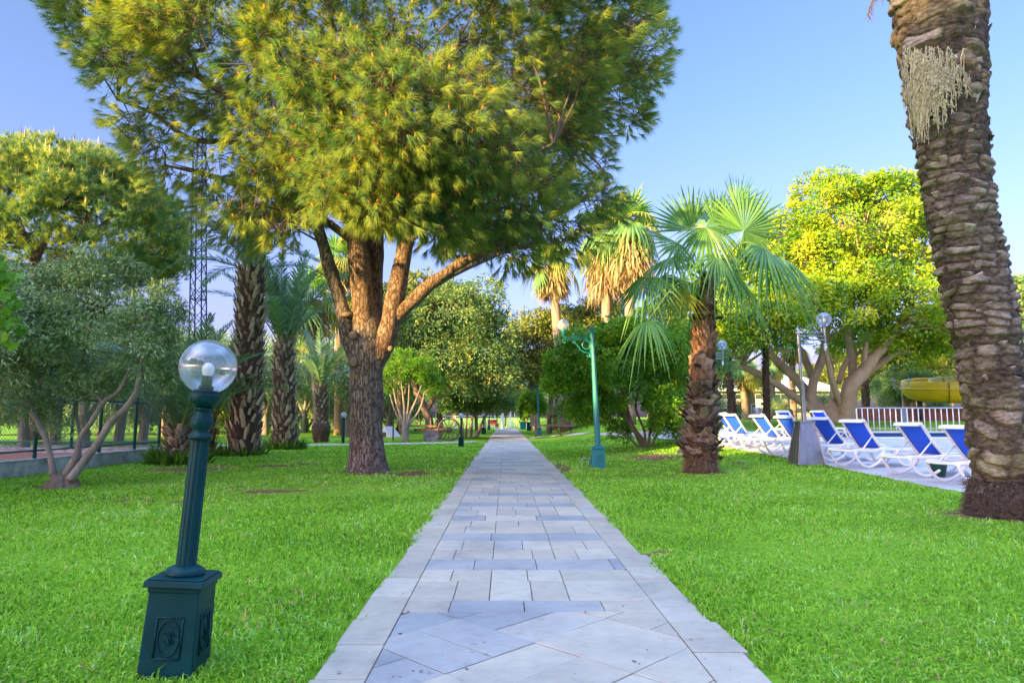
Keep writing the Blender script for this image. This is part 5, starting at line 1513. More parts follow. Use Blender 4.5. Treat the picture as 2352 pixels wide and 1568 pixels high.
def surf_or(k):
    if k not in _sm: _sm[k] = surf_mat(k, (.20, .14, .10), (.38, .28, .20), scale=4, stretch=(1, 1, 3), rough=.9, bump=.4, bscale=20)
    return _sm[k]
G1 = 'tall fan palms behind the right lawn'
skirt_palm('tall fan palm with golden skirt just under the pine crown, above the nearest teal lamp', 1300, 985, 612, 44, 2.3, 2.3, .33, G1, lean=-32)
skirt_palm('tall fan palm with long golden skirt, left of the pair behind the teal lamp', 1392, 985, 548, 42, 2.8, 3.9, .33, G1, lean=2, green=20)
skirt_palm('tall fan palm with long golden skirt, right of the pair behind the teal lamp', 1447, 985, 525, 41, 2.8, 3.8, .33, G1, lean=0, green=20)
skirt_palm('leaning fan palm with yellow-green crown between date palm fronds and the pine', 735, 985, 690, 42, 2.6, 2.4, .28, None, lean=-20, green=18)
skirt_palm('fan palm with a pale skirt seen between the pine stems', 778, 985, 600, 46, 2.2, 2.2, .28, None, green=16)
skirt_palm('distant sunlit fan palm above the small date palm on the left lawn', 700, 985, 800, 60, 2.4, 3.0, .3, None, green=14)
# ------------------------------------------------------------------ broadleaf trees and shrubs
def W(Y, *ws): return [w * Y / 1568 for w in ws]

# olive at the left edge
def olive_left():
    Y = 12.0
    base = Vector((at(140, 1108, Y).x, Y, 0)); NO_GRASS.append((base.x, base.y, .35))
    S = [(Dline([(123, 1092), (115, 1046), (102, 1000), (77, 954), (64, 935), (66, 915), (44, 892), (0, 861), (-60, 830)], Y), W(Y, 8, 6.5, 6, 6, 6.5, 5.5, 5, 4, 3)),
         (Dline([(150, 1090), (177, 1046), (184, 1005), (213, 964), (236, 925), (272, 897), (300, 840)], Y), W(Y, 9, 8, 6, 5.5, 5, 4, 2.5)),
         (Dline([(160, 1102, -.1), (195, 1056), (226, 1015), (256, 969), (287, 938), (310, 907), (318, 877), (322, 820), (300, 740)], Y), W(Y, 10, 9, 8.5, 8.5, 7.5, 7, 6.5, 5, 3)),
         (Dline([(236, 925), (215, 905), (180, 918), (172, 915)], Y), W(Y, 3, 2.5, 2, 1.2)),
         (Dline([(66, 915), (100, 860), (110, 780), (90, 700)], Y), W(Y, 4, 3.5, 3, 2)),
         (Dline([(184, 1005), (175, 930), (190, 830), (210, 740)], Y + .6), W(Y, 4, 4, 3, 2))]
    bl = [Dblob(95, 700, Y, 130, 70, .9), Dblob(235, 640, Y + .3, 95, 55, .7), Dblob(205, 770, Y, 190, 95, 1.1), Dblob(50, 810, Y - .2, 120, 90, 1.0), Dblob(335, 780, Y, 75, 95, .8), Dblob(310, 870, Y + .2, 80, 55, .7),
          Dblob(35, 930, Y, 62, 62, .6), Dblob(375, 715, Y, 30, 60, .5), Dblob(110, 880, Y + .1, 100, 40, .8), Dblob(125, 970, Y + .5, 36, 42, .3), Dblob(30, 640, Y, 60, 40, .6), Dblob(-60, 780, Y, 120, 160, 1.4), Dblob(230, 590, Y, 30, 40, .3), Dblob(10, 1010, Y, 35, 40, .3), Dblob(235, 900, Y + .6, 60, 30, .4)]
    r = broadleaf('olive_tree', 'grey-green olive tree with three splayed bare stems leaning apart at the left edge', 'olive tree', base, bl, S, M['leaf_olive'], M['bark_grey'],
                  n_clump=1500, per=46, leaf=.088, aspect=.26, clump_r=.19, hole=.18, rbase=.55, rvar=.6, nbranch=160, shell=.35, rb=.018)
    # knotted root base
    mb = MB(); mb.lathe([(.30, -.06), (.27, .02), (.22, .08), (.17, .14), (.10, .20), (.04, .24)], n=60, c=(0, 0, 0)); V = np.concatenate(mb.v); V[:, 0] *= 1.15; mb.v = [V + unit(V) * (vnoise(V, 9, 3) * .10 + vnoise(V, 26, 2) * .03)[:, None]]
    mb.build('root_flare', M['bark_brown'], r, smooth=True)
olive_left()

# vine leaves reaching in from the left edge
def vine():
    Y = 8.5
    root = empty('vine', at(-60, 1000, Y), 'bright green vine leaves reaching in from the left edge before the olive', 'vine')
    base = root.location
    mb = MB(); sb = MB(); n = 210
    for i in range(n):
        px = random.triangular(-120, 85, -30); py = random.uniform(630, 800)
        if px > 40 and random.random() < .4: continue
        if i > n - 26: px = random.uniform(-10, 6); py = random.uniform(590, 640)
        p = np.array(at(px, py, Y + random.uniform(-.35, .35)) - base)
        sz = random.uniform(.045, .08)
        nrm = unit(np.array([random.gauss(0, .5), -1, random.gauss(.5, .5)])); d = unit(np.cross(nrm, rand_dirs(1)[0])); e = np.cross(nrm, d)
        ang = np.linspace(0, 2 * PI, 15, endpoint=False)
        rr = sz * (1 + .28 * np.cos(ang * 5)) * (1 - .25 * (np.abs(ang - PI) < .3))
        ring = p + np.cos(ang)[:, None] * d * rr[:, None] + np.sin(ang)[:, None] * e * rr[:, None] + nrm * (rng.random(15)[:, None] * .02)
        V = np.vstack([p + nrm * .012, ring]); F = np.array([(0, 1 + k, 1 + (k + 1) % 15) for k in range(15)])
        mb.add(V, F, random.uniform(.1, .95))
        if i % 3 == 0: sb.tube([p, p + np.array([-.25, .1, -.15]), p + np.array([-.6, .2, -.2])], [.004, .005, .006], n=4)
    mb.build('leaves', M['leaf_vine'], root); o = sb.build('stems', M['twig'], root); tag(o, kind='stuff')
vine()

# the big fig tree by the pool
def fig_tree():
    Y = 43.0; base = gxy(at(1925, 968, Y).x, Y)
    NO_GRASS.append((base.x, base.y, 1.5))
    S = [([(1938, 975), (1946, 930), (1954, 887), (1980, 858), (2006, 821), (2042, 781), (2080, 720), (2110, 640)], (30, 24, 21, 19, 15, 12, 9, 6)),
         ([(1975, 862), (2024, 832), (2064, 807), (2115, 803), (2170, 790)], (13, 11, 9, 7, 4)),
         ([(1907, 975), (1870, 925), (1848, 893), (1823, 865), (1790, 835), (1764, 807), (1727, 781), (1690, 740)], (24, 18, 14, 13, 12, 11, 8, 5)),
         ([(1880, 950), (1852, 931), (1786, 884), (1727, 851), (1683, 836), (1654, 829)], (12, 11, 9.5, 9, 8, 6.5)),
         ([(1885, 965), (1865, 930), (1866, 887), (1881, 843), (1892, 807), (1900, 740), (1890, 660)], (17, 14, 12, 11, 10, 8, 5)),
         ([(1868, 870), (1846, 820), (1812, 763), (1790, 700)], (11, 11, 10, 6)),
         ([(1942, 955), (1929, 924), (1914, 880), (1903, 836), (1895, 790)], (10, 8.5, 8, 7, 5)),
         ([(1960, 880), (1957, 820), (1950, 760), (1960, 680), (1975, 600)], (13, 11, 9, 7, 5)),
         ([(1676, 818), (1720, 799), (1764, 801), (1815, 807)], (5, 6, 6.5, 6)),
         ([(1985, 850), (1990, 790), (2010, 740), (2000, 660)], (8, 7, 6, 4)),
         ([(1925, 880), (1945, 830), (1990, 800), (2060, 760)], (8, 7, 5, 4))]
    S = [(Dline([(p[0], p[1], (k % 3 - 1) * 1.1 * min(1, (975 - p[1]) / 120)) for p in L], Y), [q * .84 for q in W(Y, *w)]) for k, (L, w) in enumerate(S)]
    bl = [Dblob(1955, 545, Y, 165, 135), Dblob(1835, 610, Y - 1, 105, 110), Dblob(1745, 690, Y - 1, 80, 75), Dblob(2080, 580, Y, 120, 140), Dblob(2130, 700, Y - 1, 105, 90), Dblob(1960, 690, Y - 2, 140, 70, 5), Dblob(2190, 770, Y, 80, 50),
          Dblob(1700, 755, Y - 2, 50, 45, 2), Dblob(1850, 720, Y - 4, 90, 35, 2), Dblob(2040, 470, Y, 105, 60), Dblob(1905, 450, Y, 70, 45), Dblob(2110, 810, Y, 90, 30, 3), Dblob(1800, 770, Y - 1, 60, 30, 2), Dblob(1990, 790, Y + 3, 90, 30, 2), Dblob(1660, 700, Y, 40, 50), Dblob(1760, 755, Y - 5, 70, 40, 2.5), Dblob(1680, 720, Y - 4, 45, 60, 2), Dblob(1840, 690, Y - 5, 70, 45, 2.5), Dblob(1930, 745, Y - 5, 45, 35, 2), Dblob(2110, 765, Y - 3, 90, 50, 3), Dblob(2190, 820, Y, 70, 22, 2), Dblob(2060, 690, Y - 4, 80, 60, 3), Dblob(1735, 640, Y, 80, 75), Dblob(1650, 690, Y - 1, 65, 70), Dblob(1585, 700, Y, 50, 65), Dblob(1790, 565, Y, 65, 60), Dblob(1700, 790, Y - 4, 60, 25, 2), Dblob(1600, 770, Y - 2, 50, 40, 2), Dblob(1790, 740, Y - 6, 55, 38, 2)]
    r = broadleaf('fig_tree', 'huge fig tree with pale smooth limbs and bright yellow-green crown beyond the pool', 'fig tree', base, bl, S, M['leaf_fig'], M['bark_fig'],
                  n_clump=1050, per=125, leaf=.21, aspect=.6, clump_r=.92, hole=.2, rbase=.54, rvar=.9, nw=1.7, lv=.07, nbranch=260, shell=.55, rb=.09, wob=.15)
    fl = MB(); fl.lathe([(1.5, -.1), (1.15, .1), (.8, .5), (.55, 1.0), (.4, 1.5)], n=48, c=(-.1, 0, 0)); V = np.concatenate(fl.v)
    a = np.arctan2(V[:, 1], V[:, 0]); k = 1 + .35 * np.cos(a * 5 + 1) * np.exp(-V[:, 2]); V[:, 0] *= k; V[:, 1] *= k * .6; fl.v = [V + unit(V) * (vnoise(V, 2, 3) * .12)[:, None]]
    fl.build('root_flare', M['bark_fig'], r, smooth=True)
fig_tree()

def T(name, label, cat, basepx, Y, blobs, stems, leafk, barkk, group=None, **kw):
    base = gxy(at(basepx[0], basepx[1], Y).x, Y)
    S = [(Dline(L, Y), W(Y, *w)) for L, w in stems]
    # stems start on the ground
    for P, w in S:
        if P[0].z < base.z + .6: P[0].z = base.z - .1
    return broadleaf(name, label, cat, base, [Dblob(b[0], b[1], Y + (b[4] if len(b) > 4 else 0), b[2], b[3]) for b in blobs], S, M[leafk], M[barkk], group=group, **kw)

T('carob_tree', 'large carob tree with leaning dark trunk and sunlit top behind the wooden cart', 'tree', (985, 1002), 38,
  [(1030, 740, 105, 85), (950, 720, 75, 60), (1110, 690, 55, 50), (1010, 830, 100, 50), (1105, 830, 80, 70), (1140, 770, 45, 60), (940, 790, 60, 50), (1060, 900, 60, 35), (1130, 880, 60, 40)],
  [([(985, 1008), (986, 970), (978, 945), (966, 915), (955, 890), (960, 830), (1000, 760)], (13, 10, 9, 8.5, 7, 5, 3)), ([(978, 945), (1010, 900), (1060, 860), (1100, 800)], (6, 5, 4, 2)), ([(990, 1005), (1002, 985), (1010, 990)], (10, 8, 4))],
  'leaf_carob', 'bark_brown', n_clump=950, per=32, leaf=.19, aspect=.45, clump_r=.5, hole=.22, rbase=.5, rvar=.8, nbranch=120)
T('feathery_tree', 'small light-green feathery tree with many thin pale stems left of the wooden cart', 'tree', (931, 1008), 33,
  [(940, 845, 50, 16), (905, 865, 35, 12), (985, 868, 34, 12), (965, 888, 48, 11), (925, 820, 34, 12), (900, 893, 26, 10), (1004, 898, 18, 8), (950, 868, 30, 14), (890, 842, 18, 8), (975, 835, 22, 9), (1020, 880, 22, 9), (870, 880, 18, 9), (1000, 855, 20, 10)],
  [([(931, 1012), (930, 985), (926, 970), (912, 930), (903, 890)], (9, 7.5, 4, 2.6, 1.6)), ([(930, 985), (928, 930), (922, 880)], (5, 2.6, 1.5)), ([(933, 985), (942, 950), (955, 920), (970, 880)], (5, 3, 2.4, 1.4)), ([(935, 975), (955, 955), (968, 930), (975, 900)], (4, 2.4, 2, 1.2)), ([(926, 975), (910, 950), (895, 905)], (3, 2, 1.2)), ([(931, 980), (938, 930), (940, 880)], (3.4, 2.2, 1.2))],
  'leaf_light', 'bark_grey', n_clump=260, per=46, leaf=.11, aspect=.4, clump_r=.30, hole=.15, rbase=.5, rvar=.6, nbranch=110, shell=.1, rb=.02)
T('dark_tree', 'low dark green tree with several thin trunks right of the cart wheel', 'tree', (1075, 1000), 41,
  [(1065, 930, 45, 30), (1110, 925, 45, 38), (1150, 935, 25, 30), (1085, 900, 50, 30)],
  [([(1062, 1002), (1060, 960), (1050, 925)], (4, 3, 2)), ([(1080, 1000), (1085, 960), (1100, 925)], (5, 3, 2)), ([(1092, 998), (1110, 965), (1125, 940)], (5, 3, 2)), ([(1070, 1000), (1072, 960), (1078, 920)], (3, 2, 1.4))],
  'leaf_dark', 'bark_grey', n_clump=420, per=34, leaf=.17, aspect=.5, clump_r=.42, hole=.4, rbase=.5, rvar=.5, nbranch=40)
T('leafy_tree', 'sunlit yellow-green tree with overhanging crown at the right side of the far path', 'tree', (1262, 992), 47,
  [(1235, 770, 60, 55), (1195, 800, 45, 50), (1300, 760, 60, 50), (1350, 780, 55, 60), (1200, 860, 55, 45), (1270, 850, 70, 50), (1330, 860, 60, 50), (1160, 820, 30, 30), (1380, 730, 50, 45)],
  [([(1261, 990), (1262, 950), (1266, 905), (1255, 850), (1230, 790)], (6.5, 6, 5.5, 4, 2.5)), ([(1264, 920), (1300, 860), (1340, 790)], (4, 3, 2))],
  'leaf_pale', 'bark_brown', n_clump=900, per=30, leaf=.23, aspect=.5, clump_r=.55, hole=.3, rbase=.45, rvar=.9, nbranch=80)
T('dark_tree', 'dark crown arching low over the far end of the paved path', 'tree', (1273, 990), 52,
  [(1200, 850, 60, 36), (1150, 862, 36, 30), (1250, 880, 30, 20), (1260, 860, 50, 30), (1140, 840, 30, 30)],
  [([(1274, 991), (1276, 950), (1279, 905), (1250, 870), (1210, 860)], (7, 6.5, 6, 4, 2))],
  'leaf_carob', 'bark_brown', n_clump=420, per=30, leaf=.24, aspect=.5, clump_r=.55, hole=.4, rbase=.45, rvar=.7, nbranch=60)
T('weeping_tree', 'small round weeping tree right of the path behind the second teal lamp', 'tree', (1225, 985), 57,
  [(1222, 930, 24, 30), (1235, 945, 20, 22), (1208, 950, 14, 16)], [([(1222, 985), (1223, 965), (1222, 940)], (2.2, 2, 1.5))], 'leaf_bush', 'bark_brown', n_clump=200, per=30, leaf=.20, aspect=.35, clump_r=.4, hole=.6, rbase=.55, rvar=.4, nbranch=20)
T('climbing_shrub', 'wide dense shrub with bundled bare stems, right of the nearest teal street lamp', 'shrub', (1475, 1041), 23,
  [(1390, 850, 100, 70), (1325, 880, 62, 50), (1490, 830, 95, 65), (1440, 780, 75, 45), (1545, 890, 40, 80), (1300, 835, 45, 42), (1370, 935, 60, 30), (1530, 985, 36, 40), (1425, 1000, 20, 26, .5), (1560, 790, 30, 50), (1530, 820, 50, 50, -.8), (1520, 930, 40, 40, -.7), (1340, 790, 50, 35), (1350, 960, 40, 20), (1555, 1000, 20, 25), (1300, 880, 45, 45)],
  [([(1478, 1042), (1462, 1000), (1430, 950), (1395, 915), (1370, 860)], (4, 3.5, 3.2, 2.6, 1.5)), ([(1484, 1042), (1470, 1005), (1445, 960), (1430, 900), (1400, 840)], (4, 3.4, 3, 2.4, 1.5)), ([(1490, 1042), (1492, 1000), (1500, 950), (1490, 880)], (4, 3, 2.6, 1.5)),
   ([(1495, 1042), (1505, 1005), (1530, 970), (1545, 920)], (3, 2.6, 2, 1.3)), ([(1472, 1044), (1455, 1015), (1440, 1000), (1410, 970)], (3, 2.6, 2.4, 1.3)), ([(1482, 1042), (1480, 990), (1460, 930), (1480, 860)], (3.4, 2.8, 2.4, 1.5)), ([(1488, 1043), (1478, 1010), (1455, 975), (1440, 930)], (3, 2.4, 2, 1.3)), ([(1476, 1043), (1468, 1015), (1452, 985), (1415, 940)], (2.6, 2.2, 2, 1.3))],
  'leaf_bush', 'bark_brown', n_clump=1250, per=40, leaf=.105, aspect=.6, clump_r=.26, hole=.45, rbase=.55, rvar=.6, nbranch=160, shell=.5, rb=.02)

# soft silvery olives and evergreens standing deeper in the park: two prototypes, copied
def proto_tree(name, leafk, barkk, H, rw, seed, n_clump=420, per=30, leaf=.22, trunk_h=.32, clump_r=.55, label='', cat='tree', tr=.16, aspect=.5, hole=.3):
    global rng
    keep = rng; rng = np.random.default_rng(seed); random.seed(seed)
    bl = []
    for k in range(8):
        a = k / 7 * 2 * PI; q = 0 if k == 7 else .55
        bl.append(((rw * q * math.cos(a), rw * q * math.sin(a), H * (trunk_h + .2 + .42 * random.random() * (1 if k < 7 else 1.2))), (rw * .55, rw * .55, H * .2)))
    bl.append(((0, 0, H * .62), (rw * .7, rw * .7, H * .3)))
    S = [([(0, 0, -.1), (random.uniform(-.2, .2), .1, H * trunk_h), (random.uniform(-.6, .6), .2, H * .6)], [tr * 1.3, tr, tr * .5])]
    for k in range(3):
        a = random.uniform(0, 2 * PI); S.append(([(0, .05, H * trunk_h * .8), (rw * .3 * math.cos(a), rw * .3 * math.sin(a), H * .5), (rw * .55 * math.cos(a), rw * .55 * math.sin(a), H * .72)], [tr * .7, tr * .45, tr * .2]))
    o = broadleaf(name, label, cat, (0, 0, 0), bl, [([Vector(p) for p in P], w) for P, w in S], M[leafk], M[barkk], n_clump=n_clump, per=per, leaf=leaf, aspect=aspect, clump_r=clump_r, hole=hole, rbase=.5, rvar=.6, nbranch=50)
    rng = keep
    return o
def place(proto, px, Y, sc, rz, label, group=None, used=set()):
    p = gxy(at(px, 950, Y).x, Y)
    if proto.name not in used:
        used.add(proto.name); o = proto; o.location = p; o.rotation_euler = (0, 0, rz); o.scale = (sc, sc, sc); o['label'] = label
    else: o = copy_tree(proto, loc=p, rz=rz, sc=sc, label=label)
    if group: o['group'] = group
    return o
PO = proto_tree('olive_tree', 'leaf_olive', 'bark_grey', 4.6, 2.4, 3, leaf=.17, aspect=.28, n_clump=520, label='olive', cat='olive tree')
PD = proto_tree('evergreen_tree', 'leaf_dark', 'bark_brown', 7.5, 3.4, 4, n_clump=520, leaf=.26, label='evergreen', cat='tree')
PY = proto_tree('leafy_tree', 'leaf_pale', 'bark_brown', 8.0, 3.4, 5, n_clump=520, leaf=.28, label='pale tree', cat='tree')
PC = proto_tree('carob_tree', 'leaf_carob', 'bark_brown', 7.0, 3.8, 6, n_clump=560, leaf=.24, label='carob', cat='tree')
GO = 'olive trees in the middle of the park'
for px, Y, sc, rz, lb in [(612, 47, 1.25, .3, 'silvery olive between the two thick date palm trunks'), (800, 43, 1.05, 2, 'silvery olive right of the small date palm on its root ball'), (890, 52, 1.1, 4, 'silvery olive behind the white hut and the feathery tree'),
                          (540, 60, 1.2, 1.1, 'distant olive left of the tallest date palm'), (200, 25.5, .95, 2.2, 'olive behind the court fence, seen between the near olive stems'), (330, 29, 1.0, 5, 'olive behind the corner of the court fence'), (60, 27, 1.05, .7, 'olive behind the court fence at the left edge'), (130, 31, 1.2, 3.3, 'farther olive behind the court fence, left of the forked stems'), (275, 33, 1.15, 4.6, 'farther olive behind the court fence, right of the forked stems'), (400, 37, 1.1, 1.9, 'olive on the lawn beyond the court corner'), (470, 42, 1.2, .2, 'olive right behind the lattice mast'), (-40, 30, 1.2, 5.5, 'olive behind the court, partly outside the left edge'), (700, 54, 1.1, 2.7, 'olive behind the gap between the medium and small date palms')]:
    place(PO, px, Y, sc, rz, lb, GO)
for px, Y, sc, rz, lb in [(640, 66, 1.0, .5, 'dark evergreen far behind the medium date palm'), (455, 58, .95, 1.7, 'dark evergreen far behind the lattice mast'), (1095, 64, .8, 3.3, 'dark evergreen left of the far white fence gate'), (1545, 34, .78, 2.6, 'deep green tree between the shrub and the fan palm'),
                          (380, 45, .8, 2.9, 'dark evergreen behind the court fence corner palm'), (1400, 56, .95, 4.4, 'dark evergreen behind the wide shrub'), (1440, 30, .42, 1.2, 'low dark evergreen close behind the wide shrub'), (520, 70, .9, 3.9, 'dark evergreen far behind the short date palms'), (780, 72, .9, 2.2, 'dark evergreen seen left of the pine trunk')]:
    place(PD, px, Y, sc, rz, lb, 'dark evergreens')
for px, Y, sc, rz, lb in [(1160, 88, .62, .2, 'sunlit pale tree behind the white gate at the end of the path'), (1205, 92, .6, 1.2, 'sunlit pale tree just right of the path end'), (1115, 84, .66, 3.1, 'sunlit pale tree just left of the path end'),
                          (2030, 68, .9, 2.4, 'sunlit yellow tree left of the water slide'), (1960, 72, .75, .9, 'sunlit yellow tree seen under the fig crown'), (850, 60, 1.15, 5.3, 'tall sunlit tree seen between the pine stems'), (925, 50, 1.25, 2.8, 'tall sunlit tree just right of the pine trunk'), (1010, 56, 1.3, 4.4, 'tall sunlit tree behind the leaning carob'), (2150, 74, 1.0, 1.9, 'sunlit tree behind the water slide')]:
    place(PY, px, Y, sc, rz, lb, 'sunlit trees far behind')
for px, Y, sc, rz, lb in [(900, 70, 1.0, 1.0, 'carob far behind the feathery tree'), (2330, 50, 1.3, 4.0, 'tall green tree right of the leaning palm trunk'), (2440, 44, 1.25, 2.0, 'tall green tree at the right edge'), (1620, 62, .8, 3.6, 'green tree between the fan palm trunk and the far building'), (2080, 60, .62, .4, 'low green tree below the fig crown beside the slide'),
                          (1340, 66, .95, 5.1, 'carob far behind the second teal lamp')]:
    place(PC, px, Y, sc, rz, lb, 'carob trees in the background')
for px, Y, sc, lb in [(-30, 47, 1.2, 'low grey-green shrub beyond the court at the left edge'), (90, 50, 1.25, 'low shrub beyond the court, behind the near olive stems'), (215, 46, 1.15, 'low shrub beyond the court, left of the fence corner'), (330, 49, 1.2, 'low shrub beyond the court fence corner'), (445, 54, 1.2, 'low shrub behind the lattice mast foot'),
                      (520, 50, 1.0, 'low shrub left of the thickest date palm'), (605, 57, 1.2, 'low shrub between the two thick date palms'), (695, 60, 1.2, 'low shrub left of the small date palm'), (775, 56, 1.1, 'low shrub left of the pine trunk'), (905, 60, 1.2, 'low shrub behind the white hut'), (1370, 44, 1.1, 'low shrub behind the nearest teal lamp'), (1560, 46, 1.0, 'low shrub left of the loungers')]:
    p_ = gxy(at(px, 950, Y).x, Y); c = copy_tree(PO if (px // 5) % 2 else PC, loc=p_ - Vector((0, 0, 1.9)), rz=px, sc=sc if (px // 5) % 2 else sc * .62, label=lb); c['group'] = 'low shrubs across the park'
# closing rows of the park, far away on both sides
LM = [(-900, 'far outside the left edge'), (-120, 'beyond the left edge'), (60, 'behind the left edge olive'), (240, 'behind the court fence'), (420, 'behind the lattice mast'), (520, 'left of the thickest date palm'), (620, 'between the date palms'), (720, 'behind the small date palm'), (830, 'behind the pine trunk'),
      (930, 'behind the white hut'), (1040, 'behind the wooden cart'), (1110, 'left of the path end'), (1200, 'right of the path end'), (1330, 'behind the second teal lamp'), (1480, 'behind the wide shrub'), (1620, 'behind the fan palm'), (1780, 'behind the cream building'), (1900, 'behind the fig tree'), (2050, 'right of the fig tree'), (2180, 'behind the water slide'), (2330, 'behind the leaning palm trunk'), (2600, 'beyond the right edge'), (9999, 'far outside the right edge')]
KN = {0: 'dark evergreen', 1: 'pale sunlit tree', 2: 'grey-green carob', 3: 'silvery olive'}
k = 0
for Y, step in ((100, 105), (122, 150)):
    for px in range(-420, 2900, step):
        if 1110 < px < 1215: continue
        pr = (PD, PY, PC, PO)[k % 4]; q = px + random.uniform(-25, 25)
        w_ = next(t for x, t in LM if q <= x) if q > -900 else LM[0][1]
        place(pr, q, Y + random.uniform(-6, 8), random.uniform(.85, 1.2) * (1.5 if pr is PO else 1.0), random.uniform(0, 6), 'distant %s of the %s closing row, %s' % (KN[k % 4], 'nearer' if Y == 100 else 'farther', w_), 'distant closing rows of trees')
        k += 1
# unseen tree rows added behind the viewer, where the low sun comes from: they keep the lawn in shade
u = Vector((sdir.x, sdir.y, 0)).normalized(); v = Vector((-u.y, u.x, 0))
SHADE_SCREEN = empty('shade_screen', (u.x * 22, u.y * 22, 0), 'tall dense screen of evergreens added behind the viewer to shade the lawn', 'shade_screen')
def shade_tree(lat, dist, H, pr=None):
    p = u * dist + v * lat - Vector((u.x * 22, u.y * 22, 0))
    pr = pr or PC
    base_h = {PC: 7.0, PD: 7.5, PY: 8.0}[pr]
    src = [c for c in pr.children if c.name.startswith('crown')][0]
    o = bpy.data.objects.new('clump', src.data); scene.collection.objects.link(o); o.parent = SHADE_SCREEN
    o.location = (p.x, p.y, 0); o.rotation_euler = (0, 0, random.uniform(0, 6)); o.scale = (.62, .62, H / base_h / 1.17)
SHADE_SCREEN2 = empty('shade_screen', (u.x * 10 + v.x * -20, u.y * 10 + v.y * -20, 0), 'tall evergreen screen added beyond the court, outside the left edge, shading the pine', 'shade_screen')  # unseen screen added to keep the sun off the big pine's left flank
def shade_left(lat, dist, H):
    p = u * dist + v * lat - SHADE_SCREEN2.location
    src = [c for c in PD.children if c.name.startswith('crown')][0]
    o = bpy.data.objects.new('clump', src.data); scene.collection.objects.link(o); o.parent = SHADE_SCREEN2
    o.location = (p.x, p.y, 0); o.rotation_euler = (0, 0, random.uniform(0, 6)); o.scale = (.62, .62, H / 7.5 / 1.17)
def SHADE_H(lat):
    return float(np.interp(lat, [-45, -16, -14.4, -12, -9.3, -8.2, -5.8, -3, 10], [11.5, 12.0, 11.3, 10.6, 10.0, 12.6, 16.5, 16.5, 16]))
# ------------------------------------------------------------------ lamps
def emblem(mb, c, w, h, nx, ny, r=0.004):
    """raised frame, oval and the double-stroke mark; c centre, nx = direction to the right, ny = up, all on a plinth face"""
    c = np.array(c, float); X = np.array(nx, float); Yv = np.array(ny, float)
    def P(x, y): return c + X * x + Yv * y
    hw, hh = w / 2, h / 2
    q = [P(-hw, -hh), P(hw, -hh), P(hw, hh), P(-hw, hh)]
    for i in range(4): mb.tube([q[i], q[(i + 1) % 4]], [r * 1.5] * 2, n=6)
    a = np.linspace(0, 2 * PI, 33)
    mb.tube([P(hw * .82 * math.cos(t), hh * .88 * math.sin(t)) for t in a], r * 1.3, n=6)
    s = hw * .82 / 135
    def Z(x, y): return P((x - 490) * s * 1.05, -(y - 950) * s * 1.05)
    for L in ([(428, 895), (450, 872), (470, 885), (520, 1018)], [(470, 868), (495, 905), (540, 1008)], [(450, 872), (520, 856), (548, 890), (562, 922), (535, 932)], [(505, 862), (535, 930)], [(495, 905), (515, 960), (555, 1000)], [(418, 990), (446, 985), (475, 1044), (562, 1004)]):
        mb.tube([Z(*p) for p in L], r * 1.1, n=5)
def plinth_parts(root, w0, w1, h, cap_w, cap_h, mat, emb=True, eh=.5):
    pb = MB(); pb.box((0, 0, h / 2 - .02), (w0, w0, h + .04), taper=w1 / w0); pb.box((0, 0, h + .008), (w1 * 1.05, w1 * 1.05, .026)); 
    p = pb.build('plinth', mat, root)
    bv = p.modifiers.new('bevel', 'BEVEL'); bv.width = .006; bv.segments = 2
    cb = MB(); cb.box((0, 0, h + .021 + cap_h / 2), (cap_w, cap_w, cap_h), taper=.97); cb.box((0, 0, h + .021 + cap_h + .004), (cap_w * .9, cap_w * .9, .008)); c = cb.build('plinth_cap', mat, root)
    bv = c.modifiers.new('bevel', 'BEVEL'); bv.width = .008; bv.segments = 3
    if emb:
        e = MB(); wm = (w0 + w1) / 2; sl = (w0 - w1) / 2 / h
        for ax in range(4):
            a = ax * PI / 2; n = np.array([math.sin(a), -math.cos(a), 0]); x = np.array([math.cos(a), math.sin(a), 0])
            up = unit(np.array([0, 0, 1.0]) - n * sl)
            emblem(e, n * (wm / 2 + .003) + np.array([0, 0, h * .47]), w0 * .47, h * .47, x, up, r=w0 * .011)
        e.build('emblem', mat, root, smooth=True)
def globe_parts(root, c, r, mat, glass='glass'):
    g = MB(); g.ball((0, 0, 0), r, n=48, m=32); g.build('globe', M[glass], root, smooth=True, loc=c)
    b = MB(); b.lathe([(.001, .062), (.016, .058), (.027, .044), (.030, .026), (.026, .008), (.017, -.012), (.016, -.03)], n=20)
    V = np.concatenate(b.v) * (r / .135); b.v = [V]
    b.build('bulb', M['bulb'], root, smooth=True, loc=(c[0], c[1], c[2] - r * .30))
    s = MB(); k = r / .135; s.lathe([(.018 * k, -.075 * k), (.018 * k, -.045 * k), (.026 * k, -.045 * k), (.026 * k, -.095 * k), (.034 * k, -.095 * k), (.034 * k, -.125 * k)][::-1], n=20)
    s.build('socket', mat, root, smooth=True, loc=(c[0], c[1], c[2]), smooth_angle=40)
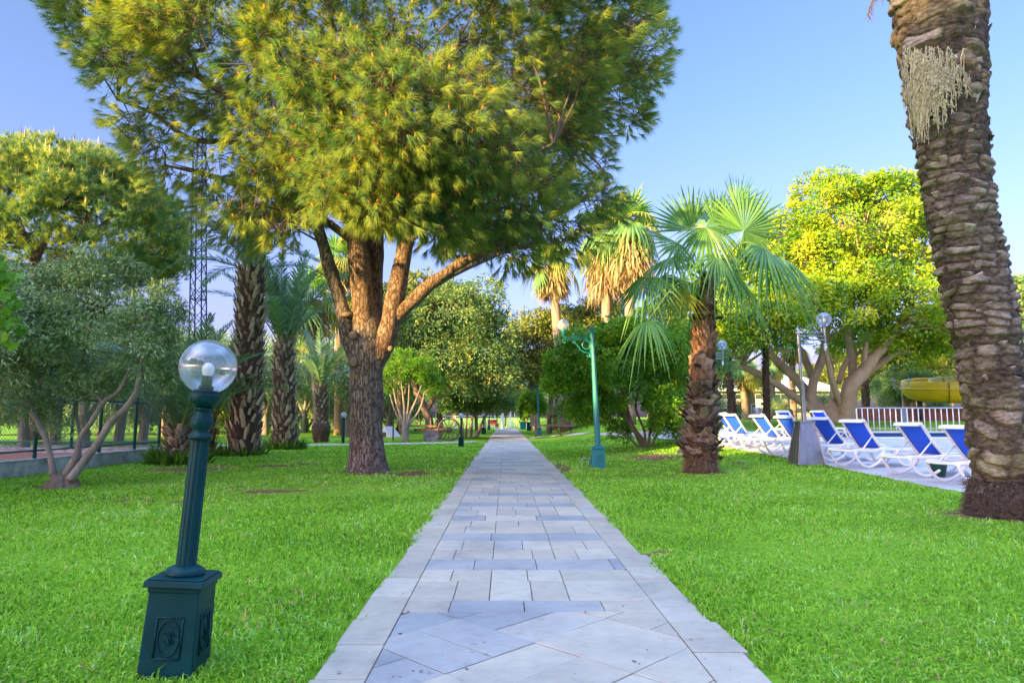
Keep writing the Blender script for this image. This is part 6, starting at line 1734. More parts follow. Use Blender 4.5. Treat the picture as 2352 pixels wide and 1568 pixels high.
def bollard_lamp(loc, label, rot, mat, sc=1.0, group='bollard lamps with globes', glass='glass'):
    root = empty('bollard_lamp', loc, label, 'lamp', group, rot=rot); root.scale = (sc, sc, sc)
    plinth_parts(root, .250, .230, .385, .275, .03, mat)
    c = MB(); c.lathe([(.088, .440), (.092, .455), (.086, .470), (.066, .482), (.05, .490)], n=40); c.build('column_foot', mat, root, smooth=True)
    c = MB(); c.lathe([(.047, .488), (.044, 1.09)], n=64, flute=(10, .10, .488, 1.09)); c.build('column', mat, root, smooth=True, smooth_angle=50)
    c = MB(); c.lathe([(.044, 1.088), (.056, 1.095), (.057, 1.108), (.040, 1.122), (.034, 1.135), (.046, 1.15), (.053, 1.175), (.050, 1.20), (.036, 1.222), (.034, 1.232), (.046, 1.238), (.048, 1.246), (.036, 1.252)], n=40); c.build('baluster', mat, root, smooth=True)
    c = MB(); c.lathe([(.036, 1.250), (.052, 1.262), (.070, 1.275), (.076, 1.285), (.076, 1.312), (.069, 1.318), (.060, 1.320), (.058, 1.335), (.050, 1.338)], n=40); c.build('lamp_cup', mat, root, smooth=True, smooth_angle=45)
    globe_parts(root, (0, 0, 1.455), .137, mat, glass)
    return root
pL = at(402, 1500, 3.43); pL.z = 0
L1 = bollard_lamp(pL, 'large tilted dark green bollard lamp with clear globe in the left foreground', (R(-1.0), R(3.2), R(4)), M['green_paint'])
NO_GRASS.append((pL.x, pL.y, .14))
def scaled_copy(o, loc, label, sc, rz=0):
    return copy_tree(o, loc=loc, label=label, sc=sc, rz=rz)
p = gp(1059, 1026); c = scaled_copy(L1, p, 'dark green bollard lamp beside the left edge of the path, well behind the pine', .86); NO_GRASS.append((p.x, p.y, .2))
p = gp(1111, 996.5)
# slim black bollard lamp, its post thinner
b3_ = empty('bollard_lamp', p, 'slim black bollard lamp farther along the left edge of the path', 'lamp', 'bollard lamps with globes')
plinth_parts(b3_, .34, .30, .42, .36, .03, M['black_paint'], emb=False)
c = MB(); c.lathe([(.07, .47), (.045, .5), (.04, 1.15), (.06, 1.17), (.075, 1.22), (.06, 1.26)], n=20); c.build('column', M['black_paint'], b3_, smooth=True)
globe_parts(b3_, (0, 0, 1.40), .15, M['black_paint'])
p = gp(787.5, 1017.5)
b4_ = empty('post_lamp', p, 'plain dark green post lamp with globe beside the pine trunk', 'lamp')
c = MB(); c.lathe([(.075, -.02), (.072, 1.12), (.085, 1.13), (.085, 1.16), (.05, 1.18)], n=24); c.build('column', M['green_paint'], b4_, smooth=True, smooth_angle=50)
globe_parts(b4_, (0, 0, 1.31), .14, M['green_paint'])

def scroll(mb, pts, r=.009): mb.tube(pts, r, n=6, sub=5)
def spiral(cx, cz, r0, turns, a0, sgn=1, n=14, r1=.15):
    return [(cx + r0 * (1 - (1 - r1) * k / n) * math.cos(a0 + sgn * turns * 2 * PI * k / n), 0, cz + r0 * (1 - (1 - r1) * k / n) * math.sin(a0 + sgn * turns * 2 * PI * k / n)) for k in range(n + 1)]
def street_lamp(loc, label, tilt=0.0, rz=0.0, mat=None):
    mat = mat or M['teal_paint']
    root = empty('street_lamp', loc, label, 'street lamp', 'teal street lamps with scrolled arms', rz=rz)
    plinth_parts(root, .34, .28, .44, .345, .035, mat)
    top = 3.42
    def lean(mb):
        V = np.concatenate(mb.v); V[:, 0] += (V[:, 2] - .5) * tilt; mb.v = [V]; return mb
    c = MB(); c.lathe([(.10, .49), (.105, .51), (.085, .53), (.073, .545)], n=32); lean(c).build('column_foot', mat, root, smooth=True)
    c = MB(); c.lathe([(.072, .54), (.068, 1.2), (.056, 2.2), (.040, 3.25)], n=64, flute=(12, .09, .5, 3.3)); lean(c).build('column', mat, root, smooth=True, smooth_angle=55)
    c = MB(); c.lathe([(.04, 3.24), (.05, 3.26), (.04, 3.28), (.042, 3.31), (.048, 3.335), (.035, 3.365), (.012, 3.40), (.016, 3.415), (.002, 3.44)], n=24); lean(c).build('finial', mat, root, smooth=True)
    a = MB()
    a.beam((-.052, 0, 2.62), (-.052, 0, 3.24), .014, .026)
    for z in (3.06, 3.10, 3.135): a.beam((-.05, 0, z), (-.70, 0, z), .016, .012)
    for x in (-.42, -.69): a.beam((x, 0, 3.05), (x, 0, 3.145), .016, .012)
    scroll(a, spiral(-.15, 2.935, .10, 1, 0, r1=1.0, n=18))
    scroll(a, spiral(-.15, 2.935, .088, 1, 0, r1=1.0, n=18), .005)
    scroll(a, [(-.44, 0, 3.05), (-.40, 0, 2.96), (-.34, 0, 2.90), (-.29, 0, 2.82), (-.20, 0, 2.76), (-.11, 0, 2.745), (-.07, 0, 2.70), (-.075, 0, 2.655), (-.11, 0, 2.645), (-.13, 0, 2.67), (-.115, 0, 2.695)], .011)
    scroll(a, spiral(-.45, 3.0, .035, 1.2, PI / 2, 1), .008)
    scroll(a, [(-.42, 0, 3.14), (-.34, 0, 3.20), (-.25, 0, 3.27), (-.15, 0, 3.31), (-.09, 0, 3.28), (-.075, 0, 3.22)], .010)
    scroll(a, spiral(-.17, 3.215, .045, 1.4, 0, 1), .008); scroll(a, spiral(-.47, 3.19, .04, 1.4, 0, 1), .008)
    scroll(a, [(-.69, 0, 3.06), (-.715, 0, 3.03), (-.70, 0, 2.985), (-.665, 0, 2.985), (-.66, 0, 3.01)], .010)
    scroll(a, [(-.66, 0, 3.14), (-.70, 0, 3.14), (-.715, 0, 3.17), (-.70, 0, 3.20)], .013)
    V = np.concatenate(a.v); V[:, 0] += (3.1 - .5) * tilt; a.v = [V]
    a.build('arm', mat, root, smooth=True, smooth_angle=45)
    dx = 2.6 * tilt
    c = MB(); c.lathe([(.02, 3.18), (.045, 3.21), (.035, 3.225), (.062, 3.245), (.070, 3.27), (.070, 3.295), (.055, 3.30)], n=28, c=(-.70 + dx, 0, 0)); c.build('lamp_cup', mat, root, smooth=True, smooth_angle=50)
    globe_parts(root, (-.70 + dx, 0, 3.42), .14, mat, 'glass_milky')
    return root
p = gp(1374, 1075); SL = street_lamp(p, 'nearest teal street lamp with scrolled arm on the right lawn before the wide shrub', tilt=-.038); NO_GRASS.append((p.x, p.y, .19))
p = gp(1238.5, 999.5); scaled_copy(SL, p, 'second teal street lamp, standing farther back at the right of the path', (1.02, 1.02, 1.02))
p = gp(1123, 986.5); c = scaled_copy(SL, p, 'most distant teal street lamp, left of the path with its arm to the right', (.9, .9, .84), rz=PI)
p = gp(1141.5, 982)
o = empty('street_lamp', p, 'thin dark post lamp with a globe beside the far white fence', 'street lamp')
c = MB(); c.box((0, 0, .22), (.4, .4, .5), taper=.85); c.lathe([(.07, .45), (.045, 3.0)], n=12); c.build('column', M['green_paint'], o)
c = MB(); c.tube([(0, 0, 2.95), (-.25, 0, 3.05), (-.5, 0, 3.0)], .03, n=6, sub=3); c.build('arm', M['green_paint'], o)
globe_parts(o, (-.55, 0, 3.25), .2, M['green_paint'])

def steel_lamp(loc, label, tilt=0.0, rz=0.0, sc=1.0, double=False):
    root = empty('steel_lamp', loc, label, 'street lamp', 'steel street lamps round the pool', rz=rz); root.scale = (sc, sc, sc)
    mt = M['steel']
    b = MB(); b.box((0, 0, .475), (.62, .62, .97), taper=.50); b.box((0, 0, .012), (.68, .68, .024))
    for sx, sy in ((1, 1), (1, -1), (-1, 1), (-1, -1)): b.beam((sx * .31, sy * .31, .02), (sx * .155, sy * .155, .96), .02, .02)
    for k in range(4):
        a = k * PI / 2; nx, ny = math.cos(a), math.sin(a)
        for off in (-.1, .1):
            tx, ty = -ny * off, nx * off
            b.beam((nx * .311 + tx, ny * .311 + ty, .03), (nx * .157 + tx * .5, ny * .157 + ty * .5, .95), .008, .006)
    b.build('pedestal', mt, root)
    c = MB(); c.box((0, 0, .975), (.37, .37, .03)); c.build('pedestal_cap', mt, root)
    def lean(mb): V = np.concatenate(mb.v); V[:, 0] += (V[:, 2] - .98) * tilt; mb.v = [V]; return mb
    c = MB(); c.lathe([(.06, .98), (.056, 1.0), (.056, 1.90), (.06, 1.91), (.06, 1.93), (.036, 1.94), (.036, 3.04)], n=24); lean(c).build('column', mt, root, smooth=True, smooth_angle=45)
    c = MB(); c.lathe([(.036, 3.04), (.045, 3.06), (.02, 3.08), (.045, 3.115), (.03, 3.16), (.002, 3.21)], n=8); lean(c).build('finial', M['white_plastic'], root)
    for s in ((1, -1) if double else (1,)):
        a = MB(); dx = 2 * tilt
        for z, x0, x1 in ((3.08, .30, .62), (2.985, .03, .62), (2.895, .03, .62), (2.80, .03, .36)):
            a.tube([(s * x0 + dx, 0, z), (s * x1 + dx, 0, z)], .016, n=10)
        a.tube([(s * .635 + dx, 0, 2.80), (s * .635 + dx, 0, 3.22)], .03, n=12); a.build('arm', mt, root, smooth=True, smooth_angle=40)
        f = MB(); f.lathe([(.03, 2.80), (.045, 2.785), (.02, 2.76), (.045, 2.72), (.03, 2.68), (.002, 2.63)][::-1], n=8, c=(s * .635 + dx, 0, 0)); f.build('drop_finial', M['white_plastic'], root)
        globe_parts(root, (s * .635 + dx, 0, 3.38), .17, mt)
    return root
p = gp(1852, 1066); ST = steel_lamp(p, 'nearest steel street lamp on a tapered pedestal at the edge of the lounger row', tilt=-.028)
p = gp(1628, 1014); scaled_copy(ST, p, 'steel street lamp half hidden behind the fan palm trunk', 1.0)
scaled_copy(ST, gxy(at(1814, 953, 46).x, 46), 'distant steel street lamp left of the fig tree trunk', .82)
steel_lamp(gxy(at(2075, 960, 46).x, 46), 'distant double-armed steel street lamp behind the pool railing', double=True, sc=.82)

# ------------------------------------------------------------------ sun loungers
def lounger():
    root = empty('sun_lounger', (0, 0, 0), 'lounger', 'sun lounger', 'white and blue sun loungers')
    wp = M['white_plastic']; hw = .325
    f = MB()
    for s in (-1, 1):
        f.tube([(0.0, s * (hw - .03), .345), (.10, s * hw, .362), (.5, s * hw, .345), (.82, s * hw, .37), (1.3, s * hw, .36), (1.78, s * hw, .352), (1.93, s * (hw - .04), .335)], .036, n=8, sub=4, flat=(.62, 1.0))
    for x, z in ((0.0, .345), (.80, .345), (1.35, .34), (1.93, .335)):
        f.tube([(x, -hw + .02, z), (x - (.05 if x < .1 else 0), 0, z), (x, hw - .02, z)], .034 if x in (0.0, 1.93) else .024, n=8, sub=3, flat=(1, .6))
    f.box((.10, 0, .352), (.20, hw * 1.85, .03))
    f.build('frame', wp, root, smooth=True, smooth_angle=40)
    for s in (-1, 1):
        l = MB(); l.tube([(.03, s * hw, .33), (.09, s * hw, .20), (.21, s * hw, .075), (.36, s * hw, .022), (.52, s * hw, .045), (.70, s * hw, .13), (.80, s * hw, .23), (.84, s * hw, .35)], [.034, .03, .028, .028, .028, .030, .036, .044], n=8, sub=4, flat=(.75, 1.0))
        l.build('runner_leg', wp, root, smooth=True)
        l = MB(); l.tube([(1.20, s * hw, .35), (1.24, s * hw, .20), (1.36, s * hw, .06), (1.5, s * hw, .022), (1.66, s * hw, .06), (1.80, s * hw, .19), (1.86, s * hw, .34)], [.036, .03, .028, .028, .028, .03, .034], n=8, sub=4, flat=(.75, 1.0))
        l.build('runner_leg', wp, root, smooth=True)
    f = MB(); V = []
    xs = np.linspace(.84, 1.86, 12)
    for x in xs:
        for y in (-.27, -.14, 0, .14, .27): V.append((x, y, .372 - .02 * math.sin((x - .84) / 1.02 * PI) * (1 - (y / .3) ** 2)))
    F = [(i * 5 + j, i * 5 + j + 1, i * 5 + j + 6, i * 5 + j + 5) for i in range(11) for j in range(4)]
    f.add(V, np.array(F)); o = f.build('seat_fabric', M['blue_fabric'], root, smooth=True); md = o.modifiers.new('t', 'SOLIDIFY'); md.thickness = .006
    hinge = np.array([.84, 0, .375]); d = unit(np.array([-math.cos(R(51)), 0, math.sin(R(51))])); n_ = np.array([math.sin(R(51)), 0, math.cos(R(51))])
    def Bp(t, y, o_=0): return hinge + d * t + np.array([0, y, 0]) + n_ * o_
    b = MB()
    for s in (-1, 1):
        b.tube([Bp(0, s * .285), Bp(.25, s * .285, -.02), Bp(.5, s * .285, -.01), Bp(.70, s * .288, .0), Bp(.775, s * .29, -.02), Bp(.79, s * .28, -.06)], [.030, .033, .034, .036, .036, .02], n=8, sub=4, flat=(1.0, .7))
    b.tube([Bp(.0, -.28), Bp(.0, .28)], .022, n=8)
    b.box(tuple(Bp(.765, 0, -.012)), (.085, .60, .026), rot=(0, -R(51) + R(20), 0))
    b.box(tuple(Bp(.785, 0, -.05)), (.02, .60, .07), rot=(0, R(33) * 0 + R(90 - 51), 0))
    b.build('backrest_frame', wp, root, smooth=True, smooth_angle=40)
    f = MB(); V = [tuple(Bp(t, y, -.035 * math.sin(t / .72 * PI) * (1 - (y / .3) ** 2))) for t in np.linspace(.02, .72, 10) for y in (-.255, -.13, 0, .13, .255)]
    F = [(i * 5 + j, i * 5 + j + 1, i * 5 + j + 6, i * 5 + j + 5) for i in range(9) for j in range(4)]
    f.add(V, np.array(F)); o = f.build('back_fabric', M['blue_fabric'], root, smooth=True); md = o.modifiers.new('t', 'SOLIDIFY'); md.thickness = .006
    for s in (-1, 1):
        b = MB(); b.tube([Bp(.36, s * .265, -.03), (.27, s * .29, .365)], [.014, .018], n=8); b.ball(tuple(Bp(.36, s * .272, -.03)), .026, n=10, m=8); b.build('strut', wp, root, smooth=True)
    return root
LG = lounger()
def put_lounger(px, py, rz, label, first=False, sc=1.0, dz=0):
    p = gp(px, py); d = Vector((math.cos(rz), math.sin(rz), 0))
    loc = p - d * .36; loc.z = float(terrain(loc.x + .8, loc.y + .4)) + .012 + dz
    if first:
        LG.location = loc; LG.rotation_euler = (0, 0, rz); LG['label'] = label; LG.scale = (sc,) * 3; return LG
    return copy_tree(LG, loc=loc, rz=rz, label=label, sc=sc)
A = R(14)
rowp = [(2203, 1112, 'lounger half hidden by the leaning palm trunk, nearest of the row'), (2093, 1094, 'second nearest lounger, left of the one cut by the leaning palm trunk'), (1962, 1074, 'third nearest lounger, just right of the steel lamp gap'),
        (1884, 1060, 'lounger directly behind the steel lamp pedestal'), (1802, 1050, 'sunlit lounger just left of the steel lamp pedestal'), (1742, 1041, 'sunlit lounger in the middle between fan palm and steel lamp'), (1676, 1029, 'lounger just right of the fan palm trunk'), (1656, 1023, 'lounger peeping out right beside the fan palm trunk, behind another'),
        (1600, 1016, 'lounger hidden behind the fan palm trunk'), (1572, 1012, 'lounger seen between the shrub and the fan palm trunk'), (1548, 1009, 'lounger behind the shrub foliage')]
for k, (px, py, lb) in enumerate(rowp):
    put_lounger(px, py, A + R(random.uniform(-7, 7)), lb, first=(k == 0), sc=random.uniform(1.02, 1.07))
for px, Yq, lb in ((1790, 24.6, 'lounger at the pool edge, left of the steel lamp, turned to the water'), (1872, 24.8, 'lounger at the pool edge right behind the steel lamp, turned to the water')):
    c = copy_tree(LG, loc=gxy(at(px, 1000, Yq).x, Yq + .4), rz=R(18), label=lb, sc=1.05); c.location.z += .012
# ------------------------------------------------------------------ pool railing
def railing():
    Yr = 36.0; zg = float(terrain(20, Yr))
    pts = [at(1969, 980, Yr), at(2240, 980, 35.2), at(2420, 980, 33.5)]
    root = empty('pool_railing', (pts[0].x, pts[0].y, zg), 'long white metal railing with upright bars behind the pool', 'railing')
    base = root.location; top = MB(); low = MB()
    P = [Vector((p.x, p.y, zg)) - base for p in pts]
    top.tube([q + Vector((0, 0, 1.18)) for q in P], .035, n=8, sub=4); top.build('handrail', M['grey_metal'], root, smooth=True)
    low.tube([q + Vector((0, 0, .12)) for q in P], .022, n=8, sub=4); low.build('bottom_rail', M['grey_metal'], root, smooth=True)
    q, _ = catmull(np.array([tuple(x) for x in P]), np.ones(3), 200)
    s = np.concatenate([[0], np.cumsum(np.linalg.norm(np.diff(q, axis=0), axis=1))]); n = min(99, int(s[-1] / .27))
    for i in range(n):
        t = i * s[-1] / (n - 1); c = [np.interp(t, s, q[:, k]) for k in range(3)]
        b = MB(); b.tube([(c[0], c[1], .0), (c[0], c[1], 1.16)], .026 if i % 10 else .036, n=6); b.build('post' if i % 10 == 0 else 'bar', M['white_paint'], root, smooth=True)
railing()
# ------------------------------------------------------------------ yellow water slide
M['slide'] = plain('yellow_fibreglass', (.72, .52, .02), rough=.35, spec=.5, var=.1, scale=1.5)
def slide():
    Y = 52.0; s = Y / 1568
    c0 = at(2100, 930, Y); root = empty('water_slide', gxy(at(2110, 940, Y).x, Y), 'yellow open water slide channel on dark posts behind the pool railing', 'water slide')
    base = root.location
    pts = [at(2400, 905, Y + 6), at(2330, 895, Y + 7), at(2230, 880, Y + 5), at(2150, 878, Y + 2.5), at(2105, 884, Y - .5), at(2118, 890, Y - 3), at(2200, 893, Y - 4.5), at(2290, 896, Y - 4), at(2400, 902, Y - 3)]
    P, _ = catmull(np.array([tuple(p - base) for p in pts]), np.ones(len(pts)), 8)
    n = len(P); T_ = unit(np.gradient(P, axis=0)); U = np.array([0, 0, 1.0]); S_ = unit(np.cross(T_, U))
    a = np.linspace(-PI * .62, PI * .62, 15); r = .95
    mb = MB()
    for off, flip in ((0, False), (.05, True)):
        V = (P[:, None] + S_[:, None] * (np.sin(a) * (r + off))[None, :, None] - U[None, None] * (np.cos(a) * (r + off))[None, :, None]).reshape(-1, 3)
        i = np.arange(n - 1)[:, None] * 15; j = np.arange(14)[None]
        F = np.stack([i + j, i + j + 1, i + 15 + j + 1, i + 15 + j], -1).reshape(-1, 4)
        mb.add(V, F[:, ::-1] if flip else F)
    mb.build('channel', M['slide'], root, smooth=True)
    for sg in (-1, 1):
        rb = MB(); e = P + S_ * sg * r * math.sin(PI * .62) + U * (-math.cos(PI * .62) * r); rb.tube(e[::2], .07, n=6); rb.build('rim', M['slide'], root, smooth=True)
    rb = MB()
    e = P + S_ * 1.0 * (r + .08) - U * .1
    rb.tube(e[::2], .06, n=5); rb.build('side_rib', M['slide'], root, smooth=True)
    fl = MB()
    for k in range(6, n, 10):
        c = P[k]; V = [c + S_[k] * math.sin(t) * (r + .10) - U * math.cos(t) * (r + .10) for t in a]; fl.tube(V, .045, n=5)
    o = fl.build('joint_flange', plain('slide_flange', (.28, .20, .02)), root, smooth=True); tag(o, kind='stuff')
    for k in (14, 30, 38, 50):
        c = P[min(k, n - 1)]; b = MB(); b.tube([(c[0], c[1], -base.z + 1.0 - .1), (c[0], c[1], c[2] - r)], .14, n=8); b.build('post', plain('slide_post', (.04, .06, .08)), root, smooth=True)
slide()
# white canopy right of the leaning palm
p = gxy(at(2420, 940, 58).x, 58); o = empty('canopy', p, 'white flat canopy roof showing at the right edge beyond the palm trunk', 'canopy')
b = MB(); hz = at(2345, 845, 58).z - p.z; b.box((0, 0, hz), (10, 4, 1.1)); b.build('roof', M['white_paint'], o)
for sx in (-4.6, 4.6):
    for sy in (-1.7, 1.7): b = MB(); b.box((sx, sy, hz / 2 - .5), (.15, .15, hz - 1.1)); b.build('post', M['white_paint'], o)
# ------------------------------------------------------------------ low brick wall
def brick_mat():
    m, nt, b = new_mat('red_brick'); v = coords(nt); mp = N(nt, 'ShaderNodeSeparateXYZ'); nt.links.new(v, mp.inputs[0]); cb = N(nt, 'ShaderNodeCombineXYZ'); nt.links.new(mp.outputs['X'], cb.inputs['X']); nt.links.new(mp.outputs['Z'], cb.inputs['Y'])
    br = N(nt, 'ShaderNodeTexBrick'); br.inputs['Scale'].default_value = 1; br.inputs['Brick Width'].default_value = .42; br.inputs['Row Height'].default_value = .14; br.inputs['Mortar Size'].default_value = .012
    br.inputs['Color1'].default_value = (.42, .12, .09, 1); br.inputs['Color2'].default_value = (.30, .08, .06, 1); br.inputs['Mortar'].default_value = (.35, .28, .25, 1); nt.links.new(cb.outputs[0], br.inputs['Vector']); nt.links.new(br.outputs['Color'], b.inputs['Base Color']); b.inputs['Roughness'].default_value = .9
    return m
p = gxy(at(2090, 960, 50).x, 50); b = MB(); b.box((0, 0, .45), (9.5, .3, 1.0)); b.box((0, 0, .97), (9.6, .4, .06)); o = b.build('brick_wall', brick_mat(), loc=p); tag(o, 'low red brick wall seen through the white pool railing', 'wall')
# ------------------------------------------------------------------ building beyond the park
def building():
    Y = 78.0; z0 = 1.0
    xa = at(1590, 900, Y).x; xb = at(1905, 900, Y).x; zt = at(1700, 893, Y).z; zr = at(1700, 864, Y + 5).z
    root = empty('building', ((xa + xb) / 2, Y + 5, z0), 'long cream two-storey building with white ribbed roof behind the palms on the right', 'building')
    w = xb - xa; h = zt - z0
    wl = MB(); wl.box((0, 0, h / 2), (w, 10, h))
    for k in range(int(h / .28)): wl.box((0, -5.01, .2 + k * .28), (w, .03, .03))
    wl.build('wall', plain('cream_siding', (.66, .58, .44), rough=.8), root)
    rf = MB(); ov = .9
    V = [(-w / 2 - ov, -5 - ov, h), (w / 2 + ov, -5 - ov, h), (w / 2 + ov, 5 + ov, h), (-w / 2 - ov, 5 + ov, h), (-w / 2 + 3, 0, zr - z0 + .6), (w / 2 - 3, 0, zr - z0 + .6)]
    V2 = [(a, b, c - .25) for a, b, c in V[:4]]
    rf.add(V + V2, [np.array([(0, 1, 5, 4), (2, 3, 4, 5)]), np.array([(1, 2, 5), (3, 0, 4)]), np.array([(6, 7, 1, 0), (7, 8, 2, 1), (8, 9, 3, 2), (9, 6, 0, 3), (9, 8, 7, 6)])])
    rr = int(w / .6)
    for k in range(rr):
        x = -w / 2 + 3 + k * (w - 6) / rr; rf.beam((x, -5 - ov, h + .04), (x, 0, zr - z0 + .64), .07, .06)
    rf.build('roof', M['white_paint'], root)
    for k in range(9):
        x = -w / 2 + 2 + k * (w - 4) / 8
        for zz in (h * .28, h * .74):
            b = MB(); b.box((x, -5.03, zz), (1.5, .08, h * .2)); o = b.build('window', M['white_paint'], root)
            c = MB(); c.box((x, -5.08, zz), (1.34, .04, h * .2 - .16)); c.build('pane', plain('dark_glass', (.05, .07, .09), rough=.1), o)
building()
# ------------------------------------------------------------------ court: kerb wall, clay floor, wire fence
M['kerb'] = surf_mat('peeling_white_kerb', (.20, .23, .24), (.60, .64, .66), scale=3.4, rough=.9, bump=.5, bscale=9, bdist=.01)
x1, y1 = COURT[1], COURT[3]
kw = MB(); 
kw.box((x1, (y1 + 7) / 2, .15), (.24, y1 - 7 + .24, .32)); kw.box((x1, (y1 + 7) / 2, .325), (.28, y1 - 7 + .28, .03)); kw.box((x1 - 3.95, y1, .15), (7.6, .24, .32)); kw.box((x1 - 3.95, y1, .325), (7.6, .28, .03))
o = kw.build('kerb_wall', M['kerb']); tag(o, 'low whitewashed concrete kerb wall round the clay court, its paint peeling', 'wall')
bv = o.modifiers.new('b', 'BEVEL'); bv.width = .02; bv.segments = 2
fl = MB(); fl.add([(x1 - 7.5, 6.5, .2), (x1 - .1, 6.5, .2), (x1 - .1, y1 - .1, .2), (x1 - 7.5, y1 - .1, .2)], np.array([(0, 1, 2, 3)])); o = fl.build('clay_court', surf_mat('red_clay', (.25, .09, .05), (.42, .18, .10), scale=12, rough=.95)); tag(o, kind='structure')
def wire_fence():
    Hf = 2.5; root = empty('wire_fence', (x1, y1, .34), 'tall dark green wire mesh fence standing on the kerb wall of the court', 'fence')
    gm = plain('green_fence_metal', (.015, .10, .10), rough=.5)
    for k, y in enumerate([0, -1.3, -2.9, -5.2, -7.6, -10.0, -12.4]):
        b = MB(); b.tube([(0, y, 0), (0, y, Hf)], .04, n=10); b.build('post', gm, root, smooth=True)
    for k in range(1, 4):
        b = MB(); b.tube([(-k * 2.5, 0, 0), (-k * 2.5, 0, Hf)], .04, n=10); b.build('post', gm, root, smooth=True)
    for z in (.16, Hf / 2, Hf - .03):
        b = MB(); b.tube([(0, 0, z), (0, -12.8, z)], .022, n=6); b.build('rail', gm, root); b = MB(); b.tube([(0, 0, z), (-7.6, 0, z)], .022, n=6); b.build('rail', gm, root)
    w = MB()
    def plane(L, f):
        st = .085; n = int((L + Hf) / st)
        for i in range(n):
            a = i * st
            for sg in (0, 1):
                u0, v0, u1, v1 = (a - Hf, 0, a, Hf) if sg == 0 else (a, 0, a - Hf, Hf)
                if u0 > u1: u0, v0, u1, v1 = u1, v1, u0, v0
                if u0 < 0: t = -u0 / (u1 - u0); u0 = 0; v0 += (v1 - v0) * t
                if u1 > L: t = (L - u0) / (u1 - u0); u1 = L; v1 = v0 + (v1 - v0) * t
                if u1 - u0 > .02: w.tube([f(u0, v0), f(u1, v1)], .0028, n=3, cap=False)
    plane(12.8, lambda u_, v_: (0.0, -u_, v_)); plane(7.6, lambda u_, v_: (-u_, 0.0, v_))
    w.build('wire_mesh', gm, root)
wire_fence()
# ------------------------------------------------------------------ lattice mast
def mast():
    Y = 24.0; p = gp(452, 1036); p = Vector((at(452, 1036, Y).x, Y, 0)); root = empty('lattice_mast', p, 'tall dark green steel lattice mast rising behind the short date palms', 'mast')
    top = at(459, 300, Y) - p; m_ = plain('mast_paint', (.03, .055, .05), rough=.7, spec=.15); b0_, b1_ = .24, .155; Hm = top.z
    def cor(t, i):
        w = b0_ + (b1_ - b0_) * t; sx, sy = ((-1, -1), (1, -1), (1, 1), (-1, 1))[i % 4]; return Vector((top.x * t + sx * w, sy * w, Hm * t))
    for i in range(4):
        b = MB(); b.beam(cor(0, i), cor(1, i), .036, .036); b.build('leg', m_, root)
    n = 26; b = MB()
    for k in range(n):
        t0, t1 = k / n, (k + 1) / n
        for i in range(4):
            if k % 2: b.beam(cor(t0, i), cor(t1, i + 1), .020, .020)
            else: b.beam(cor(t0, i + 1), cor(t1, i), .020, .020)
            if k % 2 == 0: b.beam(cor(t0, i), cor(t1, i + 1), .016, .016)
            if k % 4 == 0: b.beam(cor(t0, i), cor(t0, i + 1), .03, .03)
    b.build('lattice', m_, root)
mast()
# ------------------------------------------------------------------ cart, wheels, stone, hut, gate, tap, pot, bins
M['old_wood'] = surf_mat('old_cart_wood', (.10, .065, .045), (.24, .17, .125), scale=8, stretch=(1, 1, .4), rough=.9, bump=.5, bscale=20)
def wheel(parent, c, r, rot, name='wheel'):
    b = MB(); M3 = Euler(rot).to_matrix()
    def tr(v): return np.array(v) @ np.array(M3).T + np.array(c)
    t = MB(); a = np.linspace(0, 2 * PI, 33)
    t.tube([(r * .92 * math.cos(x), 0, r * .92 * math.sin(x)) for x in a], r * .085, n=6, flat=(1, 1))
    t.lathe([(.001, -.14), (r * .12, -.13), (r * .17, 0), (r * .12, .13), (.001, .14)], n=14, rot=(R(90), 0, 0), cap=False)
    for k in range(12):
        x = k * PI / 6; t.tube([(r * .12 * math.cos(x), 0, r * .12 * math.sin(x)), (r * .88 * math.cos(x), 0, r * .88 * math.sin(x))], [r * .05, r * .04], n=5)
    V = tr(np.concatenate(t.v)); b.add(V, t.f); return b.build(name, M['old_wood'], parent, smooth=True, smooth_angle=40)
Yc = 35.0
def gx(px, Y): return gxy(at(px, 960, Y).x, Y)
ct = empty('wooden_cart', gx(1022, Yc), 'old wooden cart with spoked wheels beside the leaning carob trunk', 'cart'); k = Yc / 1568
wheel(ct, (27 * k * .35, 0, .58), .60, (0, 0, R(12))); wheel(ct, (-20 * k * .9, .9, .60), .55, (0, 0, R(70)))
b = MB(); b.tube([(-1.6, .35, .55), (.25, .1, .58)], .07, n=8); b.build('axle', M['old_wood'], ct); b = MB(); b.box((-.75, .2, .62), (.07, .12, 1.15)); b.build('stake', M['old_wood'], ct); b = MB(); b.box((-2.6, -.1, .55), (.07, .12, 1.1)); b.build('stake', M['old_wood'], ct)
b = MB(); b.box((-1.4, .5, .75), (1.9, .8, .10)); b.build('bed', M['old_wood'], ct)
ms = MB(); ms.lathe([(.001, -.07), (.34, -.07), (.38, -.04), (.38, .04), (.34, .07), (.10, .07), (.08, .04), (.001, .04)], n=40, cap=False); V = np.concatenate(ms.v); ms.v = [V + unit(V) * (vnoise(V, 4, 3) * .035)[:, None]]
o = ms.build('millstone', surf_mat('worn_stone', (.09, .075, .07), (.22, .19, .175), scale=5, rough=.95, bump=.6, bscale=18), smooth=True, loc=gx(991, 33.6) + Vector((0, 0, .26))); o.rotation_euler = (R(58), 0, R(8)); tag(o, 'round weathered stone disc leaning in front of the wooden cart', 'millstone')
c2 = empty('wooden_cart', gx(1292, 40), 'old wooden cart with one spoked wheel, behind the second teal lamp', 'cart')
wheel(c2, (.1, 0, .50), .52, (0, 0, R(-15))); b = MB(); b.box((-.5, .2, .6), (2.4, .9, .12)); b.build('bed', M['old_wood'], c2); b = MB(); b.box((-1.55, -.1, .6), (.12, .14, 1.3)); b.build('stake', M['old_wood'], c2)
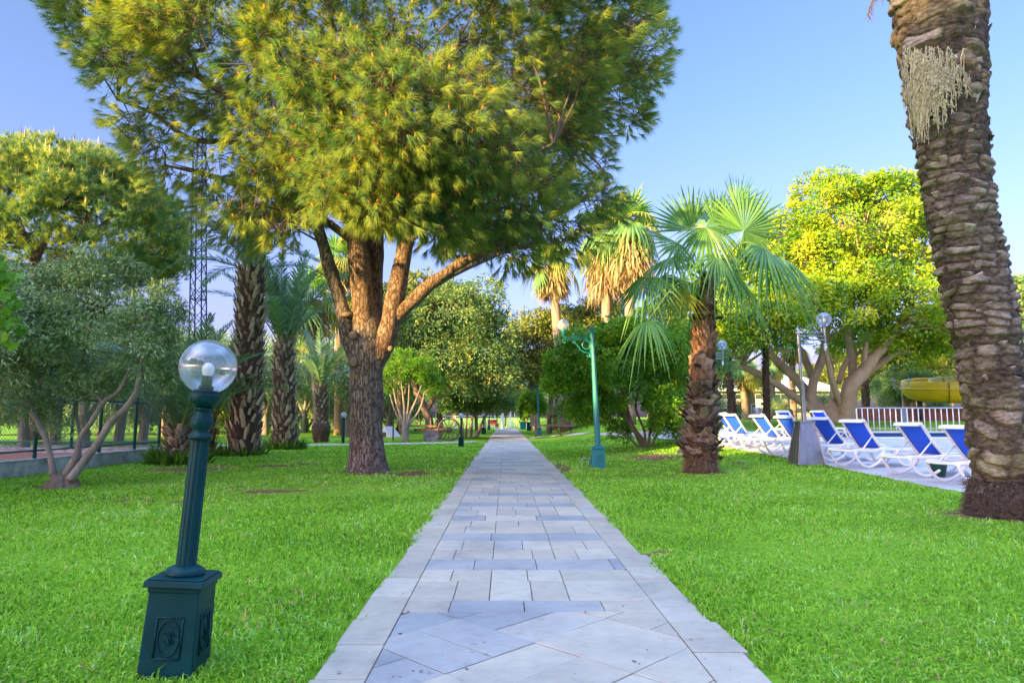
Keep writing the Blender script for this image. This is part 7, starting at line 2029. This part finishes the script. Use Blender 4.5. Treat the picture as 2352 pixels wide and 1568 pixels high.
# white hut
hp = gx(893, 42); h = empty('ridge_hut', hp, 'small white ridge hut with a dark doorway on the lawn beyond the pine trunk', 'hut', rz=R(-18)); h.scale = (.62, .62, .62)
V = [(-.9, -.8, 0), (.9, -.8, 0), (.9, .8, 0), (-.9, .8, 0), (-.9, 0, 1.05), (.9, 0, 1.05)]
b = MB(); V = [(-.85, -.9, 0), (.85, -.9, 0), (0, -.9, 1.05), (-.85, 1.0, 0), (.85, 1.0, 0), (0, 1.0, 1.05)]
b.add(V, [np.array([(0, 1, 2), (5, 4, 3)]), np.array([(0, 2, 5, 3), (1, 4, 5, 2), (0, 3, 4, 1)])]); b.build('shell', plain('white_canvas', (.66, .68, .70), rough=.8), h); b = MB(); b.box((0, -.905, .27), (.42, .03, .46)); b.build('doorway', M['black_paint'], h)
# far white fence with gate
fr = empty('white_fence', (0, 73, 0), 'white barred fence and gate closing the far end of the paved path', 'fence')
xa, xb = at(1000, 970, 73).x, at(1240, 970, 73).x
for x in np.arange(xa, xb, 2.1):
    b = MB(); b.box((x, 0, .8), (.12, .12, 1.7)); b.build('post', M['white_paint'], fr)
for z in (.15, 1.35): b = MB(); b.box(((xa + xb) / 2, 0, z), (xb - xa, .05, .06)); b.build('rail', M['white_paint'], fr)
b = MB()
for x in np.arange(xa, xb, .21): b.box((x, 0, .75), (.03, .03, 1.2))
o = b.build('bars', M['white_paint'], fr); tag(o, kind='stuff')
for x in (at(1172, 970, 73).x, at(1152, 970, 73).x):
    b = MB(); b.box((x, -.1, .95), (.22, .22, 1.95)); b.build('gate_post', M['white_paint'], fr)
o = MB(); o.lathe([(.10, -.1), (.09, 3.4), (.05, 5.8)], n=10); o.ball((0, 0, 5.95), .22, n=12, m=8); q = o.build('white_mast', M['white_paint'], loc=gxy(at(1155, 960, 76).x, 76)); tag(q, 'thin white mast standing behind the gate at the end of the path', 'mast')
# red bench, bins beside the path
pb_ = gx(1131, 71); bn = empty('bench', pb_, 'small dark red bench before the far white fence', 'bench'); rm = plain('dark_red_paint', (.13, .008, .025))
b = MB(); b.box((0, 0, .42), (1.0, .45, .06)); b.build('seat', rm, bn); b = MB(); b.box((0, .22, .72), (1.0, .05, .45)); b.build('backrest', rm, bn)
for sx in (-.45, .45): b = MB(); b.box((sx, 0, .2), (.06, .4, .4)); b.build('leg', rm, bn)
for px, Yb, lb in ((1217, 62, 'dark green bin with a thin post at the right side of the far path'), (1201.5, 68, 'teal plinth box standing farthest along the right side of the path')):
    b = MB(); b.box((0, 0, .35), (.55, .55, .7), taper=1.06); b.box((0, 0, .74), (.66, .66, .08)); o = b.build('litter_bin', M['green_paint'] if Yb < 65 else M['teal_paint'], loc=gx(px, Yb)); tag(o, lb, 'bin')
b = MB(); b.box((0, 0, .75), (.05, .05, 1.5)); b.box((0, 0, .95), (.75, .5, .9)); o = b.build('grey_cabinet', plain('grey_cabinet', (.35, .36, .36)), loc=gx(1228, 55)); tag(o, 'pale grey box on a thin post at the right of the far path', 'cabinet')
# garden tap
tp = gp(1345, 1071); t = empty('garden_tap', tp, 'small pipe tap with blue connector in the grass left of the teal lamp plinth', 'tap')
b = MB(); b.tube([(-.09, 0, -.02), (-.09, 0, .16)], .012, n=8); b.build('riser', M['grey_metal'], t); b = MB(); b.tube([(-.09, 0, .16), (-.07, 0, .185), (.07, 0, .19), (.1, 0, .165)], .016, n=8); b.ball((0, 0, .2), .024, n=8, m=6); b.build('valve', M['steel'], t); b = MB(); b.tube([(.1, 0, .165), (.105, 0, .10)], .022, n=8); b.build('connector', plain('blue_plastic', (.01, .20, .62)), t); b = MB(); b.tube([(.105, 0, .10), (.105, 0, -.02)], .012, n=8); b.build('hose_stub', M['black_paint'], t)
# green pot under the near lounger
pp = gp(2166, 1100); b = MB(); b.lathe([(.12, 0), (.17, .26), (.19, .27), (.19, .31), (.16, .31), (.15, .29)], n=28); o = b.build('flower_pot', plain('dark_green_pot', (.01, .07, .045), rough=.5), smooth=True, loc=pp + Vector((0.1, .3, .012))); tag(o, 'dark green plastic pot standing under the nearest lounger', 'pot')
# steel litter bin
sb = empty('litter_bin', gxy(at(1739, 975, 38).x, 38), 'hanging steel litter bin on a frame left of the dark palm trunk', 'bin'); b = MB(); b.lathe([(.2, .55), (.22, .6), (.22, 1.1), (.2, 1.12)], n=18); b.build('drum', M['steel'], sb, smooth=True)
for sx in (-.28, .28): b = MB(); b.tube([(sx, 0, 0), (sx, 0, 1.3)], .025, n=6); b.build('post', M['grey_metal'], sb)
b = MB(); b.tube([(-.28, 0, 1.3), (.28, 0, 1.3)], .025, n=6); b.build('crossbar', M['grey_metal'], sb)
# dark palm trunks and thin fan palms behind the loungers
def dark_trunk(px0, py0, px1, py1, Y, w, label, group='dark palm trunks behind the loungers', crown=True):
    base = gxy(at(px1, py1, Y).x, Y); top = at(px0, py0, Y); s = Y / 1568
    root = empty('palm_tree', base, label, 'palm tree', group)
    P = [Vector((0, 0, -.1)), (top - base) * .5, top - base]
    b = MB(); b.tube(P, [w * s * 1.2, w * s, w * s], n=12, sub=8); b.build('trunk', M['trunk_dark'], root, smooth=True)
    path, radf = trunk_paths(P, [w * s * 1.2, w * s, w * s]); b = MB(); boots(b, path, radf, 22, 7, (.2, .16), out=42, jitter=.3, thick=.5, seed=int(px0)); o = b.build('leaf_bases', M['trunk_dark'], root); tag(o, kind='stuff')
    if crown:
        for i in range(16): add_frond(root, FR['date%d' % (i % 4)], top - base, i * 2.4, 1.2)
dark_trunk(1664, 770, 1686, 978, 40, 8, 'dark shaggy palm trunk left of the pair behind the loungers'); dark_trunk(1758, 770, 1761, 976, 40, 7, 'dark upright palm trunk right of the pair behind the loungers')
dark_trunk(1986, 858, 1989, 950, 56, 8, 'stubby cut palm trunk seen through the fork right of the fig tree', None, crown=False)
for px, py, cy, Y, ln, lb in [(1715, 970, 850, 56, -14, 'leaning thin fan palm before the cream building, left of three'), (1726, 970, 862, 57, -12, 'leaning thin fan palm before the cream building, middle of three'), (1730, 960, 860, 62, -4, 'thin fan palm before the cream building, right of three'),
                              (1775, 960, 845, 60, -2, 'sunlit fan palm right of the dark upright trunk'), (1822, 965, 795, 52, -4, 'sunlit fan palm behind the fig tree left limbs'), (1920, 960, 800, 60, -16, 'sunlit fan palm between the fig tree trunks'), (2100, 960, 830, 60, -14, 'sunlit palm beside the left end of the water slide')]:
    skirt_palm(lb, px, py, cy, Y, 1.7, 1.3, .26, 'thin fan palms before the building', lean=ln, green=12)
# low foliage under the railing of the park beyond the pool
for px, Y, sc, lb in [(1700, 62, .5, 'low olive bush before the cream building'), (1800, 58, .55, 'low olive bush right of the steel bin'), (1885, 60, .6, 'blue-green bush between the fig trunks'), (2050, 62, .7, 'grey-green olive left of the slide posts'), (2150, 60, .5, 'low bush under the water slide'), (1640, 60, .5, 'low bush left of the cream building wall')]:
    c = copy_tree(PO, loc=gxy(at(px, 950, Y).x, Y) - Vector((0, 0, .6)), rz=Y, sc=sc, label=lb); c['group'] = 'bushes before the building'
# ---- shading rows behind the viewer
random.seed(21)
for i, lat in enumerate(np.arange(-44, 30, 2.1)):
    # heights chosen so that the lawn is shaded and the crowns above about five metres are sunlit
    shade_tree(lat + random.uniform(-.3, .3), 24 + (1.6 if i % 2 else -1.6), SHADE_H(lat), PC if i % 2 else PD)
for i, lat in enumerate(np.arange(-42, 28, 2.8)):
    shade_tree(lat, 19.0, 8.6 if lat > -16.6 else 8.6, PD)
for k_, lat in enumerate(np.arange(-25, -16.2, .85)):
    shade_left(lat, 10 + (k_ % 3) * 1.3, 16.5)
build_grass()
n_t = sum(1 for o in scene.objects if o.parent is None)
print('top-level', n_t)

for o in scene.objects:
    if o.parent is None and o.get('label') and len(o['label'].replace('-', ' ').split()) > 15: print('LONG', o.name, o['label'])
